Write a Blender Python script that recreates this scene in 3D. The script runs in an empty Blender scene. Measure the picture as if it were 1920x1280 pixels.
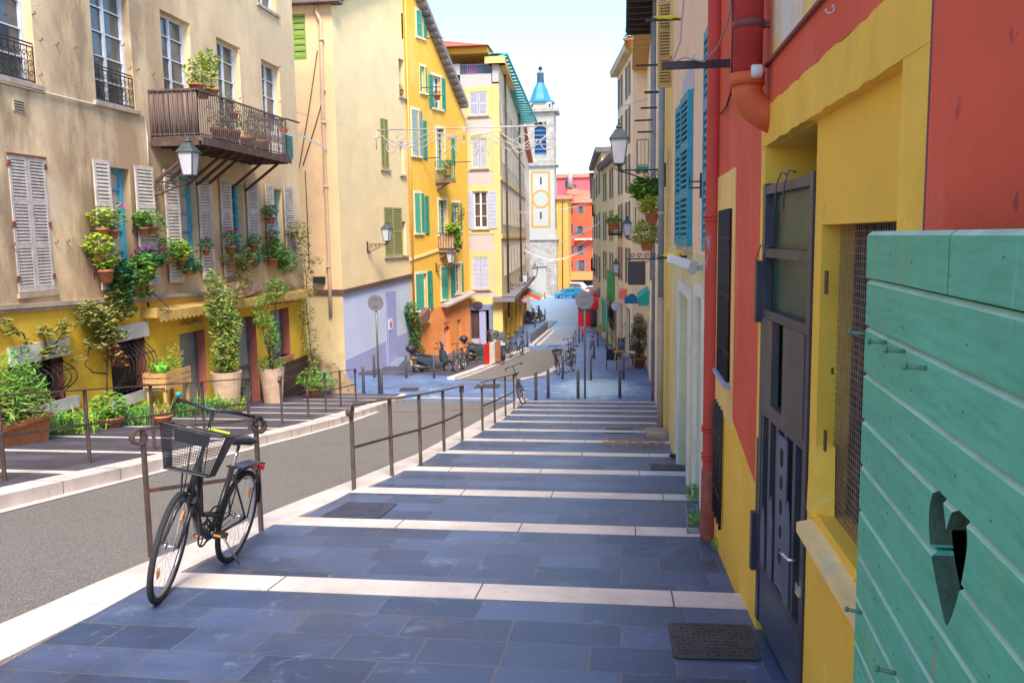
import bpy, bmesh, math, random
from mathutils import Vector as V, Matrix
random.seed(7)
R=math.radians
sc=bpy.context.scene
# ---------------------------------------------------------------- camera
F=1600.0; PITCH=math.atan(195/1600.0); ROLL=R(0.88); YAW=R(7.458665); EYE=V((0,0,1.55))
fwd=V((-math.sin(YAW)*math.cos(PITCH),math.cos(YAW)*math.cos(PITCH),-math.sin(PITCH)))
rgt=V((math.cos(YAW),math.sin(YAW),0)); up0=rgt.cross(fwd)
r2=math.cos(ROLL)*rgt-math.sin(ROLL)*up0; u2=math.cos(ROLL)*up0+math.sin(ROLL)*rgt
cd=bpy.data.cameras.new("camera"); cam=bpy.data.objects.new("camera",cd); sc.collection.objects.link(cam)
cd.sensor_width=36; cd.lens=30.0; cd.clip_end=2000; cd.clip_start=0.05
m=Matrix((( r2.x,u2.x,-fwd.x,0),(r2.y,u2.y,-fwd.y,0),(r2.z,u2.z,-fwd.z,EYE.z),(0,0,0,1)))
cam.matrix_world=m
sc.camera=cam
# ---------------------------------------------------------------- light
SUN_EL,SUN_AZ=R(50),R(163)     # azimuth measured from +Y clockwise
w=bpy.data.worlds.new("World"); sc.world=w; w.use_nodes=True
nt=w.node_tree; nt.nodes.clear()
sk=nt.nodes.new('ShaderNodeTexSky'); sk.sky_type='NISHITA'; sk.sun_disc=False
sk.sun_elevation=SUN_EL; sk.sun_rotation=SUN_AZ; sk.air_density=1.0; sk.dust_density=0.15; sk.ozone_density=3.2
bg=nt.nodes.new('ShaderNodeBackground'); bg.inputs[1].default_value=0.13
ow=nt.nodes.new('ShaderNodeOutputWorld')
nt.links.new(sk.outputs[0],bg.inputs[0]); nt.links.new(bg.outputs[0],ow.inputs[0])
sl=bpy.data.lights.new("sun",'SUN'); sl.energy=2.2; sl.angle=R(22); sl.color=(1,.90,.76)
so=bpy.data.objects.new("sun",sl); sc.collection.objects.link(so)
sd=V((math.sin(SUN_AZ)*math.cos(SUN_EL),math.cos(SUN_AZ)*math.cos(SUN_EL),math.sin(SUN_EL)))
so.rotation_euler=sd.to_track_quat('Z','Y').to_euler()
sc.view_settings.view_transform='Standard'; sc.view_settings.look='None'
sc.view_settings.exposure=1.6; sc.view_settings.gamma=1
sc.cycles.max_bounces=10; sc.cycles.diffuse_bounces=7

# ---------------------------------------------------------------- pixel -> place helpers
def ray(x,y): return fwd+(x-960)/F*r2+(640-y)/F*u2
S=0.137
PROF=[(-60,60*S),(0,0),(26.5,-3.63),(36,-4.2),(125,-7.3),(600,-7.3)]
def tz(y):
    for (a,b),(c,d) in zip(PROF,PROF[1:]):
        if y<=c: return b+(d-b)*(y-a)/(c-a)
    return -7.3
def G(x,y,lift=0):
    d=ray(x,y); lo,hi=.5,400
    for _ in range(50):
        mm=(lo+hi)/2; q=EYE+mm*d
        if q.z>tz(q.y)+lift: lo=mm
        else: hi=mm
    return q
def PY(x,y,Y): d=ray(x,y); return EYE+d*(Y/d.y)
def PX(x,y,X): d=ray(x,y); return EYE+d*(X/d.x)
class Fac:
    def __init__(s,o,d,n): s.o=V((o[0],o[1],0)); s.d=V((d[0],d[1],0)).normalized(); s.n=V((n[0],n[1],0)).normalized()
    def w(s,a,z,off=0): q=s.o+s.d*a+s.n*off; return V((q.x,q.y,z))
    def px(s,x,y,off=0):
        d=ray(x,y); o=s.o+s.n*off
        t=((o-V((0,0,0))).dot(s.n))/(d.dot(s.n)); q=EYE+d*t
        return ((q-s.o).dot(s.d),q.z)

# ---------------------------------------------------------------- materials
MATS={}
def mat(name,col,rough=.8,var=.12,scale=2.0,bump=.0,bscale=60,metal=0,stain=None,alpha=None,island=None,spec=.5,emit=None,streak=0,yfade=None):
    if name in MATS: return MATS[name]
    mt=bpy.data.materials.new(name); mt.use_nodes=True; n=mt.node_tree.nodes; l=mt.node_tree.links
    b=n['Principled BSDF']; b.inputs['Roughness'].default_value=rough; b.inputs['Metallic'].default_value=metal
    b.inputs['Specular IOR Level'].default_value=spec
    tc=n.new('ShaderNodeTexCoord')
    c=n.new('ShaderNodeRGB'); c.outputs[0].default_value=(*col,1); out=c.outputs[0]
    if island:
        g=n.new('ShaderNodeNewGeometry'); mx=n.new('ShaderNodeMix'); mx.data_type='RGBA'
        l.new(g.outputs['Random Per Island'],mx.inputs[0]); l.new(out,mx.inputs[6]); mx.inputs[7].default_value=(*island,1); out=mx.outputs[2]
    if var:
        no=n.new('ShaderNodeTexNoise'); no.inputs['Scale'].default_value=scale; no.inputs['Detail'].default_value=8; no.inputs['Roughness'].default_value=.65
        if streak:
            mp=n.new('ShaderNodeMapping'); mp.inputs['Scale'].default_value=(1,1,streak); l.new(tc.outputs['Object'],mp.inputs[0]); l.new(mp.outputs[0],no.inputs[0])
        else: l.new(tc.outputs['Object'],no.inputs[0])
        mr=n.new('ShaderNodeMapRange'); mr.inputs[1].default_value=.3; mr.inputs[2].default_value=.7; mr.inputs[3].default_value=1-var*1.3; mr.inputs[4].default_value=1+var
        l.new(no.outputs[0],mr.inputs[0]); mu=n.new('ShaderNodeMix'); mu.data_type='RGBA'; mu.blend_type='MULTIPLY'; mu.inputs[0].default_value=1
        l.new(out,mu.inputs[6]); l.new(mr.outputs[0],mu.inputs[7]); out=mu.outputs[2]
    for st in (stain or []):
        sc_,lo,hi,amt,cc,zs=st
        no=n.new('ShaderNodeTexNoise'); no.inputs['Scale'].default_value=sc_; no.inputs['Detail'].default_value=7; no.inputs['Roughness'].default_value=.62
        mp=n.new('ShaderNodeMapping'); mp.inputs['Scale'].default_value=(1,1,zs); mp.inputs['Location'].default_value=(len(MATS)*3.1,sc_*7,1.7)
        l.new(tc.outputs['Object'],mp.inputs[0]); l.new(mp.outputs[0],no.inputs[0])
        mr=n.new('ShaderNodeMapRange'); mr.inputs[1].default_value=lo; mr.inputs[2].default_value=hi; mr.inputs[4].default_value=amt
        l.new(no.outputs[0],mr.inputs[0]); mx=n.new('ShaderNodeMix'); mx.data_type='RGBA'; fo_=mr.outputs[0]
        if yfade:
            sp=n.new('ShaderNodeSeparateXYZ'); l.new(tc.outputs['Object'],sp.inputs[0]); m4=n.new('ShaderNodeMapRange'); m4.inputs[1].default_value=yfade[0]; m4.inputs[2].default_value=yfade[1]; m4.inputs[3].default_value=1; m4.inputs[4].default_value=yfade[2]
            l.new(sp.outputs[1],m4.inputs[0]); ml=n.new('ShaderNodeMath'); ml.operation='MULTIPLY'; l.new(fo_,ml.inputs[0]); l.new(m4.outputs[0],ml.inputs[1]); fo_=ml.outputs[0]
        l.new(fo_,mx.inputs[0]); l.new(out,mx.inputs[6]); mx.inputs[7].default_value=(*cc,1); out=mx.outputs[2]
    l.new(out,b.inputs['Base Color'])
    if bump:
        no=n.new('ShaderNodeTexNoise'); no.inputs['Scale'].default_value=bscale; no.inputs['Detail'].default_value=6
        l.new(tc.outputs['Object'],no.inputs[0]); bp=n.new('ShaderNodeBump'); bp.inputs['Strength'].default_value=bump; bp.inputs['Distance'].default_value=.02
        l.new(no.outputs[0],bp.inputs['Height']); l.new(bp.outputs[0],b.inputs['Normal'])
    if alpha is not None: b.inputs['Alpha'].default_value=alpha
    if emit: b.inputs['Emission Color'].default_value=(*emit[0],1); b.inputs['Emission Strength'].default_value=emit[1]
    MATS[name]=mt; return mt
def brick(name,c1,c2,mortar,bw,rh,ms=.012,off=.5,rough=.6,scratch=None,vert=False,bump=.3,bias=0,squash=1,sqf=2,blob=None):
    mt=bpy.data.materials.new(name); mt.use_nodes=True; n=mt.node_tree.nodes; l=mt.node_tree.links; b=n['Principled BSDF']
    tc=n.new('ShaderNodeTexCoord'); src=tc.outputs['Object']
    if vert:
        mp=n.new('ShaderNodeMapping'); mp.inputs['Rotation'].default_value=vert; l.new(src,mp.inputs[0]); src=mp.outputs[0]
    # slight wobble so that joints are not ruler straight
    nw=n.new('ShaderNodeTexNoise'); nw.inputs['Scale'].default_value=1.3; l.new(tc.outputs['Object'],nw.inputs[0])
    vm=n.new('ShaderNodeVectorMath'); vm.operation='MULTIPLY_ADD'; vm.inputs[1].default_value=(.03,.03,.03); l.new(nw.outputs['Color'],vm.inputs[0]); l.new(src,vm.inputs[2])
    br=n.new('ShaderNodeTexBrick'); br.inputs['Scale'].default_value=1; br.inputs['Brick Width'].default_value=bw; br.inputs['Row Height'].default_value=rh
    br.inputs['Mortar Size'].default_value=ms; br.inputs['Mortar Smooth'].default_value=.2; br.offset=off; br.inputs['Bias'].default_value=bias; br.squash=squash; br.squash_frequency=sqf
    br.inputs['Color1'].default_value=(*c1,1); br.inputs['Color2'].default_value=(*c2,1); br.inputs['Mortar'].default_value=(*mortar,1)
    l.new(vm.outputs[0],br.inputs[0])
    no=n.new('ShaderNodeTexNoise'); no.inputs['Scale'].default_value=1.1; no.inputs['Detail'].default_value=10; no.inputs['Roughness'].default_value=.7; l.new(tc.outputs['Object'],no.inputs[0])
    mr=n.new('ShaderNodeMapRange'); mr.inputs[1].default_value=.3; mr.inputs[2].default_value=.7; mr.inputs[3].default_value=.62; mr.inputs[4].default_value=1.35; l.new(no.outputs[0],mr.inputs[0])
    mu=n.new('ShaderNodeMix'); mu.data_type='RGBA'; mu.blend_type='MULTIPLY'; mu.inputs[0].default_value=1; l.new(br.outputs[0],mu.inputs[6]); l.new(mr.outputs[0],mu.inputs[7]); out=mu.outputs[2]
    for st in (scratch or []):
        sc_,lo,hi,amt,cc=st
        n2=n.new('ShaderNodeTexNoise'); n2.inputs['Scale'].default_value=sc_; n2.inputs['Detail'].default_value=9; n2.inputs['Roughness'].default_value=.72; n2.inputs['Distortion'].default_value=.6
        mp=n.new('ShaderNodeMapping'); mp.inputs['Location'].default_value=(sc_*3,4,sc_); l.new(tc.outputs['Object'],mp.inputs[0]); l.new(mp.outputs[0],n2.inputs[0])
        m2=n.new('ShaderNodeMapRange'); m2.inputs[1].default_value=lo; m2.inputs[2].default_value=hi; m2.inputs[4].default_value=amt; l.new(n2.outputs[0],m2.inputs[0])
        mx=n.new('ShaderNodeMix'); mx.data_type='RGBA'; l.new(m2.outputs[0],mx.inputs[0]); l.new(out,mx.inputs[6]); mx.inputs[7].default_value=(*cc,1); out=mx.outputs[2]
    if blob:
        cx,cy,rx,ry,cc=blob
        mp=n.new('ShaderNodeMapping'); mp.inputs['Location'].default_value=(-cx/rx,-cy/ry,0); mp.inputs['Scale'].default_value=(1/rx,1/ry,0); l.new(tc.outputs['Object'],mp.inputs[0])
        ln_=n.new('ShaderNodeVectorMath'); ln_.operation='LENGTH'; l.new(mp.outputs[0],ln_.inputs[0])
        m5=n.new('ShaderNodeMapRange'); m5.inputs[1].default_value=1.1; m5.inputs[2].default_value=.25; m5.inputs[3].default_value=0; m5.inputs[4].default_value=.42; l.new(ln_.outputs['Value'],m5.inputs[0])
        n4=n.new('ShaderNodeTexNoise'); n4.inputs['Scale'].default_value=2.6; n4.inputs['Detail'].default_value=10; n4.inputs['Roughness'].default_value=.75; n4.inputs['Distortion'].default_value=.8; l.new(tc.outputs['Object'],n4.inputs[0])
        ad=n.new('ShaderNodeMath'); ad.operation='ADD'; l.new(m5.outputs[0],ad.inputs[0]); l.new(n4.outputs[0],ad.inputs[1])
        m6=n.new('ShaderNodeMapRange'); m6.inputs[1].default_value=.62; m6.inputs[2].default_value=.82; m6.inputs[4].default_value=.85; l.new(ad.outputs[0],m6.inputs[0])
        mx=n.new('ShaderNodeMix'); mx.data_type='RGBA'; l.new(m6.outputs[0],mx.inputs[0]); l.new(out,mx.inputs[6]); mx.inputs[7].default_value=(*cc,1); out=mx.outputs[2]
    l.new(out,b.inputs['Base Color']); b.inputs['Roughness'].default_value=rough
    m3=n.new('ShaderNodeMapRange'); m3.inputs[3].default_value=rough-.15; m3.inputs[4].default_value=rough+.2; l.new(no.outputs[0],m3.inputs[0]); l.new(m3.outputs[0],b.inputs['Roughness'])
    bp=n.new('ShaderNodeBump'); bp.inputs['Strength'].default_value=bump; bp.inputs['Distance'].default_value=.01; bp.invert=True
    l.new(br.outputs['Fac'],bp.inputs['Height'])
    nf=n.new('ShaderNodeTexNoise'); nf.inputs['Scale'].default_value=25; nf.inputs['Detail'].default_value=6; l.new(tc.outputs['Object'],nf.inputs[0])
    b2=n.new('ShaderNodeBump'); b2.inputs['Strength'].default_value=.25; b2.inputs['Distance'].default_value=.01; l.new(nf.outputs[0],b2.inputs['Height']); l.new(bp.outputs[0],b2.inputs['Normal'])
    l.new(b2.outputs[0],b.inputs['Normal'])
    MATS[name]=mt; return mt
def speckle(name,c1,c2,scale=140,rough=.85,patch=.15):
    mt=mat(name,c1,rough=rough,var=patch,scale=.5,bump=.5,bscale=170)
    n=mt.node_tree.nodes; l=mt.node_tree.links; b=n['Principled BSDF']; src=b.inputs['Base Color'].links[0].from_socket
    tc=[q for q in n if q.type=='TEX_COORD'][0]
    vo=n.new('ShaderNodeTexNoise'); vo.inputs['Scale'].default_value=scale; vo.inputs['Detail'].default_value=3; l.new(tc.outputs['Object'],vo.inputs[0])
    mr=n.new('ShaderNodeMapRange'); mr.inputs[1].default_value=.42; mr.inputs[2].default_value=.62; l.new(vo.outputs[0],mr.inputs[0])
    mx=n.new('ShaderNodeMix'); mx.data_type='RGBA'; l.new(mr.outputs[0],mx.inputs[0]); l.new(src,mx.inputs[6]); mx.inputs[7].default_value=(*c2,1)
    l.new(mx.outputs[2],b.inputs['Base Color']); return mt

# ---------------------------------------------------------------- mesh building
class MB:
    def __init__(s): s.v=[]; s.f=[]; s.m=[]; s.mats=[]; s.cur=0; s.smooth=set()
    def use(s,mt):
        if mt not in s.mats: s.mats.append(mt)
        s.cur=s.mats.index(mt); return s
    def face(s,pts,smooth=False):
        i=len(s.v); s.v+= [V(p) for p in pts]; s.f.append(tuple(range(i,i+len(pts)))); s.m.append(s.cur)
        if smooth: s.smooth.add(len(s.f)-1)
        return s
    def mesh(s,vs,fs,smooth=False):
        i=len(s.v); s.v+=[V(p) for p in vs]
        for f in fs:
            s.f.append(tuple(i+k for k in f)); s.m.append(s.cur)
            if smooth: s.smooth.add(len(s.f)-1)
        return s
    def hexa(s,c):   # 8 corners: bottom 0-3 ccw, top 4-7
        return s.mesh(c,[(3,2,1,0),(4,5,6,7),(0,1,5,4),(1,2,6,5),(2,3,7,6),(3,0,4,7)])
    def box(s,a,b):
        (x0,y0,z0),(x1,y1,z1)=a,b
        return s.hexa([(x0,y0,z0),(x1,y0,z0),(x1,y1,z0),(x0,y1,z0),(x0,y0,z1),(x1,y0,z1),(x1,y1,z1),(x0,y1,z1)])
    def obox(s,c,ax,ay,az):  # centre and three half-axis vectors
        c,ax,ay,az=V(c),V(ax),V(ay),V(az)
        return s.hexa([c-ax-ay-az,c+ax-ay-az,c+ax+ay-az,c-ax+ay-az,c-ax-ay+az,c+ax-ay+az,c+ax+ay+az,c-ax+ay+az])
    def fbox(s,F_,s0,s1,z0,z1,o0,o1):
        return s.hexa([F_.w(s0,z0,o0),F_.w(s1,z0,o0),F_.w(s1,z0,o1),F_.w(s0,z0,o1),F_.w(s0,z1,o0),F_.w(s1,z1,o0),F_.w(s1,z1,o1),F_.w(s0,z1,o1)])
    def bar(s,p,q,wd,h=None,up=(0,0,1)):
        p,q=V(p),V(q); h=h or wd; d=(q-p).normalized(); u=V(up)
        if abs(d.dot(u))>.95: u=V((0,1,0))
        a=d.cross(u).normalized(); b=a.cross(d)
        return s.obox((p+q)/2,(q-p)/2,a*wd/2,b*h/2)
    def tube(s,pts,r,seg=8,cap=True,closed=False,smooth=True):
        pts=[V(p) for p in pts]; n=len(pts); rs=r if isinstance(r,(list,tuple)) else [r]*n
        base=len(s.v); prev=None
        for i,p in enumerate(pts):
            if closed: t=(pts[(i+1)%n]-pts[i-1])
            else: t=pts[min(i+1,n-1)]-pts[max(i-1,0)]
            if t.length<1e-9: t=V((0,0,1))
            t.normalize()
            if prev is None:
                a=t.cross(V((0,0,1)));
                if a.length<.1: a=t.cross(V((0,1,0)))
            else: a=prev-t*prev.dot(t)
            a.normalize(); prev=a; b=t.cross(a)
            for k in range(seg):
                an=2*math.pi*k/seg; s.v.append(p+(a*math.cos(an)+b*math.sin(an))*rs[i])
        rng=n if closed else n-1
        for i in range(rng):
            for k in range(seg):
                j=(i+1)%n
                s.f.append((base+i*seg+k,base+i*seg+(k+1)%seg,base+j*seg+(k+1)%seg,base+j*seg+k)); s.m.append(s.cur)
                if smooth: s.smooth.add(len(s.f)-1)
        if cap and not closed:
            s.f.append(tuple(base+k for k in range(seg-1,-1,-1))); s.m.append(s.cur)
            s.f.append(tuple(base+(n-1)*seg+k for k in range(seg))); s.m.append(s.cur)
        return s
    def lathe(s,prof,c=(0,0,0),seg=16,axis='Z',smooth=True,cap=True,rot=0):
        c=V(c); base=len(s.v); n=len(prof)
        for (r,h) in prof:
            for k in range(seg):
                an=2*math.pi*k/seg+rot; x,y=r*math.cos(an),r*math.sin(an)
                s.v.append(c+(V((x,y,h)) if axis=='Z' else V((h,x,y)) if axis=='X' else V((x,h,y))))
        for i in range(n-1):
            for k in range(seg):
                s.f.append((base+i*seg+k,base+i*seg+(k+1)%seg,base+(i+1)*seg+(k+1)%seg,base+(i+1)*seg+k)); s.m.append(s.cur)
                if smooth: s.smooth.add(len(s.f)-1)
        if cap:
            s.f.append(tuple(base+k for k in range(seg-1,-1,-1))); s.m.append(s.cur)
            s.f.append(tuple(base+(n-1)*seg+k for k in range(seg))); s.m.append(s.cur)
        return s
    def prism(s,poly,dirv):
        poly=[V(p) for p in poly]; d=V(dirv); n=len(poly)
        s.mesh(poly+[p+d for p in poly],[tuple(range(n-1,-1,-1)),tuple(range(n,2*n))]+[(i,(i+1)%n,n+(i+1)%n,n+i) for i in range(n)])
        return s
    def ball(s,c,r,seg=10,rings=6,sq=(1,1,1)):
        c=V(c); prof=[]
        base=len(s.v)
        for i in range(rings+1):
            t=math.pi*i/rings
            for k in range(seg):
                a=2*math.pi*k/seg; rr=max(math.sin(t),.001)
                s.v.append(c+V((r*rr*math.cos(a)*sq[0],r*rr*math.sin(a)*sq[1],-r*math.cos(t)*sq[2])))
        for i in range(rings):
            for k in range(seg):
                s.f.append((base+i*seg+k,base+i*seg+(k+1)%seg,base+(i+1)*seg+(k+1)%seg,base+(i+1)*seg+k)); s.m.append(s.cur); s.smooth.add(len(s.f)-1)
        return s
    def cut(s,p,nrm):  # keep the side where (x-p).nrm<0
        me=bpy.data.meshes.new('t'); me.from_pydata([tuple(q) for q in s.v],[],s.f)
        for i,pl in enumerate(me.polygons): pl.material_index=s.m[i]
        bm=bmesh.new(); bm.from_mesh(me)
        bmesh.ops.bisect_plane(bm,geom=bm.verts[:]+bm.edges[:]+bm.faces[:],plane_co=V(p),plane_no=V(nrm),clear_outer=True)
        s.v=[v.co.copy() for v in bm.verts]; bm.verts.index_update()
        s.f=[tuple(v.index for v in f.verts) for f in bm.faces]; s.m=[f.material_index for f in bm.faces]; s.smooth=set()
        bm.free(); bpy.data.meshes.remove(me); return s
    def build(s,name,mt=None,parent=None,bevel=0):
        me=bpy.data.meshes.new(name)
        loc=V((0,0,0))
        if parent is not None and not parent.get('_local'):
            loc=V(parent.get('_loc',(0,0,0)))
        me.from_pydata([tuple(p-loc) for p in s.v],[],s.f)
        ms=s.mats if s.mats else [mt]
        for q in ms: me.materials.append(q)
        if s.mats:
            me.polygons.foreach_set('material_index',s.m)
        if s.smooth:
            fl=[i in s.smooth for i in range(len(s.f))]; me.polygons.foreach_set('use_smooth',fl)
        me.update()
        o=bpy.data.objects.new(name,me); sc.collection.objects.link(o)
        if parent is not None:
            o.parent=parent; o['_loc']=tuple(loc)
            if parent.get('_local'): o['_local']=1
        if bevel:
            b=o.modifiers.new('b','BEVEL'); b.width=bevel; b.segments=2; b.limit_method='ANGLE'
        return o
def tag(o,label,cat,group=None,kind=None):
    if label: o['label']=label
    if cat: o['category']=cat
    if group: o['group']=group
    if kind: o['kind']=kind
    return o
def thing(name,label,cat,loc=(0,0,0),group=None,local=False,rz=0):
    e=bpy.data.objects.new(name,None); sc.collection.objects.link(e); e.empty_display_size=.1
    e.location=loc; e.rotation_euler=(0,0,rz)
    if local: e['_local']=1
    else: e['_loc']=tuple(loc)
    return tag(e,label,cat,group)
def struct(mb,name,mt=None):
    o=mb.build(name,mt); o['kind']='structure'; return o
def copy_tree(o,parent=None):
    c=o.copy(); sc.collection.objects.link(c)
    if parent is not None: c.parent=parent
    for ch in [k for k in o.children]: copy_tree(ch,c)
    return c
def dup(o,loc,rz=0,label=None,group=None,scale=1):
    c=copy_tree(o); c.location=loc; c.rotation_euler=(0,0,rz); c.scale=(scale,)*3 if not isinstance(scale,tuple) else scale
    if label: c['label']=label
    if group: c['group']=group
    return c

# ---------------------------------------------------------------- palette
M={}
M['plaster']=mat('aged_plaster',(.90,.66,.38),.92,.08,1.2,.35,30,stain=[(.34,.40,.54,.85,(.44,.285,.165),.5),(.9,.48,.62,.75,(.30,.195,.12),.35),(2.6,.56,.70,.45,(.34,.24,.17),.6),(1.1,.56,.72,.5,(.92,.80,.60),.5)],yfade=(2.5,6.5,.22))
M['yellow_left']=mat('deep_yellow_render',(.92,.58,.05),.9,.12,1.0,.3,30,stain=[(.8,.6,.75,.4,(.65,.38,.08),.6)])
M['stone_trim']=mat('weathered_trim',(.50,.40,.29),.9,.25,3,.4,40)
M['white_trim']=mat('white_painted_stone',(.78,.76,.72),.85,.12,3,.3,40,stain=[(2,.6,.7,.5,(.5,.47,.42),1)])
M['grey_shutter']=mat('greyed_paint',(.62,.54,.48),.8,.2,5,.2,60,stain=[(6,.58,.7,.5,(.33,.2,.12),.3)])
M['white_wood']=mat('white_window_paint',(.76,.76,.77),.6,.1,4)
M['blue_wood']=mat('sky_blue_paint',(.08,.48,.72),.6,.12,4)
M['glass']=mat('window_glass',(.10,.11,.11),.08,.35,1.5,spec=.7)
M['glass_blue']=mat('frosted_door_glass',(.36,.42,.43),.15,.2,1.5,spec=.6)
M['curtain']=mat('cream_curtain',(.62,.54,.44),.8,.2,3,streak=.1)
M['iron']=mat('dark_iron',(.045,.04,.04),.55,.3,10,metal=.3)
M['rust']=mat('rusty_brown_steel',(.115,.078,.07),.5,.3,5,.2,60,metal=.35,stain=[(4,.6,.68,.8,(.32,.10,.05),1)])
M['terracotta']=mat('terracotta',(.52,.19,.08),.85,.2,6,.15,40)
M['soil']=mat('potting_soil',(.05,.035,.025),1,.3,10)
M['leafA']=mat('leaf_mid_green',(.09,.28,.03),.6,0,island=(.22,.42,.06),spec=.3)
M['leafB']=mat('leaf_dark_green',(.03,.14,.05),.6,0,island=(.10,.30,.07),spec=.3)
M['leafC']=mat('leaf_lime',(.22,.42,.03),.6,0,island=(.52,.55,.05),spec=.3)
M['leafD']=mat('leaf_olive',(.16,.22,.05),.7,0,island=(.38,.36,.09),spec=.3)
M['leafM']=mat('leaf_bamboo',(.12,.22,.04),.7,0,island=(.36,.46,.10),spec=.3)
M['leafR']=mat('leaf_reddish',(.33,.07,.05),.7,0,island=(.40,.25,.08),spec=.3)
M['bark']=mat('stem_bark',(.16,.10,.06),.9,.3,20)
M['pink']=mat('pink_petals',(.75,.02,.22),.6,0,island=(.85,.05,.35))
M['purple']=mat('magenta_petals',(.60,.01,.35),.6,0,island=(.35,.03,.40))
M['white_petal']=mat('white_petals',(.8,.8,.8),.6,0)
M['asphalt']=speckle('asphalt',(.118,.105,.094),(.31,.28,.255),100)
M['asphalt_dark']=speckle('dark_asphalt_patch',(.15,.13,.125),(.28,.25,.24),120)
M['white_stone']=mat('pale_border_stone',(.68,.60,.55),.75,.15,2,.3,60,stain=[(1.5,.55,.72,.45,(.42,.36,.32),1),(14,.62,.7,.5,(.3,.27,.25),1)])
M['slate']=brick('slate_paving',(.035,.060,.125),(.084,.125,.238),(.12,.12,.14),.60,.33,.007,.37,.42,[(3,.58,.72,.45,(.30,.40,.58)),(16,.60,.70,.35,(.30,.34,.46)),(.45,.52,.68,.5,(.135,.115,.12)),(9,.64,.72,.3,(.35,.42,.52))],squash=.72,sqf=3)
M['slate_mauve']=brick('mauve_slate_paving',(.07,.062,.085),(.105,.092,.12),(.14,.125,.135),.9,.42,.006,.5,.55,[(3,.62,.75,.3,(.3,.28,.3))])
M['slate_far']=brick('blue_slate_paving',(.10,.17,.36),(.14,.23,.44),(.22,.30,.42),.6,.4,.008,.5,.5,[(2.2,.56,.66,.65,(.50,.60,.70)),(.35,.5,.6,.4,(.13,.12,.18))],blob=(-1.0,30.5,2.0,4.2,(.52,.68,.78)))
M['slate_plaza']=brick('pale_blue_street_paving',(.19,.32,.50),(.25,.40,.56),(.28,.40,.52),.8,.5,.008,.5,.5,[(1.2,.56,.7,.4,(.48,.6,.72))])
M['bollard']=mat('bollard_grey_metal',(.18,.165,.165),.45,.15,5,metal=.5)

# ================================================================= GROUND (setting)
def strip(name,mt,left,right,y0,y1,lift,step=1.0,thick=0):
    """sheet following the street profile; left/right are functions of y"""
    mb=MB(); ys=[y0]
    br=[a for a,b in PROF]
    y=y0
    while y<y1-1e-6:
        nx=min(y+step,y1)
        for b in br:
            if y+1e-6<b<nx-1e-6: nx=b
        y=nx; ys.append(y)
    P=[]
    for y in ys: P.append((V((left(y),y,tz(y)+lift)),V((right(y),y,tz(y)+lift))))
    for (a,b),(c,d) in zip(P,P[1:]): mb.face([a,b,d,c])
    if thick:
        for (a,b),(c,d) in zip(P,P[1:]):
            t=V((0,0,-thick)); mb.face([b,b+t,d+t,d]); mb.face([a,c,c+t,a+t])
        a,b=P[-1]; t=V((0,0,-thick)); mb.face([a,b,b+t,a+t][::-1]); a,b=P[0]; mb.face([a,b,b+t,a+t])
    return struct(mb,name,mt)
def lerp(tab):
    def f(y):
        if y<=tab[0][0]: return tab[0][1]
        for (a,b),(c,d) in zip(tab,tab[1:]):
            if y<=c: return b+(d-b)*(y-a)/(c-a)
        return tab[-1][1]
    return f
const=lambda v:(lambda y:v)
ground_mat=mat('far_ground',(.25,.25,.27),.9,.1,.2)
strip('ground',ground_mat,const(-150),const(150),-40,500,-.30,20)
b_in=lerp([(0,-3.08),(6.8,-3.06),(9,-2.92),(10.5,-2.79),(14,-2.76),(16,-2.70),(20,-2.78),(23,-2.95),(27.2,-3.1)])
b_out=lerp([(0,-3.5),(5.2,-3.48),(8.2,-3.34),(9.7,-3.23),(12.5,-3.1),(19.3,-3.25),(21.7,-3.36),(27.2,-3.42)])
wallx=lerp([(0,.9),(40,.98),(41,1.2)])
kerb=lerp([(0,-6.12),(15,-6.02),(17.4,-6.08),(21.2,-6.45),(27,-7.1)])
ktop=lerp([(0,-6.50),(15.7,-6.36),(21.2,-6.85),(27,-7.3)])
strip('road',M['asphalt'],lambda y:kerb(y)-.02,lambda y:b_out(y)+.03,-25,27.2,-.02,1)
strip('road_gutter_line',M['white_stone'],lambda y:kerb(y)-.01,lambda y:kerb(y)+.13,-10,21.5,-.012,1)
strip('pavement_border',M['white_stone'],b_out,lambda y:b_in(y),-25,27.2,.004,.5,.25)
strip('kerb',M['white_stone'],ktop,kerb,-25,21.0,.13,.5,.3)
strip('kerb_end',M['white_stone'],ktop,kerb,21.0,27.2,.13,.5,.3)
strip('asphalt_patch',M['asphalt_dark'],lambda y:-6.2-(y-21)*.10,lerp([(21,-5.2),(23,-4.4),(23.05,-4.0),(26.9,-3.6)]),21.5,26.9,-.014,.8)
mb=MB(); random.seed(21)
for (x,y,n,dx,dy) in ((-5.2,13.2,5,.12,.16),(-4.9,16,6,.16,.10)):
    for k in range(n):
        x2,y2=x+dx+random.uniform(-.12,.12),y+dy+random.uniform(-.08,.08); a=V((x,y,tz(y)-.016)); b=V((x2,y2,tz(y2)-.016)); d=(b-a).normalized(); q=V((-d.y,d.x,0))*.006; mb.face([a-q,b-q,b+q,a+q]); x,y=x2,y2
struct(mb,'road_crack',mat('crack_black',(.05,.04,.04),.95,0))
# kerb joints are modelled by thin dark gaps
mb=MB()
y=1.0
while y<26:
    a=ktop(y)-.002; b=kerb(y)+.003
    mb.box((a,y,tz(y)-.05),(b,y+.008,tz(y)+.132)); y+=1.05
struct(mb,'kerb_joint',mat('joint_dark',(.12,.1,.09),.9,.1))
strip('left_pavement',M['slate_mauve'],const(-10.6),lambda y:ktop(y)-.0,-25,27.2,.125,1)
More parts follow.
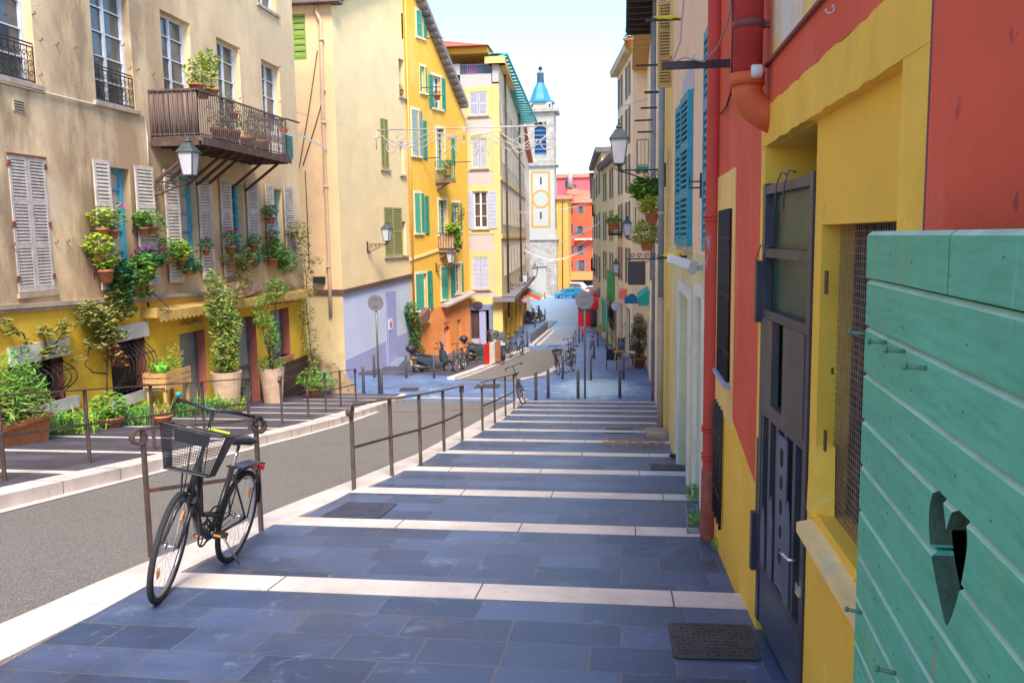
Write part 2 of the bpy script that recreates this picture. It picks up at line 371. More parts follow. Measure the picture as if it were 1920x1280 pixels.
# pale stripes across the left pavement
for i,yy in enumerate([3.2,5.1,7.0,8.9,10.85,12.8,14.75,16.7,18.6,20.5,22.4,24.3,26.2]):
    mb=MB(); z0=tz(yy)+.130; z1=tz(yy+.22)+.130
    mb.face([(-9.6,yy,z0),(ktop(yy),yy,z0),(ktop(yy+.22),yy+.22,z1),(-9.6,yy+.22,z1)])
    struct(mb,'pavement_stripe',M['white_stone'])
# stepped right pavement: each tread ends in a pale stone band
bands=[-2.9,-.95,1.05,3.02,4.95,6.93,8.68,10.45,12.35,14.2,16.15,18.2,20.15,22.1,24.1,26.15]
prev=-8.0
for yb in bands:
    ye=yb+.30; r=.035
    za=tz(prev)-r; zb=tz(ye)+r
    zm=za+(zb-za)*(yb-prev)/(ye-prev)
    mb=MB(); xl=b_in(prev)+.001; xm=b_in(yb)+.001; xr=.98; n=1
    mb.hexa([(xl,prev,za-.3),(xr,prev,za-.3),(xr,yb,zm-.3),(xm,yb,zm-.3),(xl,prev,za),(xr,prev,za),(xr,yb,zm),(xm,yb,zm)])
    struct(mb,'pavement_tread',M['slate'])
    mb=MB(); xe=b_in(ye)+.001
    mb.hexa([(xm,yb+.002,zm-.3),(xr,yb+.002,zm-.3),(xr,ye,zb-.3),(xe,ye,zb-.3),(xm,yb+.002,zm+.003),(xr,yb+.002,zm+.003),(xr,ye,zb+.003),(xe,ye,zb+.003)])
    struct(mb,'step_edge',M['white_stone'])
    mb=MB(); random.seed(int(yb*10)+99); x=b_in(yb)+random.uniform(.5,1.3)
    while x<.9:
        sk_=random.uniform(-.004,.004); d=-.12
        mb.hexa([(x,yb,zm-.01),(x+.009,yb,zm-.01),(x+.009-d*.0,ye,zb-.01),(x,ye,zb-.01),(x,yb,zm+.005),(x+.009,yb,zm+.005),(x+.009,ye,zb+.005),(x,ye,zb+.005)])
        x+=random.uniform(.9,1.35)
    if mb.f: struct(mb,'step_joint',MATS['joint_dark'])
    prev=ye
def treadz(y):
    pv=-8.0
    for yb in bands:
        ye=yb+.30
        if y<=ye: za=tz(pv)-.035; zb=tz(ye)+.035; return za+(zb-za)*(y-pv)/(ye-pv)
        pv=ye
    return tz(y)
def GT(x,y,lift=0):
    d=ray(x,y); lo,hi=.5,60
    for _ in range(50):
        mm=(lo+hi)/2; q=EYE+mm*d
        if q.z>treadz(q.y)+lift: lo=mm
        else: hi=mm
    return q
# crossing and the street beyond
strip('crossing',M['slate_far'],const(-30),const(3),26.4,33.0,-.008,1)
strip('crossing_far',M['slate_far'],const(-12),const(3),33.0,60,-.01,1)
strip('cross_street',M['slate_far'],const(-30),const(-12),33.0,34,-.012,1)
strip('crossing_edge',M['white_stone'],const(-6.9),const(-3.0),27.0,27.25,.006,1)
r2l=lerp([(32.7,-6.6),(45.4,-5.1),(47,-4.9)]); r2r=lerp([(32.8,-4.3),(34.8,-3.5),(38.7,-3.0),(46,-3.0)])
strip('road_far',M['asphalt'],r2l,r2r,32.8,46,.006,1)
strip('road_border',M['white_stone'],r2r,lambda y:r2r(y)+.35,32.8,38.7,.01,1)
strip('road_stripe',M['white_stone'],r2l,lambda y:r2l(y)+.12,32.9,45.5,.012,1)
strip('far_kerb',M['white_stone'],lambda y:r2l(y)-.35,lambda y:r2l(y)-.05,32.9,46,.10,1,.2)
strip('far_pavement',M['slate_mauve'],const(-12),lambda y:r2l(y)-.35,34.5,46,.09,1,.2)
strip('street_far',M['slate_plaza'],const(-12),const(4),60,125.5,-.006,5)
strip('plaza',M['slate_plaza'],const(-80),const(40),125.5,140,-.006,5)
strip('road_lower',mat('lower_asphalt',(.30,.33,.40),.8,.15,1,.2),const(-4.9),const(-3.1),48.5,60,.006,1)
strip('lower_kerb',M['white_stone'],lambda y:-5.35,lambda y:-5.05,48.3,60,.10,1,.2)
strip('lower_stripe',M['white_stone'],lambda y:-4.95,lambda y:-4.75,48.3,60,.012,1)
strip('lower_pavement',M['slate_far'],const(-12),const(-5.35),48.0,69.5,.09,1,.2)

# ================================================================= FACADE TOOLS
def opening(Fc,x0,x1,yt,yb,inset=0):
    s0,zt=Fc.px(x0,yt); s1,_=Fc.px(x1,yt); _,zb=Fc.px(x0,yb)
    # lower corner seen at a slightly shifted x because the verticals converge
    return [min(s0,s1),max(s0,s1),min(zt,zb),max(zt,zb)]
def wall(Fc,s0,s1,z0,z1,holes,mt,name,parent,depth=.2,cuts=(),reveal=None,off=0,solid=None):
    mb=MB(); mb.use(mt)
    hs=[h for h in holes if h[1]>s0 and h[0]<s1 and h[3]>z0 and h[2]<z1]
    S_=sorted(set([s0,s1]+[min(max(v,s0),s1) for h in hs for v in h[:2]]))
    Z_=sorted(set([z0,z1]+[min(max(v,z0),z1) for h in hs for v in h[2:4]]))
    for a,b in zip(S_,S_[1:]):
        run=None
        for c,d in zip(Z_,Z_[1:]):
            cs,cz=(a+b)/2,(c+d)/2
            if any(h[0]<cs<h[1] and h[2]<cz<h[3] for h in hs):
                if run: mb.face([Fc.w(a,run[0],off),Fc.w(b,run[0],off),Fc.w(b,run[1],off),Fc.w(a,run[1],off)]); run=None
            else: run=(run[0],d) if run else (c,d)
        if run: mb.face([Fc.w(a,run[0],off),Fc.w(b,run[0],off),Fc.w(b,run[1],off),Fc.w(a,run[1],off)])
    if reveal: mb.use(reveal)
    for h in hs:
        a,b,c,d=max(h[0],s0),min(h[1],s1),max(h[2],z0),min(h[3],z1); D=off-depth
        if h[0]>=s0: mb.face([Fc.w(a,c,off),Fc.w(a,d,off),Fc.w(a,d,D),Fc.w(a,c,D)])
        if h[1]<=s1: mb.face([Fc.w(b,c,off),Fc.w(b,c,D),Fc.w(b,d,D),Fc.w(b,d,off)])
        if h[3]<=z1: mb.face([Fc.w(a,d,off),Fc.w(b,d,off),Fc.w(b,d,D),Fc.w(a,d,D)])
        if h[2]>=z0: mb.face([Fc.w(a,c,off),Fc.w(a,c,D),Fc.w(b,c,D),Fc.w(b,c,off)])
    for p,nr in cuts: mb.cut(p,nr)
    return mb.build(name,None,parent)
def window(Fc,h,parent,fm,gm,depth=.2,cols=2,rows=4,fw=.06,name='window',off=0,bar=.03):
    s0,s1,z0,z1=h[:4]; o=off-depth; mb=MB()
    mb.fbox(Fc,s0,s0+fw,z0,z1,o-.03,o+.03); mb.fbox(Fc,s1-fw,s1,z0,z1,o-.03,o+.03)
    mb.fbox(Fc,s0+fw,s1-fw,z1-fw,z1,o-.03,o+.028); mb.fbox(Fc,s0+fw,s1-fw,z0,z0+fw*1.4,o-.03,o+.028)
    for i in range(1,cols):
        s=s0+(s1-s0)*i/cols; q=bar*(1.6 if i*2==cols else 1); mb.fbox(Fc,s-q,s+q,z0+fw,z1-fw,o-.025,o+.024)
    for i in range(1,rows):
        z=z0+(z1-z0)*i/rows; mb.fbox(Fc,s0+fw,s1-fw,z-bar*.6,z+bar*.6,o-.02,o+.018)
    wd=mb.build(name,fm,parent)
    g=MB(); g.fbox(Fc,s0,s1,z0,z1,o-.06,o-.032)
    g.build('pane',gm,wd)
    return wd
def shutter(Fc,s0,s1,z0,z1,parent,mt,off=.05,slats=16,panels=2,tilt=0,thick=.035,name='shutter'):
    """louvred leaf; tilt pulls the far edge off the wall"""
    mb=MB(); mb.use(mt); f=min(.06,(s1-s0)*.16)
    def bx(a,b,c,d,o0,o1):
        k=lambda s:(s-s0)/(s1-s0)*tilt
        P=[Fc.w(a,c,o0+k(a)),Fc.w(b,c,o0+k(b)),Fc.w(b,c,o1+k(b)),Fc.w(a,c,o1+k(a)),Fc.w(a,d,o0+k(a)),Fc.w(b,d,o0+k(b)),Fc.w(b,d,o1+k(b)),Fc.w(a,d,o1+k(a))]
        mb.hexa(P)
    bx(s0,s0+f,z0,z1,off,off+thick); bx(s1-f,s1,z0,z1,off,off+thick)
    H=z1-z0
    for i in range(panels+1):
        z=z0+(H-f*1.4)*i/panels; bx(s0+f,s1-f,z,z+f*1.4,off,off+thick*.98)
    for i in range(panels):
        a=z0+(H-f*1.4)*i/panels+f*1.4; b=z0+(H-f*1.4)*(i+1)/panels; n=max(3,slats//panels)
        mb.use(slat_shade); bx(s0+f,s1-f,a,b,off,off+.004); mb.use(mt)
        for k in range(n):
            zc=a+(b-a)*(k+.5)/n; hh=(b-a)/n*.36
            kk=lambda s:(s-s0)/(s1-s0)*tilt
            p=[]
            for zz,oo in ((zc-hh,off+thick*.98),(zc+hh,off+.012)):
                pass
            A,B=s0+f,s1-f
            mb.hexa([Fc.w(A,zc-hh,off+.012+kk(A)),Fc.w(B,zc-hh,off+.012+kk(B)),Fc.w(B,zc-hh*1.2,off+thick*.9+kk(B)),Fc.w(A,zc-hh*1.2,off+thick*.9+kk(A)),
                     Fc.w(A,zc+hh,off+.012+kk(A)),Fc.w(B,zc+hh,off+.012+kk(B)),Fc.w(B,zc-hh*.2,off+thick*.9+kk(B)),Fc.w(A,zc-hh*.2,off+thick*.9+kk(A))])
    return mb.build(name,None,parent)
slat_shade=mat('slat_gap_shade',(.20,.165,.14),.9,.2,6)  # dark sheet painted as the shade between the slats
def ibox(parent,name,mt,Fc,s0,s1,z0,z1,o0,o1): return MB().fbox(Fc,s0,s1,z0,z1,o0,o1).build(name,mt,parent)
def leaf_mesh(mb,blobs,n,size,droop=.3,asp=.45):
    tot=sum(b[3]*b[4]*b[5] for b in blobs)
    for (cx,cy,cz,rx,ry,rz) in blobs:
        k=max(3,int(n*rx*ry*rz/tot))
        for _ in range(k):
            while True:
                x,y,z=[random.uniform(-1,1) for _ in range(3)]; r=x*x+y*y+z*z
                if r<1 and r>random.random()*.45: break
            c=V((cx+x*rx,cy+y*ry,cz+z*rz)); a=random.uniform(0,6.283); sz=size*random.uniform(.6,1.35)
            d=V((math.cos(a),math.sin(a),random.uniform(-droop-.3,.5))).normalized()
            sd_=d.cross(V((random.uniform(-.5,.5),random.uniform(-.5,.5),1))).normalized()*sz*asp*.5
            t=c+d*sz*.5; nn=d.cross(sd_).normalized()*sz*.08
            mb.mesh([c-d*sz*.5,c+sd_+nn,t,c-sd_+nn],[(0,1,2,3)])
def blades(mb,c,rad,n,h,wd=.012,lean=.5):
    for _ in range(n):
        a=random.uniform(0,6.283); r=rad*math.sqrt(random.random()); b=V(c)+V((math.cos(a)*r,math.sin(a)*r,0))
        a2=random.uniform(0,6.283); L=h*random.uniform(.5,1.1); dx=V((math.cos(a2),math.sin(a2),0))*L*lean*random.random()
        s_=V((-math.sin(a2),math.cos(a2),0))*wd
        m1=b+dx*.35+V((0,0,L*.6)); t=b+dx*1.1+V((0,0,L*random.uniform(.75,1)))
        mb.mesh([b-s_*.6,b+s_*.6,m1+s_,m1-s_,t],[(0,1,2,3),(3,2,4)])

# ================================================================= HOUSE ON THE LEFT (beige over yellow)
L=Fac((-10.5,0),(0,1),(1,0))
house=thing('town_house','weathered beige plaster house with yellow ground floor, blue window frames and grey louvred shutters','house',(-10.5,15,-2))
END=L.px(560,300)[0]
def op(x0,x1,yt,yb): return opening(L,x0,x1,yt,yb)
zrow=L.px(299,17)[1]; zbal=L.px(176,188)[1]
U=[op(-45,52,-60,158),op(163,235,-60,188),op(299,343,17,158),op(405,440,70,210),op(489,517,107,250)]
for u in U: u[3]=zrow; u[2]=zbal
U[0][0]=U[0][1]-1.45
for k in (2,3,4):
    U[k][1]=U[k][0]+1.35
U[1][1]=U[1][0]+1.4
T=[[u[0],u[1],zrow+1.55,zrow+3.9] for u in U]
W=[op(194,241,306,500),op(323,366,323,512),op(424,454,335,505),op(504,527,344,498)]
for q in W: q[3]=3.12; q[2]=.95
C1=op(13,82,288,551); 
gr=[[L.px(13,663)[0],L.px(117,663)[0],L.px(117,747)[1],L.px(117,666)[1]],
    [L.px(205,640)[0],L.px(271,640)[0],L.px(271,728)[1],L.px(271,630)[1]]]
D1=[L.px(336,626)[0],L.px(383,616)[0],tz(18)-.3,L.px(360,622)[1]]
D2=[L.px(443,600)[0],L.px(479,592)[0],tz(23)-.05,L.px(460,594)[1]]
D3=[L.px(507,582)[0],L.px(541,577)[0],L.px(520,672)[1],L.px(520,580)[1]]
ca=L.px(0,577); cb=L.px(562,538)
slope=(cb[1]-ca[1])/(cb[0]-ca[0])
cp=L.w(ca[0],ca[1]); cn=V((0,-slope,1)).normalized()
wall(L,-3,END,-4.5,ca[1]+1,gr+[D1,D2,D3],M['yellow_left'],'lower_wall',house,.28,cuts=[(cp,cn)],reveal=mat('pink_reveal',(.52,.16,.12),.85,.12,3))
wall(L,-3,END,-1.2,14,U+W+T+[C1],M['plaster'],'upper_wall',house,.2,cuts=[(cp,-cn)])
mb=MB(); q0=L.w(-3,cp.z+slope*(-3-ca[0])); q1=L.w(END,cp.z+slope*(END-ca[0]))
for o,h0,h1 in ((.10,-.03,.05),(.06,-.10,-.03)):
    mb.hexa([q0+V((0,0,h0)),q1+V((0,0,h0)),q1+V((o,0,h0)),q0+V((o,0,h0)),q0+V((0,0,h1)),q1+V((0,0,h1)),q1+V((o,0,h1)),q0+V((o,0,h1))])
mb.build('cornice',M['stone_trim'],house)
# far gable wall, back and roof
mb=MB(); a=L.w(END,-4.5); 
mb.box((-22,-3,-4.5),(-10.9,END-.003,13.9)); mb.box((-10.9,END-.25,-4.5),(-10.502,END,13.9))
mb.build('side_wall',mat('bright_plaster',(.74,.62,.47),.9,.12,1.2,.3,30,stain=[(1.0,.55,.7,.5,(.5,.36,.24),.5)]),house)
MB().box((-22.5,-3.5,14),(-9.9,END+.4,14.3)).build('roof',mat('roof_tiles',(.45,.17,.09),.9,.3,8,.4,30),house)
# upper french windows
for i,u in enumerate(U+T):
    sp=u[:]
    wn=window(L,sp,house,M['white_wood'],M['glass'],.2,2 if i not in(9,) else 2,5,.075,'window',bar=.022)
for i,q in enumerate(W):
    wn=window(L,q,house,M['blue_wood'],M['curtain'] if i<2 else M['glass'],.2,1,5,.10,'window',bar=.03)
    tag(wn,'sky blue framed window with '+('cream curtains' if i<2 else 'dark panes'),None)
# shutters of the blue windows
shp=[(168,193,302,532),(246,277,310,512),(301,323,319,522),(365,384,326,512),(407,423,333,508),(457,474,343,500),(493,504,342,500),(528,544,347,500)]
for (x0,x1,yt,yb) in shp:
    h=op(x0,x1,yt,yb); wd=max(.40,min(h[1]-h[0],.62))
    shutter(L,h[0],h[0]+wd,.62 if yb>505 else .75,3.22,house,M['grey_shutter'],.05,30,3,tilt=.06)
cl=C1; md=(cl[0]+cl[1])/2
for a,b in ((cl[0],md-.004),(md+.004,cl[1])):
    sh=shutter(L,a,b,cl[2],cl[3],house,M['grey_shutter'],-.02,36,3,name='shutter'); tag(sh,'closed greyed louvred shutter with rusty hinges',None)
orust=mat('orange_rust',(.26,.09,.04),.9,.3,10)
for z in (cl[3]-.15,(cl[2]+cl[3])/2,cl[2]+.25):
    for s in (cl[0]-.02,cl[1]-.03): MB().fbox(L,s-.02,s+.06,z-.045,z+.045,.0,.03).build('hinge_plate',orust,house)
MB().fbox(L,cl[0]-.03,cl[1]+.03,cl[3]-.01,cl[3]+.025,0,.03).build('rusty_strip',orust,house)
MB().fbox(L,cl[0]-.05,cl[1]+.05,cl[2]-.1,cl[2]-.02,-.02,.05).build('sill',M['stone_trim'],house)
MB().fbox(L,cl[0],cl[1],cl[2]-.02,cl[3],-.2,-.16).build('pane',M['iron'],house)
# sills of the upper windows
for u in U[:2]+T[2:]:
    ibox(house,'sill',M['stone_trim'],L,u[0]-.12,u[1]+.12,u[2]-.08,u[2],-.15,.07)
for q in W: ibox(house,'sill',M['stone_trim'],L,q[0]-.05,q[1]+.05,q[2]-.07,q[2],-.15,.08)
def scroll(mb,pts3,r): mb.tube(pts3,r,5)
def spiral(c,ex,ez,r0,turns,n=18,start=0,r1=.15):
    c,ex,ez=V(c),V(ex),V(ez); out=[]
    for i in range(n+1):
        t=i/n; a=start+turns*2*math.pi*t; r=r0*(1-t*(1-r1)); out.append(c+ex*math.cos(a)*r+ez*math.sin(a)*r)
    return out
# iron window guards
for u in U[:2]:
    a,b,z=u[0]+.02,u[1]-.02,u[2]; mb=MB(); o=-.02
    for zz in (z+.06,z+.72,z+.66): mb.bar(L.w(a,zz,o),L.w(b,zz,o),.022)
    n=9
    for k in range(n+1):
        s=a+(b-a)*k/n; mb.bar(L.w(s,z+.06,o),L.w(s,z+.66,o),.012)
        if k<n:
            sc_=s+(b-a)/n/2
            for zz,dd in ((z+.18,1),(z+.36,-1),(z+.52,1)): mb.tube(spiral(L.w(sc_,zz,o),L.d*dd,V((0,0,1)),.075,1.1,10),.008,4)
    mb.build('window_guard',M['iron'],house)
# small guard under the first blue window
mb=MB(); q=W[0]
for k in range(10): mb.bar(L.w(q[0]+(q[1]-q[0])*k/9,q[2]-.1,.12),L.w(q[0]+(q[1]-q[0])*k/9,q[2]+.22,.12),.012)
mb.bar(L.w(q[0],q[2]+.22,.12),L.w(q[1],q[2]+.22,.12),.025); mb.build('window_guard',M['iron'],house)
# vent and cable
h=op(22,44,184,207); mb=MB(); mb.fbox(L,h[0],h[1],h[2],h[3],0,.02)
mb.build('wall_vent',mat('vent_cream',(.6,.5,.3),.8,.1),house)
mb=MB()
for k in range(4): z=h[2]+(h[3]-h[2])*(k+.6)/4.6; mb.fbox(L,h[0]+.03,h[1]-.03,z-.008,z+.012,.018,.024)
mb.build('vent_slot',M['iron'],house)
P=[L.px(x,y,.03) for x,y in ((-20,147),(60,168),(150,190),(270,216),(276,260),(279,330))]
MB().tube([L.w(s,z,.03) for s,z in P],.018,6).build('cable',mat('white_cable',(.7,.66,.6),.7,.1),house)
# third-floor and other wall hooks
mb=MB()
for x,y in ((74,76),(104,84),(139,90),(285,140),(240,130),(256,132),(125,453),(60,27),(73,142),(228,86),(232,180),(350,48),(446,92),(522,126),(447,186),(522,192),(22,460),(103,455)):
    s,z=L.px(x,y); mb.bar(L.w(s,z,-.01),L.w(s,z,.07),.018); mb.bar(L.w(s,z,.06),L.w(s,z+.05,.06),.014)
mb.build('wall_hook',MATS['orange_rust'],house)
# ground floor openings
for g,(lt,sl_) in zip(gr,(((13,127,661,664),0),((197,275,620,608),0))):
    a,b,c,d=g
    s0=L.px(lt[0],lt[2])[0]; s1=L.px(lt[1],lt[2])[0]
    ibox(house,'lintel',M['white_trim'],L,s0,s1,d,d+.33,-.2,.06)
    ibox(house,'sill',M['white_trim'],L,a-.15,b+.25,c-.22,c,-.2,.10)
    MB().fbox(L,a,b,c,d,-.27,-.25).build('pane',mat('dark_pane',(.03,.035,.035),.2,.3,2),house)
    gb=MB(); n=8
    def belly(t): return .05+.30*max(0,math.sin(math.pi*min(1,(1-t)*1.15)))**1.2*(1 if t<.9 else .6)
    for k in range(n+1):
        s=a+.04+(b-a-.08)*k/n
        gb.tube([L.w(s,c+.02+(d-c-.06)*t/10,-.05+belly(t/10)) for t in range(11)]+spiral(L.w(s,d-.12,-.02),L.n,V((0,0,1)),.05,.9,8),.012,5)
    for t in (.3,.72): gb.tube([L.w(a+.02,c+(d-c)*t,-.05+belly(t)),L.w(b-.02,c+(d-c)*t,-.05+belly(t))],.012,5)
    gb.build('window_grille',M['iron'],house)
def door(Fc,h,par,glass,frame,depth=.24,split=None,handle=True):
    a,b,c,d=h; mb=MB()
    mb.fbox(Fc,a,a+.07,c,d,-depth-.02,-depth+.04); mb.fbox(Fc,b-.07,b,c,d,-depth-.02,-depth+.04); mb.fbox(Fc,a+.07,b-.07,d-.07,d,-depth-.02,-depth+.038)
    mb.fbox(Fc,a+.07,b-.07,c,c+.18,-depth-.02,-depth+.038)
    if split: z=c+(d-c)*split; mb.fbox(Fc,a+.07,b-.07,z-.05,z+.05,-depth-.02,-depth+.038)
    dr=mb.build('door',frame,par)
    MB().fbox(Fc,a+.03,b-.03,c+.1,d-.03,-depth-.03,-depth-.01).build('pane',glass,dr)
    if handle: MB().tube([Fc.w(a+.13,c+1.0,-depth+.03),Fc.w(a+.13,c+1.0,-depth+.09),Fc.w(a+.24,c+1.0,-depth+.09)],.012,6).build('handle',M['bollard'],dr)
    return dr
gfm=mat('grey_door_metal',(.16,.16,.18),.5,.1,3)
door(L,D1,house,M['glass_blue'],gfm,.26,None)
door(L,D2,house,M['glass_blue'],gfm,.26,.45)
window(L,D3,house,gfm,M['glass_blue'],.26,1,1,.06)
ibox(house,'sill',mat('pink_sill',(.55,.22,.17),.8,.1),L,D3[0]-.1,D3[1]+.1,D3[2]-.10,D3[2],-.2,.08)
ibox(house,'doorstep',mat('ochre_step',(.5,.33,.15),.9,.3,4,.3,30),L,D2[0]-.3,D2[1]+.3,tz(23)-.2,D2[2]+.01,-.05,.55)
# dark tiled plinth by the last window
mb=MB(); s0,s1=D2[1]+.05,END; zt0=L.px(478,704)[1]; zt1=L.px(566,668)[1]
p=[L.w(s0,zt0),L.w(s1,zt1),L.w(s1,-4.6),L.w(s0,-4.6)]
mb.prism([q+L.n*.003 for q in p],L.n*.025)
mb.build('tiled_plinth',brick('dark_tile',(.05,.025,.025),(.07,.035,.035),(.25,.2,.17),.30,.14,.008,.5,.4,vert=(R(90),0,R(90))),house)
# scalloped canopy over the doors
A=L.px(289,588); B_=L.px(566,541); 
mb=MB(); zA=L.px(300,586,.35)[1]; s0=L.px(293,590,.3)[0]; s1=END-.1; zt=zA; zB=L.px(562,548,.3)[1]
def cz(s): return zt+(zB-zt)*(s-s0)/(s1-s0)
mb.hexa([L.w(s0,cz(s0)-.02,0),L.w(s1,cz(s1)-.02,0),L.w(s1,cz(s1)-.05,.36),L.w(s0,cz(s0)-.05,.36),L.w(s0,cz(s0)+.1,0),L.w(s1,cz(s1)+.1,0),L.w(s1,cz(s1)+.02,.36),L.w(s0,cz(s0)+.02,.36)])
n=46; wv=(s1-s0)/n
for k in range(n):
    a=s0+wv*k; z=cz(a)-.05; poly=[L.w(a,z,.34)]+[L.w(a+wv*(.5-.5*math.cos(t*math.pi/6)),z-.03-.14*(math.sin(t*math.pi/6))**.6,.34) for t in range(7)]+[L.w(a+wv,z,.34)]
    mb.prism(poly,L.n*.02)
mb.fbox(L,s0-.12,s0,cz(s0)-.10,cz(s0)+.12,0,.38)
mb.build('scalloped_canopy',mat('ochre_canopy',(.68,.43,.12),.85,.2,3,.2,40,stain=[(3,.55,.7,.6,(.35,.22,.1),1)]),house)
# driftwood over door and window
for x0,x1,y in ((340,379,605),(508,552,569)):
    a=L.px(x0,y+2,.06); b=L.px(x1,y-4,.06)
    MB().tube([L.w(a[0]+(b[0]-a[0])*t/6,a[1]+(b[1]-a[1])*t/6+random.uniform(-.03,.04),.07) for t in range(7)],[.02,.03,.025,.02,.03,.02,.012],6).build('driftwood_pull',mat('driftwood',(.42,.29,.16),.9,.3,12),house)
# carved board above the canopy
a=L.px(421,548,.3); b=L.px(492,538,.3); mb=MB(); n=20; cs,czz=(a[0]+b[0])/2,(a[1]+b[1])/2+.02; hw,hh=abs(b[0]-a[0])/2,.22
mb.prism([L.w(cs+hw*math.cos(t*2*math.pi/n),czz+hh*math.sin(t*2*math.pi/n)*(1-.25*math.cos(t*2*math.pi/n)),.27) for t in range(n)],L.n*.035)
brd=mb.build('sign_board',mat('worn_pink_board',(.62,.36,.25),.9,.3,5,.2,30,stain=[(5,.5,.6,.8,(.34,.07,.16),1)]),None); tag(brd,'worn oval wooden board painted pink above the scalloped canopy','sign')
# hanging iron bracket
mb=MB(); a=L.px(277,552,.02); mb.bar(L.w(a[0],a[1]+.2,.02),L.w(a[0],a[1]-.4,.02),.03); s=a[0]
mb.tube([L.w(s,a[1]-.35,.03),L.w(s,a[1]-.35,.5)],.012); mb.tube([L.w(s,a[1]+.15,.03),L.w(s,a[1]-.3,.5)],.01,5); mb.tube(spiral(L.w(s,a[1]-.4,.5),L.n,V((0,0,1)),.06,1.3,12),.01,5)
tag(mb.build('sign_bracket',M['iron']),'thin empty iron bracket on the yellow wall left of the canopy','bracket')

# ------------------------------------------------ timber and iron balcony
bo=1.15
sA=L.px(277,170)[0]; sB=L.px(535,222,bo)[0]; zf=L.px(360,252,bo)[1]; zr=L.px(372,168,bo)[1]
wood=mat('dark_balcony_timber',(.11,.065,.05),.85,.3,5,.2,40,stain=[(3,.55,.7,.5,(.28,.2,.16),1)])
mb=MB(); mb.fbox(L,sA-.02,sB+.05,zf-.10,zf,0,bo+.06)
n=12
for k in range(n): s=sA+(sB-sA)*k/(n-1); mb.fbox(L,s-.05,s+.05,zf-.2,zf-.101,0,bo)
mb.fbox(L,sA-.03,sB+.07,zf-.19,zf-.03,bo+.062,bo+.10)
balc=mb.build('balcony',wood,house)
for k in (0,1,3,4,5,8,10):
    s=sA+(sB-sA)*k/11+.1; MB().bar(L.w(s,zf-.18,bo-.08),L.w(s,zf-.95,.02),.06,.06).build('strut',mat('strut_brown',(.10,.05,.045),.7,.2),balc)
mb=MB(); rm=M['iron']; hr=zr-zf
cor=[L.w(sA,0,0),L.w(sA,0,bo),L.w(sB,0,bo),L.w(sB,0,0)]
for a,b in zip(cor,cor[1:]):
    for z in (zr,zf+.06): mb.bar(a+V((0,0,z)),b+V((0,0,z)),.04 if z==zr else .025)
    Ln=(b-a).length; n=int(Ln/.105)
    for k in range(n+1):
        p=a+(b-a)*k/n; mb.bar(p+V((0,0,zf)),p+V((0,0,zr)),.016)
mb.build('railing',mat('balcony_iron',(.17,.12,.11),.6,.3,8,metal=.3),balc)
# lattice on the far half
mb=MB(); s0=sB-2.3
for k in range(22):
    s=s0+k*.105
    if s+.1<sB:
        mb.tube([L.w(s+.05*math.sin(t*math.pi/3),zf+.06+hr*.9*t/12,bo-.012) for t in range(13)],.008,4)
mb.build('railing_lattice',MATS['balcony_iron'],balc)
reed=mat('brown_reed_screen',(.22,.15,.12),.95,.35,12,.3,50,streak=.08)
mb=MB(); 
for k in range(22): o=.03+(bo-.08)*k/21; mb.tube([L.w(sA+.04,zf+.02,o),L.w(sA+.04,zr-.02,o+random.uniform(-.01,.01))],.026,5)
mb.build('reed_screen',reed,balc)
# things standing on the balcony
def pot_mesh(mb,c,r,h):
    mb.use(M['terracotta']); mb.lathe([(r*.68,0),(r*.95,h*.8),(r*1.08,h*.8),(r*1.08,h),(r*.95,h),(r*.9,h*.88)],c,14,cap=True)
    mb.use(M['soil']); mb.lathe([(r*.9,h*.89),(.001,h*.9)],c,14,cap=False)
def potted(label,c,r,h,leafm,n,size,blob=None,flower=None,fm=None,group=None,cat='potted plant',name='potted_plant',stems=3,tall=None,shelf=None):
    """terracotta pot > foliage, flower; c is the centre of the pot's base"""
    root=thing(name,label,cat,tuple(c),group)
    mb=MB(); pot_mesh(mb,c,r,h); mb.build('pot',None,root)
    c=V(c); bl=blob or [(0,0,h+r*.7,r*1.3,r*1.3,r*1.1)]
    mb=MB(); mb.use(leafm); leaf_mesh(mb,[(c.x+b[0],c.y+b[1],c.z+b[2],b[3],b[4],b[5]) for b in bl],n,size)
    mb.use(M['bark'])
    for b in bl:
        for k in range(stems):
            q=c+V((b[0]+random.uniform(-.4,.4)*b[3],b[1]+random.uniform(-.4,.4)*b[4],b[2]+random.uniform(-.2,.5)*b[5]))
            p0=c+V((random.uniform(-.3,.3)*r,random.uniform(-.3,.3)*r,h*.88)); mid=(p0+q)/2+V((random.uniform(-.05,.05),random.uniform(-.05,.05),0))*(q-p0).length
            mb.tube([p0,mid,q],[.006,.005,.003],4)
    mb.build('foliage',None,root)
    if flower:
        mb=MB()
        for b in bl[:3]:
            for _ in range(int(flower*1.6)):
                q=c+V((b[0]+random.uniform(-.7,.7)*b[3],b[1]+random.uniform(-.7,.7)*b[4],b[2]+random.uniform(.5,1.25)*b[5])); rr=.048
                for k in range(7):
                    a=k*.9; d=V((math.cos(a),math.sin(a),random.uniform(-.2,.5)))*rr; e=V((-math.sin(a),math.cos(a),.3))*rr*.5
                    mb.face([q,q+d-e,q+d*1.3,q+d+e])
        mb.build('flower',fm,root)
    if shelf:
        Fc,s,z,o=shelf; mb=MB(); mb.tube([Fc.w(s+r*1.1*math.cos(t*.628),z+h*.75,o+r*1.1*math.sin(t*.628)) for t in range(10)],.008,4,closed=True)
        mb.bar(Fc.w(s,z+h*.75,0.0),Fc.w(s,z+h*.75,o),.015); mb.bar(Fc.w(s,z+h*.3,0.0),Fc.w(s,z+h*.75,0),.015); mb.build('pot_ring',M['iron'],root)
    return root
bg_='plants on the timber balcony'
def bal(s,o,z=0): return L.w(s,zf+.005+z,o)
ss=sA
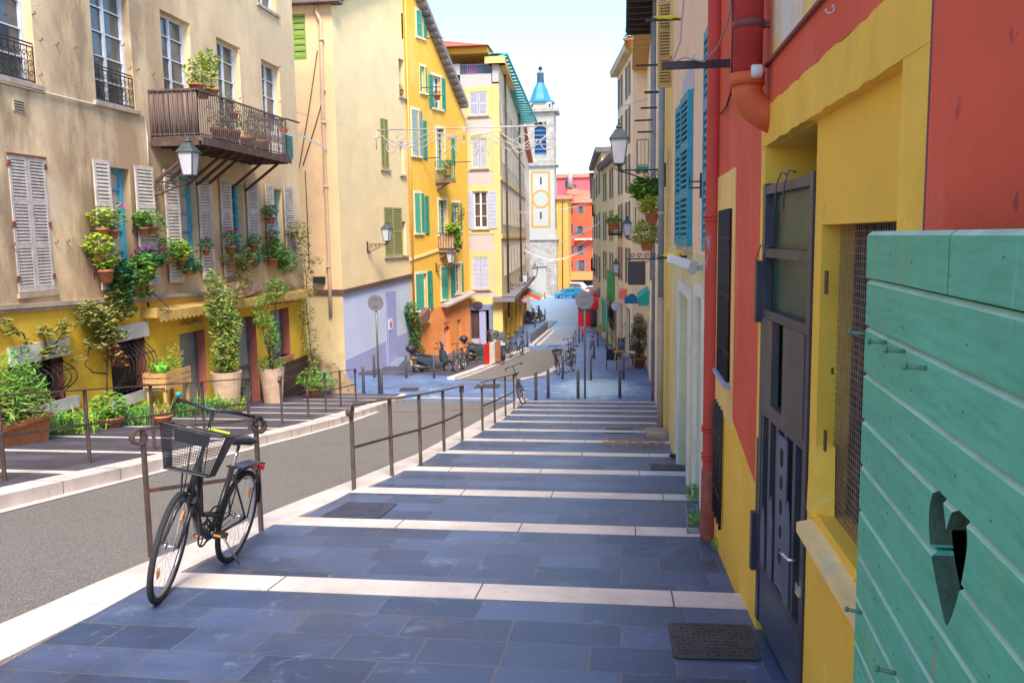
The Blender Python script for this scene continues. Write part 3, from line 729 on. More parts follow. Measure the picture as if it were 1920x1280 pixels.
potted('bushy lime green shrub in a pot raised highest on the balcony',bal(L.px(385,190,.9)[0],.85,.95),.16,.22,M['leafC'],520,.13,[(0,0,.55,.42,.42,.42),(.1,.1,.85,.3,.3,.3)],group=bg_)
potted('small clipped green plant at the near left corner of the balcony rail',bal(sA+.25,bo-.12,hr+.0),.17,.14,M['leafA'],120,.07,[(0,0,.25,.17,.17,.16)],group=bg_)
potted('dry reddish plant beside the small green one on the balcony rail',bal(sA+.95,bo-.12,hr+.0),.17,.14,M['leafR'],90,.06,[(0,0,.35,.2,.2,.3)],group=bg_)
potted('tall leafy plant in a large pot right of the reed screen',bal(sA+1.7,.8),.2,.38,M['leafD'],260,.09,[(0,0,.7,.3,.3,.4),(.1,.3,1.0,.2,.3,.25)],group=bg_)
potted('grey green lavender bush in a pot at the middle of the balcony',bal(sA+3.3,.8),.2,.36,mat('leaf_grey_green',(.14,.2,.12),.7,0,island=(.28,.34,.2)),420,.08,[(0,0,.72,.36,.4,.34)],group=bg_)
potted('low leafy plant in a clay pot left of the lavender on the balcony',bal(sA+2.4,.8),.2,.4,M['leafA'],240,.08,[(0,0,.6,.3,.34,.22)],group=bg_)
potted('spiky dark plant in a clay pot beside the air conditioner',bal(sA+4.2,.8),.2,.36,M['leafB'],220,.09,[(0,0,.62,.26,.3,.28)],group=bg_)
potted('small trailing plant hung on the balcony rail above the lavender',bal(sA+2.0,bo-.1,.62),.12,.16,M['leafR'],90,.06,[(0,0,.25,.16,.2,.12)],group=bg_)
potted('small pale succulent on the shelf near the far end of the balcony',bal(sA+6.0,.7,.75),.13,.14,M['leafD'],120,.07,[(0,0,.25,.2,.2,.14)],group=bg_)
ac=thing('air_conditioner','white and green air conditioner unit on the timber balcony','air conditioner',tuple(bal(sA+5.4,.7)))
s=sA+5.4
ibox(ac,'casing',M['white_trim'],L,s-.02,s+.75,zf+.02,zf+.72,.55,.9)
mb=MB()
for k in range(9): z=zf+.07+k*.07; mb.fbox(L,s+.04,s+.70,z,z+.045,.90,.925)
mb.build('fan_grille',mat('green_grille',(.02,.22,.17),.5,.1),ac)
mb=MB(); mb.bar(L.w(sB,zr+.02,bo),L.w(sB+.9,zr+.02,bo+.05),.04); mb.build('clothes_pole',M['iron'],house)

# ------------------------------------------------ pots on shutters and sills
gp='potted plants hung along the blue windows'
def wpot(label,x,y,r,leafm,n,size=.10,off=.26,bl=None,flower=None,fm=None,h=None):
    r*=.74; size*=1.15; n=int(n*1.25); s,z=L.px(x,y,off); h=(h*.78 if h else r*1.5)
    return potted(label,L.w(s,z,off),r,h,leafm,n,size,bl,flower,fm,gp,shelf=(L,s,z,off))
wpot('geranium in a clay pot, left of the pair under the leftmost shutter middle',193,446,.17,M['leafC'],130,bl=[(0,0,.42,.28,.28,.22)])
wpot('geranium with one pink bloom in front of the first blue window',211,448,.16,M['leafA'],120,bl=[(0,.05,.4,.26,.3,.2),(0,.35,.55,.1,.2,.15)],flower=2,fm=M['pink'])
wpot('bright yellow green geranium in a ring on the leftmost open shutter',186,487,.13,M['leafC'],170,bl=[(0,0,.32,.3,.3,.22)])
wpot('orange pot with yellow green plant lowest under the first blue window',200,530,.20,M['leafC'],190,.12,bl=[(0,0,.5,.26,.26,.28)],h=.34)
wpot('left clay pot of the pair on the second shutter',270,441,.15,M['leafA'],140,bl=[(0,0,.36,.24,.26,.18)])
wpot('right clay pot of the pair on the second shutter with trailing leaves',287,439,.15,M['leafA'],150,bl=[(0,0,.36,.24,.26,.18),(0,.35,.1,.15,.18,.3)])
wpot('dark leaved ivy plant on the cornice between first and second window',224,530,.16,M['leafB'],330,.14,.22,bl=[(.05,0,.15,.25,.4,.34),(.05,.1,-.2,.2,.25,.3)])
wpot('mid green ivy hanging over the cornice beside the dark one',255,524,.15,M['leafA'],330,.13,.22,bl=[(.05,.1,.2,.28,.42,.36),(.05,.3,-.25,.15,.2,.2)])
wpot('magenta cyclamen with dark leaves on the sill between the first windows',285,512,.16,M['leafB'],240,.13,.24,bl=[(0,0,.3,.3,.36,.2)],flower=9,fm=M['purple'])
wpot('loose green plant at the left of the second blue window sill',318,496,.15,M['leafA'],330,.09,.22,bl=[(0,0,.32,.28,.42,.3),(0,.5,.4,.2,.3,.2)])
wpot('green plant in a clay pot right of centre on the second window sill',342,497,.15,M['leafC'],300,.09,.24,bl=[(0,0,.34,.24,.36,.26)])
wpot('dark plant with purple blooms low on the second window sill',357,516,.15,M['leafB'],260,.11,.24,bl=[(0,0,.24,.26,.46,.22)],flower=5,fm=M['purple'])
wpot('single red flower in a small pot on the shutter right of the second window',387,478,.13,M['leafB'],80,.1,bl=[(0,0,.28,.22,.24,.14)],flower=2,fm=M['pink'])
wpot('geranium with red pink blooms at the third blue window',434,475,.17,M['leafA'],130,bl=[(0,.1,.42,.26,.36,.22)],flower=7,fm=M['pink'])
wpot('plain clay pot with trailing leaves on the shutter right of the third window',476,469,.15,M['leafA'],120,bl=[(0,.1,.3,.22,.3,.16),(0,.3,.1,.1,.14,.2)])
wpot('clay pot almost bare of leaves low under the third window',434,504,.14,M['leafD'],160,.09,bl=[(0,0,.3,.25,.4,.22)])
wpot('trailing olive green plant spilling over the cornice below the third window',458,508,.14,M['leafD'],620,.09,.22,bl=[(.05,-.1,.35,.3,.55,.35),(.08,-.3,-.1,.2,.35,.4)])
wpot('clay pot with blue green plant right of the spilling olive plant',478,503,.14,M['leafB'],200,.1,bl=[(0,.1,.35,.25,.5,.25)])
wpot('topmost clay pot on the shutter left of the fourth window',508,420,.18,M['leafA'],170,.1,bl=[(0,0,.40,.26,.3,.18)])
wpot('white flowered pot in the middle of the fourth window',511,452,.13,M['leafD'],70,.08,bl=[(0,0,.26,.22,.3,.1)],flower=8,fm=M['white_petal'])
wpot('small pot with pink bud below the white flowers',512,478,.12,M['leafA'],110,.09,bl=[(0,0,.3,.22,.3,.18)],flower=1,fm=M['pink'])
wpot('large leafy plant in a clay pot at the sill of the fourth window',512,500,.22,M['leafA'],420,.11,bl=[(0,.2,.5,.36,.6,.34),(0,.7,.2,.25,.4,.3)])
wpot('dense green plant falling over the cornice at the house corner',535,498,.15,M['leafA'],420,.10,.24,bl=[(.05,0,.1,.3,.55,.4)])
wpot('reddish brown hanging plant beside the last shutter at the house corner',552,446,.18,M['leafD'],380,.1,.3,bl=[(.1,.1,.2,.4,.5,.35),(.1,.5,-.35,.25,.3,.45)])

# ------------------------------------------------ street-level plants by the left house
def vine(name,label,stem,blobs,leafm,n,size,off=.12,group=None,extra=None):
    """stem: pixel path up the wall; blobs: (x,y,rx,ry) in wall pixels converted to metres"""
    mb=MB(); mb.use(M['bark'])
    for st in stem:
        pts=[L.w(*L.px(x,y,off),off) for x,y in st]; mb.tube(pts,[max(.008,.022-.014*i/len(pts)) for i in range(len(pts))],5)
    root=mb.build(name,None); tag(root,label,'climbing plant',group)
    mb=MB(); k=L.px(300,600,off); 
    mb.use(leafm)
    bl=[]
    for (x,y,rx,ry) in blobs:
        s,z=L.px(x,y,off+.05); s2,_=L.px(x+rx,y,off+.05); _,z2=L.px(x,y-ry,off+.05); bl.append((L.w(s,z,off+.08).x,s,z,.16,abs(s2-s),abs(z2-z)))
    leaf_mesh(mb,bl,n,size)
    mb.build('foliage',None,root)
    if extra:
        mb=MB(); mb.use(extra[0]); bl=[]
        for (x,y,rx,ry) in extra[1]:
            s,z=L.px(x,y,off+.05); s2,_=L.px(x+rx,y,off+.05); _,z2=L.px(x,y-ry,off+.05); bl.append((L.w(s,z,off+.08).x,s,z,.16,abs(s2-s),abs(z2-z)))
        leaf_mesh(mb,bl,extra[2],size); mb.build('foliage_red',None,root)
    return root
vine('climbing_plant','tall climber with olive and reddish leaves beside the second barred window',[[(200,745),(201,690),(204,640),(201,590),(205,545),(215,530)],[(203,640),(190,620),(170,600),(160,585)],[(200,700),(175,698),(160,685),(168,650)]],
  [(168,590,28,24),(190,610,25,26),(225,575,25,28),(214,555,16,22),(238,582,14,14),(165,570,14,12),(205,625,20,20),(180,640,22,16),(222,628,16,10)],M['leafD'],1500,.13,extra=(M['leafR'],[(208,660,14,20),(220,675,14,14),(195,645,14,10)],170))
vine('climbing_plant','thin sparse climber with drooping branches on the yellow wall at the left edge',[[(60,700),(90,660),(115,630),(128,605),(122,590)],[(90,660),(80,625),(85,612)],[(0,600),(14,596),(24,610)],[(30,625),(42,622),(52,645)]],
  [(84,620,12,14),(105,625,16,14),(122,608,14,16),(6,610,12,18),(28,625,12,12),(100,655,30,12),(140,672,14,6),(50,640,10,8)],M['leafD'],330,.14)
vine('climbing_plant','slim climber on the corner of the yellow house, growing out of a barrel',[[(590,700),(583,660),(578,610),(573,560),(575,520),(570,490)],[(578,610),(570,600),(565,640)]],
  [(575,592,13,24),(580,640,14,30),(588,670,12,20),(566,580,8,24),(577,545,14,12),(573,515,14,16),(590,490,14,10),(572,480,10,12)],M['leafD'],750,.13,off=.2)
vine('climbing_plant','olive creeper hanging over the middle of the scalloped canopy',[[(430,600),(428,575),(440,550),(452,535),(458,515)]],
  [(420,575,24,20),(438,556,20,12),(400,560,16,16),(450,540,12,12),(415,600,22,20)],M['leafD'],700,.12,off=.5)
vine('climbing_plant','green creeper tuft draped on the canopy right of the oval board',[[(515,600),(517,560),(520,535)]],[(517,545,22,14),(512,530,16,12),(505,558,16,8)],M['leafA'],420,.11,off=.45)
def tall_planter(label,x,yb,rp,hp,bl,leafm,n,size,extra=None):
    p=L.px(x,yb,.75); z=tz(p[0])+.13; c=L.w(p[0],z,.75)
    root=thing('planter',label,'planter',tuple(c),'ribbed stone planters with tall plants')
    mb=MB(); k=14; prof=[]
    for i in range(k+1):
        t=i/k; r=rp*(.72+.28*t); prof+= [(r,hp*t),(r*1.02,hp*(t+.45/k))] if i<k else [(r,hp)]
    prof+=[(rp*.88,hp),(rp*.85,hp-.08),(.01,hp-.07)]
    mb.lathe(prof,c,18,smooth=False); mb.build('pot',mat('ribbed_pale_stone',(.58,.40,.29),.9,.2,4,.3,30),root)
    mb=MB(); mb.use(M['bark'])
    for b in bl:
        for _ in range(5):
            q=c+V((b[0]+random.uniform(-.5,.5)*b[3],b[1]+random.uniform(-.5,.5)*b[4],b[2]+random.uniform(-.3,.8)*b[5])); p0=c+V((random.uniform(-.3,.3)*rp,random.uniform(-.3,.3)*rp,hp-.1))
            mb.tube([p0,(p0+q)/2+V((random.uniform(-.1,.1),random.uniform(-.1,.1),0)),q],[.014,.01,.004],5)
    mb.build('stem',None,root)
    mb=MB(); mb.use(leafm); leaf_mesh(mb,[(c.x+b[0],c.y+b[1],c.z+b[2],b[3],b[4],b[5]) for b in bl],n,size,droop=.8,asp=.28)
    mb.build('foliage',None,root)
    if extra:
        mb=MB(); mb.use(extra[0]); leaf_mesh(mb,[(c.x+b[0],c.y+b[1],c.z+b[2],b[3],b[4],b[5]) for b in extra[1]],extra[2],.1); mb.build('undergrowth',None,root)
    return root
tall_planter('ribbed stone planter with dense tall bamboo left of the glazed door',428,765,.38,.95,[(0,0,1.45,.36,.42,.5),(0,.1,2.0,.40,.48,.5),(0,-.2,2.5,.34,.40,.4),(-.1,.1,2.9,.25,.36,.35),(-.1,-.3,3.2,.2,.26,.3),(0,.45,2.2,.2,.25,.4)],M['leafM'],1700,.16,(M['leafA'],[(0,0,1.2,.35,.35,.3)],200))
tall_planter('ribbed stone planter with slim airy plant right of the glazed door',512,738,.35,1.0,[(0,-.05,2.0,.26,.36,.5),(-.1,-.3,2.6,.24,.34,.5),(0,.2,1.7,.2,.3,.4)],M['leafA'],850,.12,(M['leafB'],[(0,0,1.12,.42,.42,.22)],330))
# big rectangular planter at left with feathery bamboo
q=G(5,858,.13)
root=thing('planter','long terracotta trough with big feathery green bush at the left edge','planter',(q.x,q.y,q.z))
lp=L.px(65,800,1.1); s1=lp[0]; s0=s1-2.3; z0=tz(s1)+.13
mb=MB(); mb.use(M['terracotta']); 
def trough(mb,s0,s1,o0,o1,z0,h,t=.05):
    mb.hexa([L.w(s0+t,z0,o0+t),L.w(s1-t,z0,o0+t),L.w(s1-t,z0,o1-t),L.w(s0+t,z0,o1-t),L.w(s0,z0+h*.85,o0),L.w(s1,z0+h*.85,o0),L.w(s1,z0+h*.85,o1),L.w(s0,z0+h*.85,o1)])
    mb.fbox(L,s0-.03,s1+.03,z0+h*.85,z0+h,o0-.03,o1+.03)
trough(mb,s0,s1,.6,1.4,z0-.05,.50); mb.use(M['soil']); mb.fbox(L,s0+.04,s1-.04,z0+.45,z0+.455,.66,1.34); mb.build('trough',None,root)
mb=MB(); mb.use(M['leafA']); cc=L.w((s0+s1)/2,z0,1.0)
leaf_mesh(mb,[(cc.x,cc.y-.5,cc.z+1.0,.5,.7,.5),(cc.x,cc.y+.2,cc.z+.9,.5,.8,.45),(cc.x+.1,cc.y+.7,cc.z+.9,.42,.6,.45),(cc.x,cc.y+.9,cc.z+1.2,.3,.45,.35),(cc.x,cc.y-.2,cc.z+1.35,.4,.6,.35)],2600,.17,droop=.6,asp=.16)
mb.use(M['leafM']); leaf_mesh(mb,[(cc.x+.1,cc.y+.3,cc.z+.7,.55,1.1,.35),(cc.x+.2,cc.y+.9,cc.z+.6,.4,.5,.3)],1500,.15,droop=.9,asp=.16); mb.build('foliage',None,root)
mb=MB()
for k in range(30):
    p0=cc+V((random.uniform(-.2,.2),random.uniform(-.9,.9),.4)); q=p0+V((random.uniform(-.4,.4),random.uniform(-.5,.5),random.uniform(.6,1.2))); mb.tube([p0,(p0+q)/2+V((0,0,.1)),q],[.008,.006,.003],4)
mb.build('stem',M['bark'],root)
# verge of grasses and leafy weeds along the wall
mb=MB(); random.seed(5); s=12.8
while s<20.2:
    z=tz(s)+.12; c=L.w(s,z,random.uniform(.35,1.1))
    mb.use(random.choice([M['leafA'],M['leafA'],M['leafB'],M['leafC']])); blades(mb,c,.4,40,random.uniform(.25,.55),.009,1.4)
    if random.random()<.9:
        mb.use(random.choice([M['leafA'],M['leafC'],M['leafB']])); leaf_mesh(mb,[(c.x,c.y,c.z+.16,.36,.33,.2)],90,.10)
    s+=.22
o=mb.build('verge_plants',None); tag(o,'strip of grasses and leafy weeds along the foot of the yellow wall','ground cover',None,'stuff')
def gpot(label,x,y,r,h,leafm,n,size,bl,lift=.13,**k):
    q=G(x,y,lift); return potted(label,(q.x,q.y,q.z),r,h,leafm,n,size,bl,group='pots standing on the left pavement',**k)
gpot('clay bowl with green grass among the weeds below the second barred window',208,800,.24,.2,M['leafA'],420,.12,[(0,0,.42,.33,.36,.26)])
gpot('small empty looking clay pot in the weeds behind the bicycle handlebar',305,796,.2,.2,M['leafR'],60,.07,[(0,0,.35,.2,.2,.1)])
gpot('clay pot with wispy tall grass in front of the first glazed door',357,758,.2,.3,M['leafA'],300,.12,[(0,0,.6,.4,.5,.35),(.1,.1,1.1,.3,.4,.35)])
gpot('small clay pot with tall leafy plant at the foot of the bamboo planter',447,762,.17,.3,M['leafB'],320,.12,[(0,0,.6,.22,.26,.4)])
gpot('wide clay pot with grey green bush in front of the right ribbed planter',505,746,.30,.32,M['leafB'],330,.1,[(0,0,.5,.4,.45,.25)])
gpot('clay pot with spreading ferny bush at the far corner of the yellow house',590,745,.22,.3,M['leafA'],800,.12,[(0,0,.6,.5,.6,.4),(.1,.3,.4,.5,.6,.35)])
gpot('red geranium in a clay pot beside the wooden crate stand',372,735,.18,.3,M['leafA'],110,.1,[(0,0,.42,.3,.3,.15)],flower=2,fm=M['pink'])
q=G(548,742,.13); root=thing('planter','green slatted wooden trough with low plants near the house corner','planter',tuple(q))
mb=MB()
for k in range(4): mb.box((q.x-.2,q.y-.6,q.z+.02+k*.09),(q.x+.2,q.y+.6,q.z+.10+k*.09))
mb.build('trough',mat('green_grey_wood',(.25,.29,.16),.9,.2,4),root); mb=MB(); mb.use(M['leafC']); leaf_mesh(mb,[(q.x,q.y,q.z+.5,.25,.6,.2)],220,.1); mb.build('foliage',None,root)
# wooden crate on legs with small plants
s,z=L.px(288,716,.5); s2=L.px(336,700,.5)[0]; root=thing('plant_stand','wooden crate stand with small plants and a lime pot beside the first glazed door','plant stand',tuple(L.w(s,z,.5)))
zt=L.px(300,703,.5)[1]; pal=mat('pallet_wood',(.62,.36,.15),.85,.25,6,.2,30); mb=MB()
for k in range(3): mb.fbox(L,s,s2,zt-.02-k*.13,zt+.08-k*.13,.75,.78); mb.fbox(L,s,s2,zt-.02-k*.13,zt+.08-k*.13,.25,.28); mb.fbox(L,s,s+.03,zt-.02-k*.13,zt+.08-k*.13,.29,.74)
mb.fbox(L,s,s2,zt-.27,zt-.24,.29,.74); mb.build('crate',pal,root)
for a in (s+.04,s2-.1):
    for o_ in (.3,.68): MB().fbox(L,a,a+.07,tz(s)-.05,zt-.28,o_,o_+.07).build('leg',pal,root)
tag(MB().lathe([(.09,0),(.13,.2),(.12,.2)],L.w(s+.25,zt+.02,.55),12).build('flower_pot',mat('lime_plastic',(.2,.75,.05),.5,.05)),'small lime green pot on the wooden crate stand','pot')
mb=MB(); mb.use(M['leafA']); c=L.w((s+s2)/2,zt+.2,.5); leaf_mesh(mb,[(c.x,c.y,c.z,.22,.7,.2)],260,.1); mb.use(M['leafD']); leaf_mesh(mb,[(c.x,c.y+.4,c.z+.2,.15,.35,.2)],80,.08); mb.build('foliage',None,root)

# ================================================================= CREAM HOUSE ACROSS THE CROSS STREET
C0=(-11.3,33.5)
c2d=(math.sin(R(11.2)),math.cos(R(11.2)))
Fs=Fac(C0,c2d,(c2d[1],-c2d[0]))            # street side
Ff=Fac(C0,(1,0),(0,-1))                    # end wall facing up the hill (s runs to +X, so negative values)
L2=Fs.px(766,400)[0]
ch=thing('cream_house','tall cream plaster house with pale blue ground floor wall and olive shutters','house',(-11.3,36,-4))
M['cream']=mat('cream_render',(.88,.67,.36),.9,.08,.8,.2,25,stain=[(.9,.58,.75,.35,(.55,.42,.24),.25),(2.2,.66,.73,.5,(.42,.34,.2),.15)])
M['cream_end']=mat('peach_cream_render',(.86,.57,.31),.9,.1,.7,.2,25,stain=[(1,.6,.75,.3,(.5,.36,.24),.25)])
M['olive']=mat('olive_paint',(.32,.31,.11),.75,.15,5)
M['green_sh']=mat('teal_green_paint',(.05,.30,.20),.7,.12,5)
M['lilac']=mat('lilac_blue_paint',(.58,.62,.76),.85,.06,.7)
M['purple_wall']=mat('lilac_purple_paint',(.36,.37,.60),.85,.08,.7)
holes=[]
def o2(Fc,x0,x1,yt,yb): return opening(Fc,x0,x1,yt,yb)
n1=o2(Fs,747,757,109,180); n2=o2(Fs,752,758,24,72); n3=o2(Fs,749,757,264,327); n4=o2(Fs,719,752,388,481); n5=o2(Fs,712,726,221,316); n6=o2(Fs,752,761,415,479)
zc0=Ff.px(640,546)[1]; zcE=Fs.px(766,516)[1]
pz=V((C0[0],C0[1],zc0)); cpn=V((-(zcE-zc0)/L2*c2d[0],-(zcE-zc0)/L2*c2d[1],1)).normalized()
# roof line: rises along the street side
ra=Fs.px(627,8); rb=Fs.px(700,-18)
rn=V((-(rb[1]-ra[1])/(rb[0]-ra[0])*c2d[0],-(rb[1]-ra[1])/(rb[0]-ra[0])*c2d[1],1)).normalized(); rp=Fs.w(ra[0],ra[1])
wall(Fs,0,L2,-2,16,[n1,n2,n3,n4,n5,n6],M['cream'],'street_wall',ch,.35,cuts=[(pz,-cpn),(rp,rn)])
mb=MB(); mb.use(M['lilac']); mb.mesh([Fs.w(0,-5),Fs.w(L2,-5),Fs.w(L2,zcE),Fs.w(0,zc0)],[(0,1,2,3)]); mb.build('painted_wall',None,ch)
p=[Fs.px(642,677),Fs.px(724,640),Fs.px(765,622)]
mb=MB(); mb.prism([Fs.w(.02,-5,.002),Fs.w(L2,-5,.002)]+[Fs.w(min(max(s,.02),L2),z,.002) for s,z in p[::-1]],Fs.n*.006); mb.build('painted_dado',M['purple_wall'],ch)
dd=[Fs.px(721,548),Fs.px(740,545),Fs.px(723,692),Fs.px(740,690)]
mb=MB(); mb.fbox(Fs,dd[0][0],dd[1][0],dd[2][1]-.4,dd[0][1],.01,.05); mb.fbox(Fs,dd[0][0]+.1,dd[1][0]-.1,dd[2][1]-.4,dd[0][1]-.35,.05,.07); mb.build('door',M['purple_wall'],ch)
s,z=Fs.px(731,608,.05); tag(MB().fbox(Fs,s-.2,s+.2,z-.25,z+.25,.075,.09).build('notice_board',mat('white_paper',(.75,.72,.76),.7,.1),None),'small white notice with red marks on the lilac door','notice')
MB().fbox(Fs,s-.05,s+.1,z-.15,z+.12,.091,.095).build('notice_mark',mat('red_ink',(.6,.05,.1),.7,.2,8),bpy.data.objects['notice_board'])
mb=MB(); a=[Fs.px(723,690),Fs.px(744,685)]; q=Fs.w(a[0][0],-4.6,.2)
mb.prism([Fs.w(a[0][0],-4.7,.02),Fs.w(a[1][0],-4.7,.02),Fs.w(a[1][0],-3.85,.02),Fs.w(a[0][0]+.3,-4.1,.02)],Fs.n*.5); mb.build('cellar_hatch',mat('hatch_grey',(.2,.22,.3),.7,.1),ch)
# end wall
zt=Ff.px(590,10)[1]
g1=[-3.05,Ff.px(573,60)[0],Ff.px(560,113)[1],Ff.px(560,27)[1]]; g1[0]=g1[1]-1.1
wall(Ff,-26,0,zc0,zt,[g1],M['cream_end'],'end_wall',ch,.2)
wall(Ff,-26,0,-5.2,zc0,[],mat('ochre_render',(.72,.53,.25),.9,.14,.9,.2,25,stain=[(1.2,.55,.7,.5,(.4,.28,.16),.6)]),'lower_end_wall',ch)
shutter(Ff,g1[0],(g1[0]+g1[1])/2,g1[2],g1[3],ch,mat('bright_olive_green',(.22,.34,.05),.7,.1),-.05,4,2); shutter(Ff,(g1[0]+g1[1])/2,g1[1],g1[2],g1[3],ch,MATS['bright_olive_green'],-.05,4,2)
mb=MB(); mb.fbox(Ff,-26,.12,zc0-.1,zc0+.07,0,.10); mb.hexa([Fs.w(0,zc0-.1,0),Fs.w(L2,zcE-.1,0),Fs.w(L2,zcE-.1,.12),Fs.w(0,zc0-.1,.12),Fs.w(0,zc0+.06,0),Fs.w(L2,zcE+.06,0),Fs.w(L2,zcE+.06,.12),Fs.w(0,zc0+.06,.12)])
mb.build('cornice',mat('brown_cornice',(.13,.07,.05),.9,.2,4,.2,30),ch)
mb=MB(); mb.fbox(Ff,-26,.4,zt,zt+.12,-.2,.45); mb.build('eave',mat('grey_brown_eave',(.2,.15,.13),.9,.2),ch)
mb=MB(); e0=Fs.w(0,zt+.12,.35); d=Fs.d*L2; k=(rb[1]-ra[1])/(rb[0]-ra[0])
mb.hexa([Fs.w(0,ra[1],.3),Fs.w(L2,ra[1]+k*L2,.3),Fs.w(L2,ra[1]+k*L2,-9),Fs.w(0,ra[1],-9),Fs.w(0,ra[1]+.25,.3),Fs.w(L2,ra[1]+k*L2+.25,.3),Fs.w(L2,ra[1]+k*L2+.25,-9),Fs.w(0,ra[1]+.25,-9)])
mb.build('roof',mat('blue_tarpaulin',(.07,.25,.50),.5,.15,2),ch)
MB().box((-34,33.9,-5),(-11.9,40,zt-.1)).build('core',M['cream_end'],ch)
MB().hexa([Fs.w(.4,-5,-.4),Fs.w(L2-.02,-5,-.4),Fs.w(L2-.02,-5,-8),Fs.w(.4,-5,-8),Fs.w(.4,ra[1]-.1,-.4),Fs.w(L2-.02,ra[1]+k*L2-.1,-.4),Fs.w(L2-.02,ra[1]+k*L2-.1,-8),Fs.w(.4,ra[1]-.1,-8)]).build('core',M['cream'],ch)
# window leaves and niches
for a,b in ((n4[0],(n4[0]+n4[1])/2),((n4[0]+n4[1])/2,n4[1])): shutter(Fs,a+.01,b-.01,n4[2],n4[3],ch,M['olive'],-.02,24,2,thick=.05)
for a,b in ((n5[0],(n5[0]+n5[1])/2),((n5[0]+n5[1])/2,n5[1])): shutter(Fs,a+.01,b-.01,n5[2],n5[3],ch,M['olive'],-.02,24,2,thick=.05)
for q in (n1,n2,n3,n6): window(Fs,q,ch,mat('brown_window_wood',(.22,.13,.08),.7,.15),M['glass'],.3,1,2,.05)
for q in (n1,n3,n4,n5,n6): ibox(ch,'sill',M['stone_trim'],Fs,q[0]-.1,q[1]+.1,q[2]-.08,q[2],-.1,.1)
s=(n1[0]+n1[1])/2; potted('small green plant on the narrow window ledge high on the cream wall',Fs.w(s,n1[2],-.12),.12,.2,M['leafA'],90,.12,[(0,0,.42,.2,.25,.25)],group='plants on far ledges')
# drainpipe with collars
mb=MB(); pp=[(593,10),(593,22),(601,40),(604,160),(609,300),(614,420),(618,520),(620,590)]
pts=[Ff.w(*Ff.px(x,y,.12),.12) for x,y in pp]; mb.tube(pts,.075,10)
for x,y in ((603,75),(607,230),(611,350),(616,500)): q=Ff.w(*Ff.px(x,y,.12),.12); mb.lathe([(.1,-.05),(.1,.05)],q,10)
mb.build('drainpipe',mat('cream_pipe',(.62,.42,.26),.6,.1),ch)
mb=MB(); mb.use(M['iron']); a=Ff.w(*Ff.px(600,525,.1),.0); mb.box((a.x-.25,a.y-.25,a.z-.12),(a.x+.2,a.y,a.z+.14)); mb.build('meter_box',None,ch)
mb=MB()
for pts in ([(595,95),(580,200),(560,320),(556,380)],[(610,170),(590,240),(568,310)],[(572,320),(576,400),(580,500)]): mb.tube([Ff.w(*Ff.px(x,y,.05),.05) for x,y in pts],.018,4)
mb.build('cable',M['iron'],ch)
# masonry stub with brickwork at the foot of the end wall and its barrel
q=G(583,740,.1)
mb=MB(); n=10; mb.prism([V((q.x-1.1+2.4*t/n,q.y+.9,q.z-.3+(1.75*math.cos(t/n*math.pi/2)**.7 if t<n else 0))) for t in range(n+1)]+[V((q.x-1.1,q.y+.9,q.z-.3))],(0,.35,0))
tag(mb.build('masonry_stub',mat('rubble',(.42,.28,.15),.95,.3,5,.5,20,stain=[(5,.5,.6,.7,(.2,.15,.12),1)])),'low curved rubble wall stub at the yellow house corner','wall')
bq=thing('barrel','small grey wooden barrel at the far corner of the yellow house','barrel',(q.x,q.y,q.z))
MB().lathe([(.24,0),(.30,.2),(.31,.35),(.29,.55),(.25,.72),(.01,.73)],q+V((.35,.3,0)),16).build('barrel_body',mat('barrel_wood',(.30,.25,.24),.9,.3,6,streak=.1),bq)
mb=MB()
for h,r_ in ((.1,.28),(.28,.315),(.48,.305),(.66,.27)): mb.lathe([(r_+.008,h-.02),(r_+.008,h+.02)],q+V((.35,.3,0)),16,cap=False)
mb.build('hoop',M['iron'],bq)

# ================================================================= YELLOW HOUSE WITH THE SLOPING ROOF
Y0=Fs.w(L2,0); y0=(Y0.x,Y0.y); a3=R(18.3)
Fy=Fac(y0,(math.sin(a3),math.cos(a3)),(math.cos(a3),-math.sin(a3)))
L3=Fy.px(881,560)[0]
yh=thing('yellow_house','bright yellow house with teal green shutters, two small balconies and a steep roof edge','house',(y0[0],y0[1]+3,-4.5))
M['yellow']=mat('warm_yellow_render',(.84,.47,.06),.9,.08,.8,.2,25,stain=[(.7,.55,.7,.4,(.88,.66,.28),.5),(3,.68,.74,.4,(.6,.4,.2),.3)])
M['orange']=mat('orange_render',(.78,.27,.08),.9,.12,1,.2,25,stain=[(1.2,.55,.68,.5,(.85,.55,.36),.5)])
pixw=[(780,792,19,68,'open'),(788,796,124,173,'white'),(810,826,141,202,'both'),(771,784,205,291,'grey'),(792,798,226,297,'shut'),(818,832,240,316,'door'),
 (845,851,257,306,'shut'),(777,788,362,437,'open'),(795,802,367,438,'shut'),(822,837,375,440,'door'),(849,861,380,432,'white'),
 (779,800,514,583,'open'),(800,808,508,575,'shut'),(827,843,501,562,'open'),(852,864,495,550,'white')]
hs=[]; 
for x0,x1,yt,yb,k in pixw:
    hs.append(opening(Fy,x0,x1,yt,yb))
rA=Fy.px(790,0,.3); rB=Fy.px(872,200,.3); kk=(rB[1]-rA[1])/(rB[0]-rA[0]); kz=lambda s: rA[1]+kk*(s-rA[0])
rn=V((-kk*Fy.d.x,-kk*Fy.d.y,1)).normalized()
lz=[Fy.px(827,573),Fy.px(881,548)]; lk=(lz[1][1]-lz[0][1])/(lz[1][0]-lz[0][0]); 
lf=lambda s: lz[0][1]+lk*(s-lz[0][0])
ln=V((-lk*Fy.d.x,-lk*Fy.d.y,1)).normalized()
lp0=Fy.w(lz[0][0],lz[0][1])
hh=[h for h,p_ in zip(hs,pixw) if p_[4] not in('shut',)]
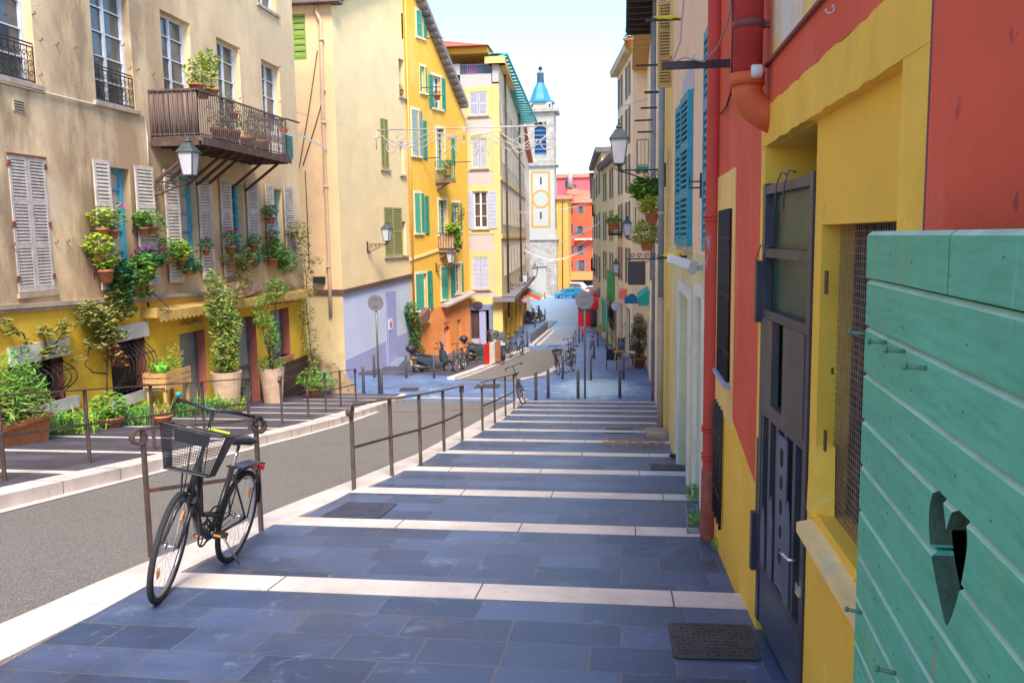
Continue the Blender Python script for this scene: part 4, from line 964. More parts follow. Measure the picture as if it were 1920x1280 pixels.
wall(Fy,0,L3,-3.5,kz(0)+.5,hh,M['yellow'],'upper_wall',yh,.22,cuts=[(Fy.w(0,kz(0)),rn),(lp0,-ln)])
ar=opening(Fy,832,843,604,664); dr_=opening(Fy,857,864,600,672)
wall(Fy,0,L3,-6,-1,[ar,dr_],M['orange'],'lower_wall',yh,.2,cuts=[(lp0,ln)])
mb=MB(); mb.fbox(Fy,ar[0],ar[1],-6,ar[3],-.2,-.17); mb.build('niche_panel',mat('pink_render',(.75,.33,.25),.9,.1),yh)
mb=MB(); n=8; cs=(ar[0]+ar[1])/2; hw=(ar[1]-ar[0])/2
mb.prism([Fy.w(cs+hw*math.cos(math.pi*t/n),ar[3]-.35+.35*math.sin(math.pi*t/n),-.1) for t in range(n+1)][::-1]+[Fy.w(ar[0],ar[3]+.01,-.1),Fy.w(ar[1],ar[3]+.01,-.1)],Fy.n*.104); mb.build('niche_arch',M['orange'],yh)
mb=MB(); mb.fbox(Fy,dr_[0],dr_[1],-6,dr_[3],-.15,-.1); mb.build('door',mat('ochre_door',(.5,.3,.12),.8,.2),yh)
mb=MB(); s0,s1=Fy.px(770,592)[0],L3
mb.hexa([Fy.w(lz[0][0],lf(lz[0][0])-.07,0),Fy.w(s1,lf(s1)-.07,0),Fy.w(s1,lf(s1)-.07,.4),Fy.w(lz[0][0],lf(lz[0][0])-.07,.4),Fy.w(lz[0][0],lf(lz[0][0])+.12,0),Fy.w(s1,lf(s1)+.12,0),Fy.w(s1,lf(s1)+.03,.4),Fy.w(lz[0][0],lf(lz[0][0])+.03,.4)])
mb.build('ledge',mat('grey_ledge',(.45,.38,.36),.8,.2),yh)
a,b=Fy.px(768,487),Fy.px(821,469); mb=MB(); mb.hexa([Fy.w(a[0],a[1]-.06,0),Fy.w(b[0],b[1]-.06,0),Fy.w(b[0],b[1]-.06,.06),Fy.w(a[0],a[1]-.06,.06),Fy.w(a[0],a[1]+.06,0),Fy.w(b[0],b[1]+.06,0),Fy.w(b[0],b[1]+.06,.06),Fy.w(a[0],a[1]+.06,.06)])
mb.build('string_course',mat('pale_yellow_trim',(.85,.66,.32),.9,.1),yh)
# roof slab with rafters below
mb=MB(); s0,s1=-.3,rB[0]+.1; c=lambda s,o,dz: Fy.w(s,kz(s)+dz,o)
mb.hexa([c(s0,-7,.05),c(s1,-7,.05),c(s1,.45,.05),c(s0,.45,.05),c(s0,-7,.3),c(s1,-7,.3),c(s1,.45,.3),c(s0,.45,.3)]); 
for k in range(22):
    s=s0+(s1-s0)*(k+.5)/22; mb.hexa([c(s-.05,0,-.06),c(s+.05,0,-.06),c(s+.05,.42,-.06),c(s-.05,.42,-.06),c(s-.05,0,.048),c(s+.05,0,.048),c(s+.05,.42,.048),c(s-.05,.42,.048)])
mb.build('roof',mat('grey_roof_timber',(.23,.21,.22),.8,.2,3),yh)
MB().hexa([Fy.w(.02,-6,-.4),Fy.w(L3-.02,-6,-.4),Fy.w(L3-.02,-6,-7),Fy.w(.02,-6,-7),c(.02,-.4,-.1),c(L3-.02,-.4,-.1),c(L3-.02,-7,-.1),c(.02,-7,-.1)]).build('core',M['yellow'],yh)
trimw=mat('pale_surround',(.85,.74,.52),.9,.1)
for h,(x0,x1,yt,yb,k) in zip(hs,pixw):
    if k=='shut': shutter(Fy,h[0],h[1],h[2],h[3],yh,M['green_sh'],.03,22,2); continue
    if k in('open','both','door','grey','white'):
        wd=window(Fy,h,yh,M['white_wood'] if k!='door' else mat('pale_green_frame',(.4,.5,.42),.7,.1),M['glass'],.15,2,4 if k!='white' else 3,.06)
        mb=MB(); 
        for (a,b,cc,d) in ((h[0]-.1,h[0],h[2],h[3]),(h[1],h[1]+.1,h[2],h[3]),(h[0]-.1,h[1]+.1,h[3],h[3]+.12)): mb.fbox(Fy,a,b,cc,d,0,.02)
        mb.build('window_surround',trimw,yh)
        ibox(yh,'sill',trimw,Fy,h[0]-.15,h[1]+.15,h[2]-.08,h[2],-.1,.1)
    wdt=(h[1]-h[0])*.5
    gm_=M['green_sh'] if k!='grey' else mat('green_grey_paint',(.25,.33,.32),.8,.15)
    if k in('open','grey'): shutter(Fy,h[0]+.02,h[0]+wdt,h[2],h[3],yh,gm_,-.05,20,2,tilt=.15)
    if k in('both','open','grey'): shutter(Fy,h[1]+.02,h[1]+wdt*.9,h[2],h[3],yh,gm_,.03,20,2)
    if k=='both': shutter(Fy,h[0]-wdt*.9,h[0]-.02,h[2],h[3],yh,gm_,.03,20,2)
    if k=='white': shutter(Fy,h[0]-wdt*.5,h[0]-.02,h[2],h[3],yh,gm_,.03,20,2); shutter(Fy,h[1]+.02,h[1]+wdt*.5,h[2],h[3],yh,gm_,.03,20,2)
def small_balcony(Fc,par,x0,x1,yt,yb,dep,floor_m,rail_m,screen=None,n=16):
    s0,_=Fc.px(x0,yb); s1,z0=Fc.px(x1,yb,dep); _,z1=Fc.px(x1,yt,dep); s0-=.0
    b=MB().fbox(Fc,s0,s1,z0-.12,z0,0,dep+.05).build('balcony',floor_m,par)
    mb=MB(); cc=[Fc.w(s0,0,0),Fc.w(s0,0,dep),Fc.w(s1,0,dep),Fc.w(s1,0,0)]
    for a,c_ in zip(cc,cc[1:]):
        for z in (z0+.06,z1): mb.bar(a+V((0,0,z)),c_+V((0,0,z)),.04)
        m_=max(4,int((c_-a).length/.13))
        for k in range(m_+1): p=a+(c_-a)*k/m_; mb.bar(p+V((0,0,z0)),p+V((0,0,z1)),.02)
    mb.build('railing',rail_m,b)
    if screen: mb=MB(); mb.fbox(Fc,s0+.03,s1-.03,z0+.03,z1-.05,dep-.06,dep-.03); mb.fbox(Fc,s0+.03,s0+.06,z0+.03,z1-.05,.05,dep-.06); mb.build('screen',screen,b)
    for s in (s0+.1,s1-.15): MB().prism([Fc.w(s,z0-.12,0),Fc.w(s,z0-.12,dep*.8),Fc.w(s,z0-.45,0)],Fc.d*.08).build('bracket',floor_m,b)
    return s0,s1,z0,z1
b1=small_balcony(Fy,yh,816,853,302,338,.9,mat('brown_floor',(.30,.17,.10),.9,.2),mat('teal_rail',(.10,.27,.24),.6,.1))
b2=small_balcony(Fy,yh,822,861,437,468,.9,MATS['brown_floor'],M['iron'],mat('bamboo_screen',(.55,.36,.20),.9,.2,8))
fg='plants on far ledges'
potted('spiky green plant at the right end of the upper yellow balcony',Fy.w(b1[1]-.3,b1[2],.6),.15,.3,M['leafA'],120,.16,[(0,0,.8,.3,.4,.3)],group=fg)
potted('row of small red flowers on the upper yellow balcony',Fy.w((b1[0]+b1[1])/2,b1[2],.6),.15,.25,M['leafA'],110,.12,[(0,0,.45,.3,.7,.2)],flower=6,fm=M['pink'],group=fg)
potted('tall dark cactus like plant on the lower yellow balcony',Fy.w(b2[0]+1.1,b2[2],.6),.18,.4,M['leafD'],420,.14,[(0,0,1.2,.2,.2,.5),(0,.1,1.9,.3,.3,.5)],group=fg)
potted('drooping green plant at the left corner of the lower yellow balcony',Fy.w(b2[0]+.3,b2[2],.7),.18,.9,M['leafA'],420,.18,[(0,0,1.0,.4,.45,.4),(.2,-.1,.4,.25,.25,.6)],group=fg)
potted('low green plant at the right corner of the lower yellow balcony',Fy.w(b2[1]-.3,b2[2],.7),.18,.85,M['leafC'],320,.16,[(0,0,1.1,.4,.6,.25)],group=fg)
s,z=Fy.px(818,188,.15); potted('red clay pot on the high window of the yellow house',Fy.w(s,z,.2),.18,.25,M['leafR'],60,.12,[(0,0,.35,.2,.2,.12)],group=fg)
mb=MB()
for x,y,l in ((788,165,1.0),(797,73,.9),(790,297,.9),(840,305,1.2),(800,180,.7)): s,z=Fy.px(x,y); mb.bar(Fy.w(s,z,0),Fy.w(s+.2,z,l),.035)
mb.build('clothes_pole',M['iron'],yh)
s0,s1=Fy.px(768,497)[0],L3
mb=MB(); mb.tube([Fy.w(.1,kz(.1)-1,.08),Fy.w(.12,-2,.08)],.05,6); mb.build('drainpipe',mat('yellow_pipe',(.7,.42,.12),.6,.1),yh)
# ivy column by the corner
mb=MB(); mb.use(M['bark']); a=[Fs.w(*Fs.px(x,y,.25),.25) for x,y in ((772,660),(776,620),(770,590),(765,572))]; mb.tube(a,[.05,.05,.04,.02],6)
iv=mb.build('ivy',None); tag(iv,'dark green ivy column between the lilac wall and the orange wall','climbing plant')
mb=MB(); mb.use(M['leafB']); bl=[]
for x,y,rx,ry in ((771,582,.35,.5),(775,600,.35,.4),(780,622,.35,.5),(778,642,.3,.4),(785,655,.35,.3)):
    q=Fs.w(*Fs.px(x,y,.3),.3); bl.append((q.x,q.y,q.z,rx,rx,ry))
leaf_mesh(mb,bl,1500,.15); mb.build('foliage',None,iv)
mb=MB(); mb.use(M['leafR']); leaf_mesh(mb,[(b[0]+.1,b[1],b[2]-.3,.2,.2,.3) for b in bl[2:]],200,.12); mb.build('dry_foliage',None,iv)
# tilted ochre sign and small awning on the orange wall
a=Fy.px(786,606,.1); b=Fy.px(806,598,.1)
tag(MB().prism([Fy.w(a[0],a[1]-.15,.1),Fy.w(b[0],b[1]-.15,.1),Fy.w(b[0],b[1]+.15,.1),Fy.w(a[0],a[1]+.15,.1)],Fy.n*.05).build('sign',mat('sign_yellow',(.85,.6,.2),.8,.1)),'small yellow slanted board on the orange wall beside the ivy','sign')
a=Fy.px(783,597,.2); b=Fy.px(799,590,.2)
tag(MB().prism([Fy.w(a[0],a[1]-.3,.12),Fy.w(b[0],b[1]-.2,.12),Fy.w(b[0],b[1]+.35,.12),Fy.w(a[0],a[1]+.1,.12)],Fy.n*.3).build('wall_box',mat('brown_box',(.2,.09,.08),.8,.2)),'brown box fixed above the yellow board on the orange wall','box')

# ================================================================= LILAC AND YELLOW CORNER HOUSE
e3=Fy.w(L3,0); YF=e3.y+.25
Fq=Fac((-12,YF),(1,0),(0,-1))
cx=PY(940,445,YF).x
lh=thing('corner_house','tall lilac grey house with yellow corner strip, grey louvred shutters and a roof terrace','house',(cx-3,YF+4,-4.6))
M['mauve']=mat('lilac_grey_render',(.56,.47,.43),.9,.08,.8,.2,20,stain=[(1,.6,.72,.35,(.5,.4,.38),.4)])
M['yellow2']=mat('primrose_render',(.78,.54,.20),.9,.08,.8,.2,20,stain=[(1,.58,.72,.3,(.8,.6,.32),.4)])
M['lilac_sh']=mat('lilac_grey_paint',(.50,.50,.60),.7,.1,5)
ll=lambda x,y: Fq.px(x,y)
sR=cx+12
zpar=ll(880,140)[1]; zgf=ll(900,556)[1]
ws=[opening(Fq,880,913,173,217),opening(Fq,884,913,260,316),opening(Fq,887,914,359,429),opening(Fq,886,916,482,542)]
sdoor=opening(Fq,882,921,581,665); sdoor[2]=-6
qs=ll(926,400)[0]
wall(Fq,-4,qs,zgf,zpar,ws,M['mauve'],'front_wall',lh,.2)
wall(Fq,qs,sR,zgf,ll(935,157)[1],[],M['yellow2'],'corner_strip',lh,off=.03)
wall(Fq,-4,sR,-6.2,zgf,[sdoor],mat('pale_yellow_render',(.78,.58,.20),.9,.1,.8,.2,20,stain=[(1.4,.6,.7,.4,(.8,.7,.4),.5)]),'shop_front_wall',lh,.3)
for i,h in enumerate(ws):
    mb=MB(); e=.24
    for (a,b,c_,d) in ((h[0]-e,h[0],h[2]-e*.6,h[3]+e),(h[1],h[1]+e,h[2]-e*.6,h[3]+e),(h[0],h[1],h[3],h[3]+e),(h[0],h[1],h[2]-e*.6,h[2])): mb.fbox(Fq,a,b,c_,d,0,.03)
    if i!=2: mb.build('window_surround',M['yellow2'],lh)
    else:
        mb=MB(); mb.fbox(Fq,h[0]-.5,h[1]+.5,h[3],h[3]+.3,0,.025); mb.fbox(Fq,h[0]-.5,h[1]+.5,h[2]-.3,h[2],0,.025); mb.build('window_surround',M['yellow2'],lh)
    mid=(h[0]+h[1])/2
    ibox(lh,'sill',M['stone_trim'],Fq,h[0]-.1,h[1]+.1,h[2]-.07,h[2],-.1,.12)
    if i==2:
        window(Fq,h,lh,M['white_wood'],mat('brown_glass',(.12,.07,.06),.15,.2),.12,2,3,.08)
        shutter(Fq,h[0]-.5,h[0]-.03,h[2],h[3],lh,M['lilac_sh'],.04,24,2); shutter(Fq,h[1]+.03,h[1]+.5,h[2],h[3],lh,M['lilac_sh'],.04,24,2)
    else:
        for a,b in ((h[0],mid-.01),(mid+.01,h[1])): shutter(Fq,a,b,h[2],h[3],lh,M['lilac_sh'] if i!=1 else mat('pale_grey_paint',(.5,.5,.54),.7,.1),-.03,22,2)
        MB().fbox(Fq,h[0],h[1],h[2],h[3],-.2,-.15).build('pane',M['iron'],lh)
# shop door
mb=MB(); a,b,z=sdoor[0],sdoor[1],sdoor[3]
mb.fbox(Fq,a-.03,b+.1,z,z+.30,0,.06); mb.fbox(Fq,b-.12,b+.1,-5,z,0,.06); mb.fbox(Fq,a-.1,a,-5,z,0,.06); mb.build('door_surround',mat('blue_grey_paint',(.17,.22,.36),.7,.1),lh)
w3=(b-a)*.42
dr=MB().fbox(Fq,a,a+w3,-5,z,-.2,-.14).fbox(Fq,a+w3+.35,b-.14,-5,z,-.2,-.14).build('door',mat('dark_red_slats',(.16,.07,.06),.7,.4,9,streak=.05),lh)
mb=MB()
for k in range(7): s=a+.05+w3*k/7; mb.fbox(Fq,s,s+.03,-4.4,z-.05,-.139,-.11)
for k in range(11): s=a+w3+.38+(b-a-w3-.55)*k/11; mb.fbox(Fq,s,s+.03,-4.4,z-.05,-.139,-.11)
mb.build('door_bars',M['iron'],dr)
MB().fbox(Fq,a+w3,a+w3+.35,-5,z,-.16,-.02).build('door_post',M['purple_wall'],lh)
s,z=ll(896.5,570.5); mb=MB(); mb.prism([Fq.w(s+.27*math.cos(t*.314),z+.17*math.sin(t*.314),.12) for t in range(20)],Fq.n*.05)
tag(mb.build('oval_sign',mat('dark_maroon',(.07,.03,.05),.6,.1)),'blank dark maroon oval sign above the blue framed shop door','sign')
s,z=ll(890,632); tag(MB().fbox(Fq,s-.02,s+.42,-4.6,z,.6,.9).build('utility_cabinet',mat('cabinet_grey',(.38,.36,.40),.6,.1)),'grey utility cabinet standing in front of the blue framed shop door','cabinet')
# street side of the corner house
aq=R(-3.3); Fe=Fac((cx,YF),(math.sin(aq),math.cos(aq)),(math.cos(aq),-math.sin(aq)))
zt1=Fe.px(949,154)[1]; LE=Fe.px(984,300)[0]; LE=min(LE,26)
zle=Fe.px(955,548)[1]
rows=[(182,226),(262,300),(350,420),(462,520)]
hl=[]
for (yt,yb) in rows:
    z1=PY(940,yt,YF).z; z0=PY(940,yb,YF).z
    for k in range(7):
        s=1.6+k*3.1
        if s+1.1<LE: hl.append([s,s+1.1,z0,z1])
wall(Fe,0,LE,zle,zt1,hl,mat('cream_side_render',(.66,.52,.34),.9,.1,.8,.2,20,stain=[(1,.55,.7,.4,(.6,.45,.3),.3)]),'side_wall',lh,.15)
shops=[[1.5,3.6,-5.4,zle-.8],[5.0,8.2,-5.6,zle-.6],[9.6,12.8,-5.8,zle-.6],[14,17.4,-6,zle-.6],[19,22,-6,zle-.6]]
wall(Fe,0,LE,-6.5,zle,shops,M['yellow'],'side_shop_wall',lh,.3)
for k,h in enumerate(shops): MB().fbox(Fe,h[0],h[1],h[2],h[3],-.3,-.2).build('shop_window',mat('shop_glass%d'%k,[(.2,.22,.3),(.6,.3,.05),(.12,.25,.12),(.5,.16,.10),(.2,.2,.25)][k],.4,.3,2),lh)
for h in hl:
    MB().fbox(Fe,h[0],h[1],h[2],h[3],-.15,-.1).build('pane',M['iron'],lh)
    shutter(Fe,h[0]-.45,h[0]-.02,h[2],h[3],lh,mat('pale_beige_shutter',(.62,.55,.48),.8,.15),.02,12,1,thick=.03); shutter(Fe,h[1]+.02,h[1]+.45,h[2],h[3],lh,MATS['pale_beige_shutter'],.02,12,1,thick=.03)
for z in (PY(940,240,YF).z,PY(940,330,YF).z,PY(940,440,YF).z): ibox(lh,'string_course',M['yellow2'],Fe,0,LE,z-.2,z,0,.06)
mb=MB(); mb.fbox(Fe,-.3,LE,zt1,zt1+.35,-.5,.35); mb.fbox(Fq,qs-.3,sR+.35,zt1,zt1+.35,-.3,.33); mb.build('cornice',M['yellow2'],lh)
mb=MB(); mb.fbox(Fe,-.5,LE,zle-.15,zle+.1,0,.7); mb.fbox(Fq,ll(926,550)[0],sR+.69,zle-.15,zle+.1,0,.5); mb.build('ledge',mat('slate_ledge',(.22,.20,.22),.8,.15),lh)
for x in (949,974): 
    s,_=Fe.px(x,300,.1); MB().tube([Fe.w(s,zt1,.12),Fe.w(s,-3,.12)],.06,6).build('drainpipe',mat('dark_brown_pipe',(.10,.06,.05),.6,.1),lh)
# roof terrace, railing, slatted canopy, tiled roof
zti=zpar; mb=MB(); rr=mat('terrace_rail',(.25,.32,.45),.6,.1)
sa,zr1=ll(862,122); sb,_=ll(921,122); _,zr0=ll(862,142)
for z in (zr1,zr0+.05): mb.bar(Fq.w(sa,z,-.1),Fq.w(sb,z,-.1),.05)
for k in range(18): s=sa+(sb-sa)*k/17; mb.bar(Fq.w(s,zr0,-.1),Fq.w(s,zr1,-.1),.025)
mb.build('terrace_railing',rr,lh)
mb=MB(); sl_,zl_=ll(845,122); mb.fbox(Fq,sl_,sa,zr0-.4,zr1+.05,-.2,.0); mb.build('parapet',M['mauve'],lh); mb=MB(); sx,_=ll(923,140); mb.fbox(Fq,sx,sR,zr0-.4,zr1+.1,-.2,.02); mb.build('parapet',M['mauve'],lh)
_,zbk=ll(880,103); MB().fbox(Fq,-4,sR-.5,zpar-.3,zbk,-3.2,-3.0).build('terrace_wall',mat('terrace_blue',(.22,.42,.70),.8,.1),lh)
_,z2=ll(880,92); MB().fbox(Fq,-4,ll(915,92)[0],zbk,z2,-3,.3).build('roof_fascia',M['yellow'],lh)
_,z3=ll(880,68); mb=MB(); s4=ll(920,91)[0]
mb.mesh([Fq.w(-6,z2,.8),Fq.w(s4,z2,.8),Fq.w(s4,z2,-6),Fq.w(-6,z2,-6),Fq.w(-6,z2+1.9,-3),Fq.w(s4-4.2,z2+1.3,-3)],[(0,1,5,4),(1,2,5),(2,3,4,5),(0,4,3),(3,2,1,0)])
mb.build('roof',mat('red_roof_tiles',(.50,.13,.06),.85,.3,3,.5,12),lh)
s,z=ll(873,132); q=Fq.w(s,z-.2,-.5)
tag(MB().fbox(Fq,s-.02,ll(892,120)[0],z-.35,ll(880,119)[1],-.45,-.3).build('hanging_cloth',mat('pink_cloth',(.70,.08,.35),.8,.15,4)),'pink cloth hung on the roof terrace railing','cloth')
teal=mat('teal_slats',(.08,.42,.45),.6,.15,3)
P1,P2,P3,P4=PY(918,101,YF-.2),PY(950,101,YF-.2),Fe.w(LE*.8,PY(940,101,YF).z-1.2,1.3),Fe.w(LE*.8,PY(940,101,YF).z-1.2,-1)
mb=MB(); n=26
for k in range(n):
    a=P2+(P3-P2)*k/n; b=P1+(P4-P1)*k/n; d=(P3-P2)*.62/n; e=(P4-P1)*.62/n
    mb.hexa([a,a+d,b+e,b,a+V((0,0,.05)),a+d+V((0,0,.05)),b+e+V((0,0,.05)),b+V((0,0,.05))])
for u,v_ in ((P1,P4),(P2,P3)): mb.bar(u,v_,.09)
for k in range(6): p=P2+(P3-P2)*k/5; mb.bar(p,V((p.x-.6,p.y,zt1+.3)),.07)
mb.build('terrace_canopy',teal,lh)
MB().hexa([V((-16,YF+.45,-6)),V((cx-.5,YF+.45,-6)),Fe.w(LE,-6,-.5),V((-16,YF+20,-6)),V((-16,YF+.45,zt1-1)),V((cx-.5,YF+.45,zt1-1)),Fe.w(LE,zt1-1,-.5),V((-16,YF+20,zt1-1))]).build('core',M['mauve'],lh)

# a further house behind it on the left side of the street
fh0=Fe.w(LE,0,-.3); Fh=Fac((fh0.x,fh0.y),(math.sin(R(-5)),math.cos(R(-5))),(math.cos(R(-5)),-math.sin(R(-5))))
fh=thing('far_house','narrow peach house far down the left side, before the tower','house',(fh0.x,fh0.y+5,-5.5))
hl=[[2+k*3.2,3.1+k*3.2,z,z+1.9] for k in range(8) for z in (-.6,3,6.4)]
wall(Fh,0,30,-7.5,10,hl,mat('peach_render',(.78,.55,.38),.9,.1),'wall',fh,.15)
for h in hl: shutter(Fh,h[0],h[1],h[2],h[3],fh,M['lilac_sh'],-.05,10,1)
MB().fbox(Fh,0,30,-7.5,9.9,-6,-.3).build('core',MATS['peach_render'],fh); MB().fbox(Fh,-.2,30,10,10.3,-6,.5).build('roof',MATS['red_roof_tiles'],fh)
for k,(cc,lab) in enumerate((((.75,.08,.06),'red awning'),((.16,.45,.3),'green awning'))):
    s=LE-6+k*3; z=-2.6; Fx=Fe
    mb=MB(); mb.hexa([Fx.w(s,z-.6,1.3),Fx.w(s+2.6,z-.6,1.3),Fx.w(s+2.6,z,0.02),Fx.w(s,z,.02),Fx.w(s,z-.5,1.35),Fx.w(s+2.6,z-.5,1.35),Fx.w(s+2.6,z+.1,.02),Fx.w(s,z+.1,.02)])
    tag(mb.build('awning',mat('awning%d'%k,cc,.8,.05)),lab+' over a shop far along the lilac corner house','awning')

# ================================================================= BELL TOWER
YT=125.; P=lambda x,y: PY(x,y,YT)
tw=thing('bell_tower','white church bell tower with blue tiled cap, yellow framed panel and circle','tower',(P(1014,500).x,YT+2.5,-7.3))
xl,xr=P(986,450).x,P(1042,450).x; cxx=(xl+xr)/2; hw=(xr-xl)/2
Ft=Fac((0,YT),(1,0),(0,-1))
wt=mat('tower_white_render',(.44,.41,.37),.9,.06,.3,.1,10,stain=[(.5,.6,.75,.3,(.55,.5,.48),.5)])
ws_=brick('tower_stone',(.43,.39,.335),(.36,.325,.275),(.24,.21,.18),1.0,.42,.02,.5,.8,vert=(R(90),0,0),scratch=[(.6,.55,.7,.4,(.5,.46,.42))])
zz={k:P(1014,k).z for k in (556,450,447,437,430,311,307,210,203,191,152,122)}
def blk(name,m_,h_,z0,z1,par=tw): return MB().box((cxx-h_,YT+hw-h_,z0),(cxx+h_,YT+hw+h_,z1)).build(name,m_,par)
blk('stone_base',ws_,hw+.1,-7.6,zz[450]); blk('ledge',wt,hw+.35,zz[450],zz[447]+.1); blk('plinth',wt,hw,zz[447]+.1,zz[430]); 
blk('shaft',wt,hw-.12,zz[430],zz[311]); blk('cornice',ws_,hw+.3,zz[311],zz[307])
# belfry with an arched opening
bz0,bz1=zz[307],zz[210]; w0,w1=P(1002,260).x,P(1024,260).x; oz0,oz1=P(1013,290).z,P(1013,229).z
fb=Fac((0,YT+.1),(1,0),(0,-1)); wall(fb,cxx-hw+.12,cxx+hw-.12,bz0,bz1,[[w0,w1,oz0,oz1]],ws_,'belfry_wall',tw,.6)
mb=MB(); h_=hw-.12
mb.box((cxx-h_,YT+.9,bz0),(cxx+h_,YT+2*hw-.1,bz1)); mb.box((cxx-h_,YT+.101,bz0),(cxx-h_+.3,YT+.9,bz1)); mb.box((cxx+h_-.3,YT+.101,bz0),(cxx+h_,YT+.9,bz1)); mb.build('belfry_body',ws_,tw)
mb=MB(); n=10; cs=(w0+w1)/2; hr_=(w1-w0)/2
mb.prism([fb.w(cs+hr_*math.cos(math.pi*t/n),oz1-hr_+hr_*math.sin(math.pi*t/n),-.3) for t in range(n+1)][::-1]+[fb.w(w0,oz1+.01,-.3),fb.w(w1,oz1+.01,-.3)],fb.n*.302); mb.build('arch',ws_,tw)
lb=mat('louvre_blue',(.05,.14,.30),.6,.1,3); mb=MB()
for k in range(7):
    z=oz0+(oz1-oz0)*(k+.4)/7; mb.hexa([fb.w(w0,z-.25,-.1),fb.w(w1,z-.25,-.1),fb.w(w1,z+.05,-.5),fb.w(w0,z+.05,-.5),fb.w(w0,z-.2,-.1),fb.w(w1,z-.2,-.1),fb.w(w1,z+.12,-.5),fb.w(w0,z+.12,-.5)])
mb.fbox(fb,w0,w1,oz0,oz1,-.6,-.55); mb.build('louvre',lb,tw)
blk('top_cornice',ws_,hw+.45,zz[210],zz[203]); hp=(P(1037,195).x-P(992,195).x)/2
blk('parapet',wt,hp,zz[203],zz[191])
blue=mat('glazed_blue_tiles',(.04,.24,.45),.45,.15,3); rr_=[(hp+.1,zz[191]),(hp+.15,zz[191]+.15),(hp*.8,zz[191]+.5),(hp*.72,P(1014,178).z),(hp*.62,P(1014,172).z),(hp*.55,P(1014,165).z),(hp*.32,P(1014,153).z),(hp*.3,P(1014,151).z)]
MB().lathe([(r*1.2,z) for r,z in rr_],(cxx,YT+hw,0),8,smooth=False,rot=R(22.5)).build('cap',blue,tw)
MB().lathe([(.55,P(1014,152).z),(.5,P(1014,134).z),(.65,P(1014,133).z),(.2,P(1014,128).z)],(cxx,YT+hw,0),8).build('lantern',mat('lead_grey',(.16,.22,.28),.5,.1),tw)
MB().ball((cxx,YT+hw,P(1014,123).z),.32).build('finial_ball',M['iron'],tw)
mb=MB(); zc=P(1014,97).z; mb.bar((cxx,YT+hw,zz[122]),(cxx,YT+hw,zc+.7),.07); mb.bar((cxx-.7,YT+hw,zc),(cxx+.7,YT+hw,zc),.07)
mb.build('cross',mat('grey_metal',(.35,.38,.4),.5,.1),tw)
# yellow frame, circle, slits
yl=mat('tower_yellow',(.50,.28,.035),.9,.05); fo=hw-(hw-.12)
fx0,fx1=P(996,400).x,P(1032,400).x; fz0,fz1=P(1014,427).z,P(1014,321).z; t_=.28
Fz=Fac((0,YT+.12),(1,0),(0,-1)); mb=MB()
for a,b,c_,d in ((fx0,fx0+t_,fz0,fz1),(fx1-t_,fx1,fz0,fz1),(fx0+t_,fx1-t_,fz0,fz0+t_),(fx0+t_,fx1-t_,fz1-t_,fz1)): mb.fbox(Fz,a,b,c_,d,0,.03)
c_=P(1014,373); n=28; ro,ri=1.32,1.08
for k in range(n):
    a,b=2*math.pi*k/n,2*math.pi*(k+1)/n; mb.prism([Fz.w(c_.x+r*math.cos(t),c_.z+r*math.sin(t),.004) for r,t in ((ri,a),(ro,a),(ro,b),(ri,b))],Fz.n*.03)
mb.build('painted_frame',yl,tw)
mb=MB()
for y in (339,404): q=P(1014,y); mb.fbox(Fz,q.x-.12,q.x+.12,q.z-.5,q.z+.5,.004,.02)
for x in (997,1030): q=P(x,197); mb.box((q.x-.12,YT+hw-hp-.02,q.z-.25),(q.x+.12,YT+hw-hp+.05,q.z+.2))
mb.build('slit_window',M['iron'],tw)
mb=MB(); q0,q1=P(1000,500),P(1026,500); mb.fbox(Ft,q0.x,q1.x,P(1014,498).z-.1,P(1014,498).z+.1,.11-.35+.35,.35); mb.fbox(Ft,q0.x+.2,q1.x-.2,P(1014,548).z,P(1014,500).z,.1,.14); mb.build('door_panel',wt,tw)

# ================================================================= FAR HOUSES ROUND THE SQUARE
def far_house(name,label,x0,x1,ytop,Y,col,roofm,wins=(),dep=8,wm=None,roofh=1.2,yb=560,over=.4,eavepx=None):
    a,b=PY(x0,ytop,Y),PY(x1,ytop,Y); h=thing(name,label,'house',((a.x+b.x)/2,Y,-7.3))
    Fc=Fac((0,Y),(1,0),(0,-1)); hs=[opening(Fc,*q[:4]) for q in wins]
    mt_=mat(name+'_'+str(int(x0)),col,.9,.1,.4,.1,8)
    wall(Fc,a.x,b.x,-7.6,a.z,hs,mt_,'wall',h,.25)
    for q in hs:
        MB().fbox(Fc,q[0],q[1],q[2],q[3],-.25,-.2).build('window',wm or M['glass'],h)
        w_=(q[1]-q[0])*.5
        for c0,c1 in ((q[0]-w_,q[0]-.02),(q[1]+.02,q[1]+w_)): MB().fbox(Fc,c0,c1,q[2],q[3],.02,.07).build('shutter',mat('slate_blue_shutter',(.14,.17,.26),.7,.1),h)
    MB().box((a.x+.01,Y+.3,-7.6),(b.x-.01,Y+dep,a.z-.02)).build('core',mt_,h)
    mb=MB(); mb.mesh([V((a.x-over,Y-over,a.z)),V((b.x+over,Y-over,a.z)),V((b.x+over,Y+dep,a.z)),V((a.x-over,Y+dep,a.z)),V((a.x-over,Y+dep/2,a.z+roofh)),V((b.x+over,Y+dep/2,a.z+roofh))],[(0,1,5,4),(2,3,4,5),(0,4,3),(1,2,5),(3,2,1,0)])
    mb.build('roof',roofm,h); return h,Fc
rt=mat('terracotta_roof',(.55,.20,.11),.9,.25,.8,.3,6)
far_house('orange_house','plain ochre orange house directly right of the bell tower',1043,1065,374,127,(.72,.36,.07),rt,over=.5,roofh=.8)
MB().tube([PY(1055,378,126.9),PY(1055,540,126.9)],.07,6).build('drainpipe',MATS['dark_brown_pipe'],bpy.data.objects['orange_house'])
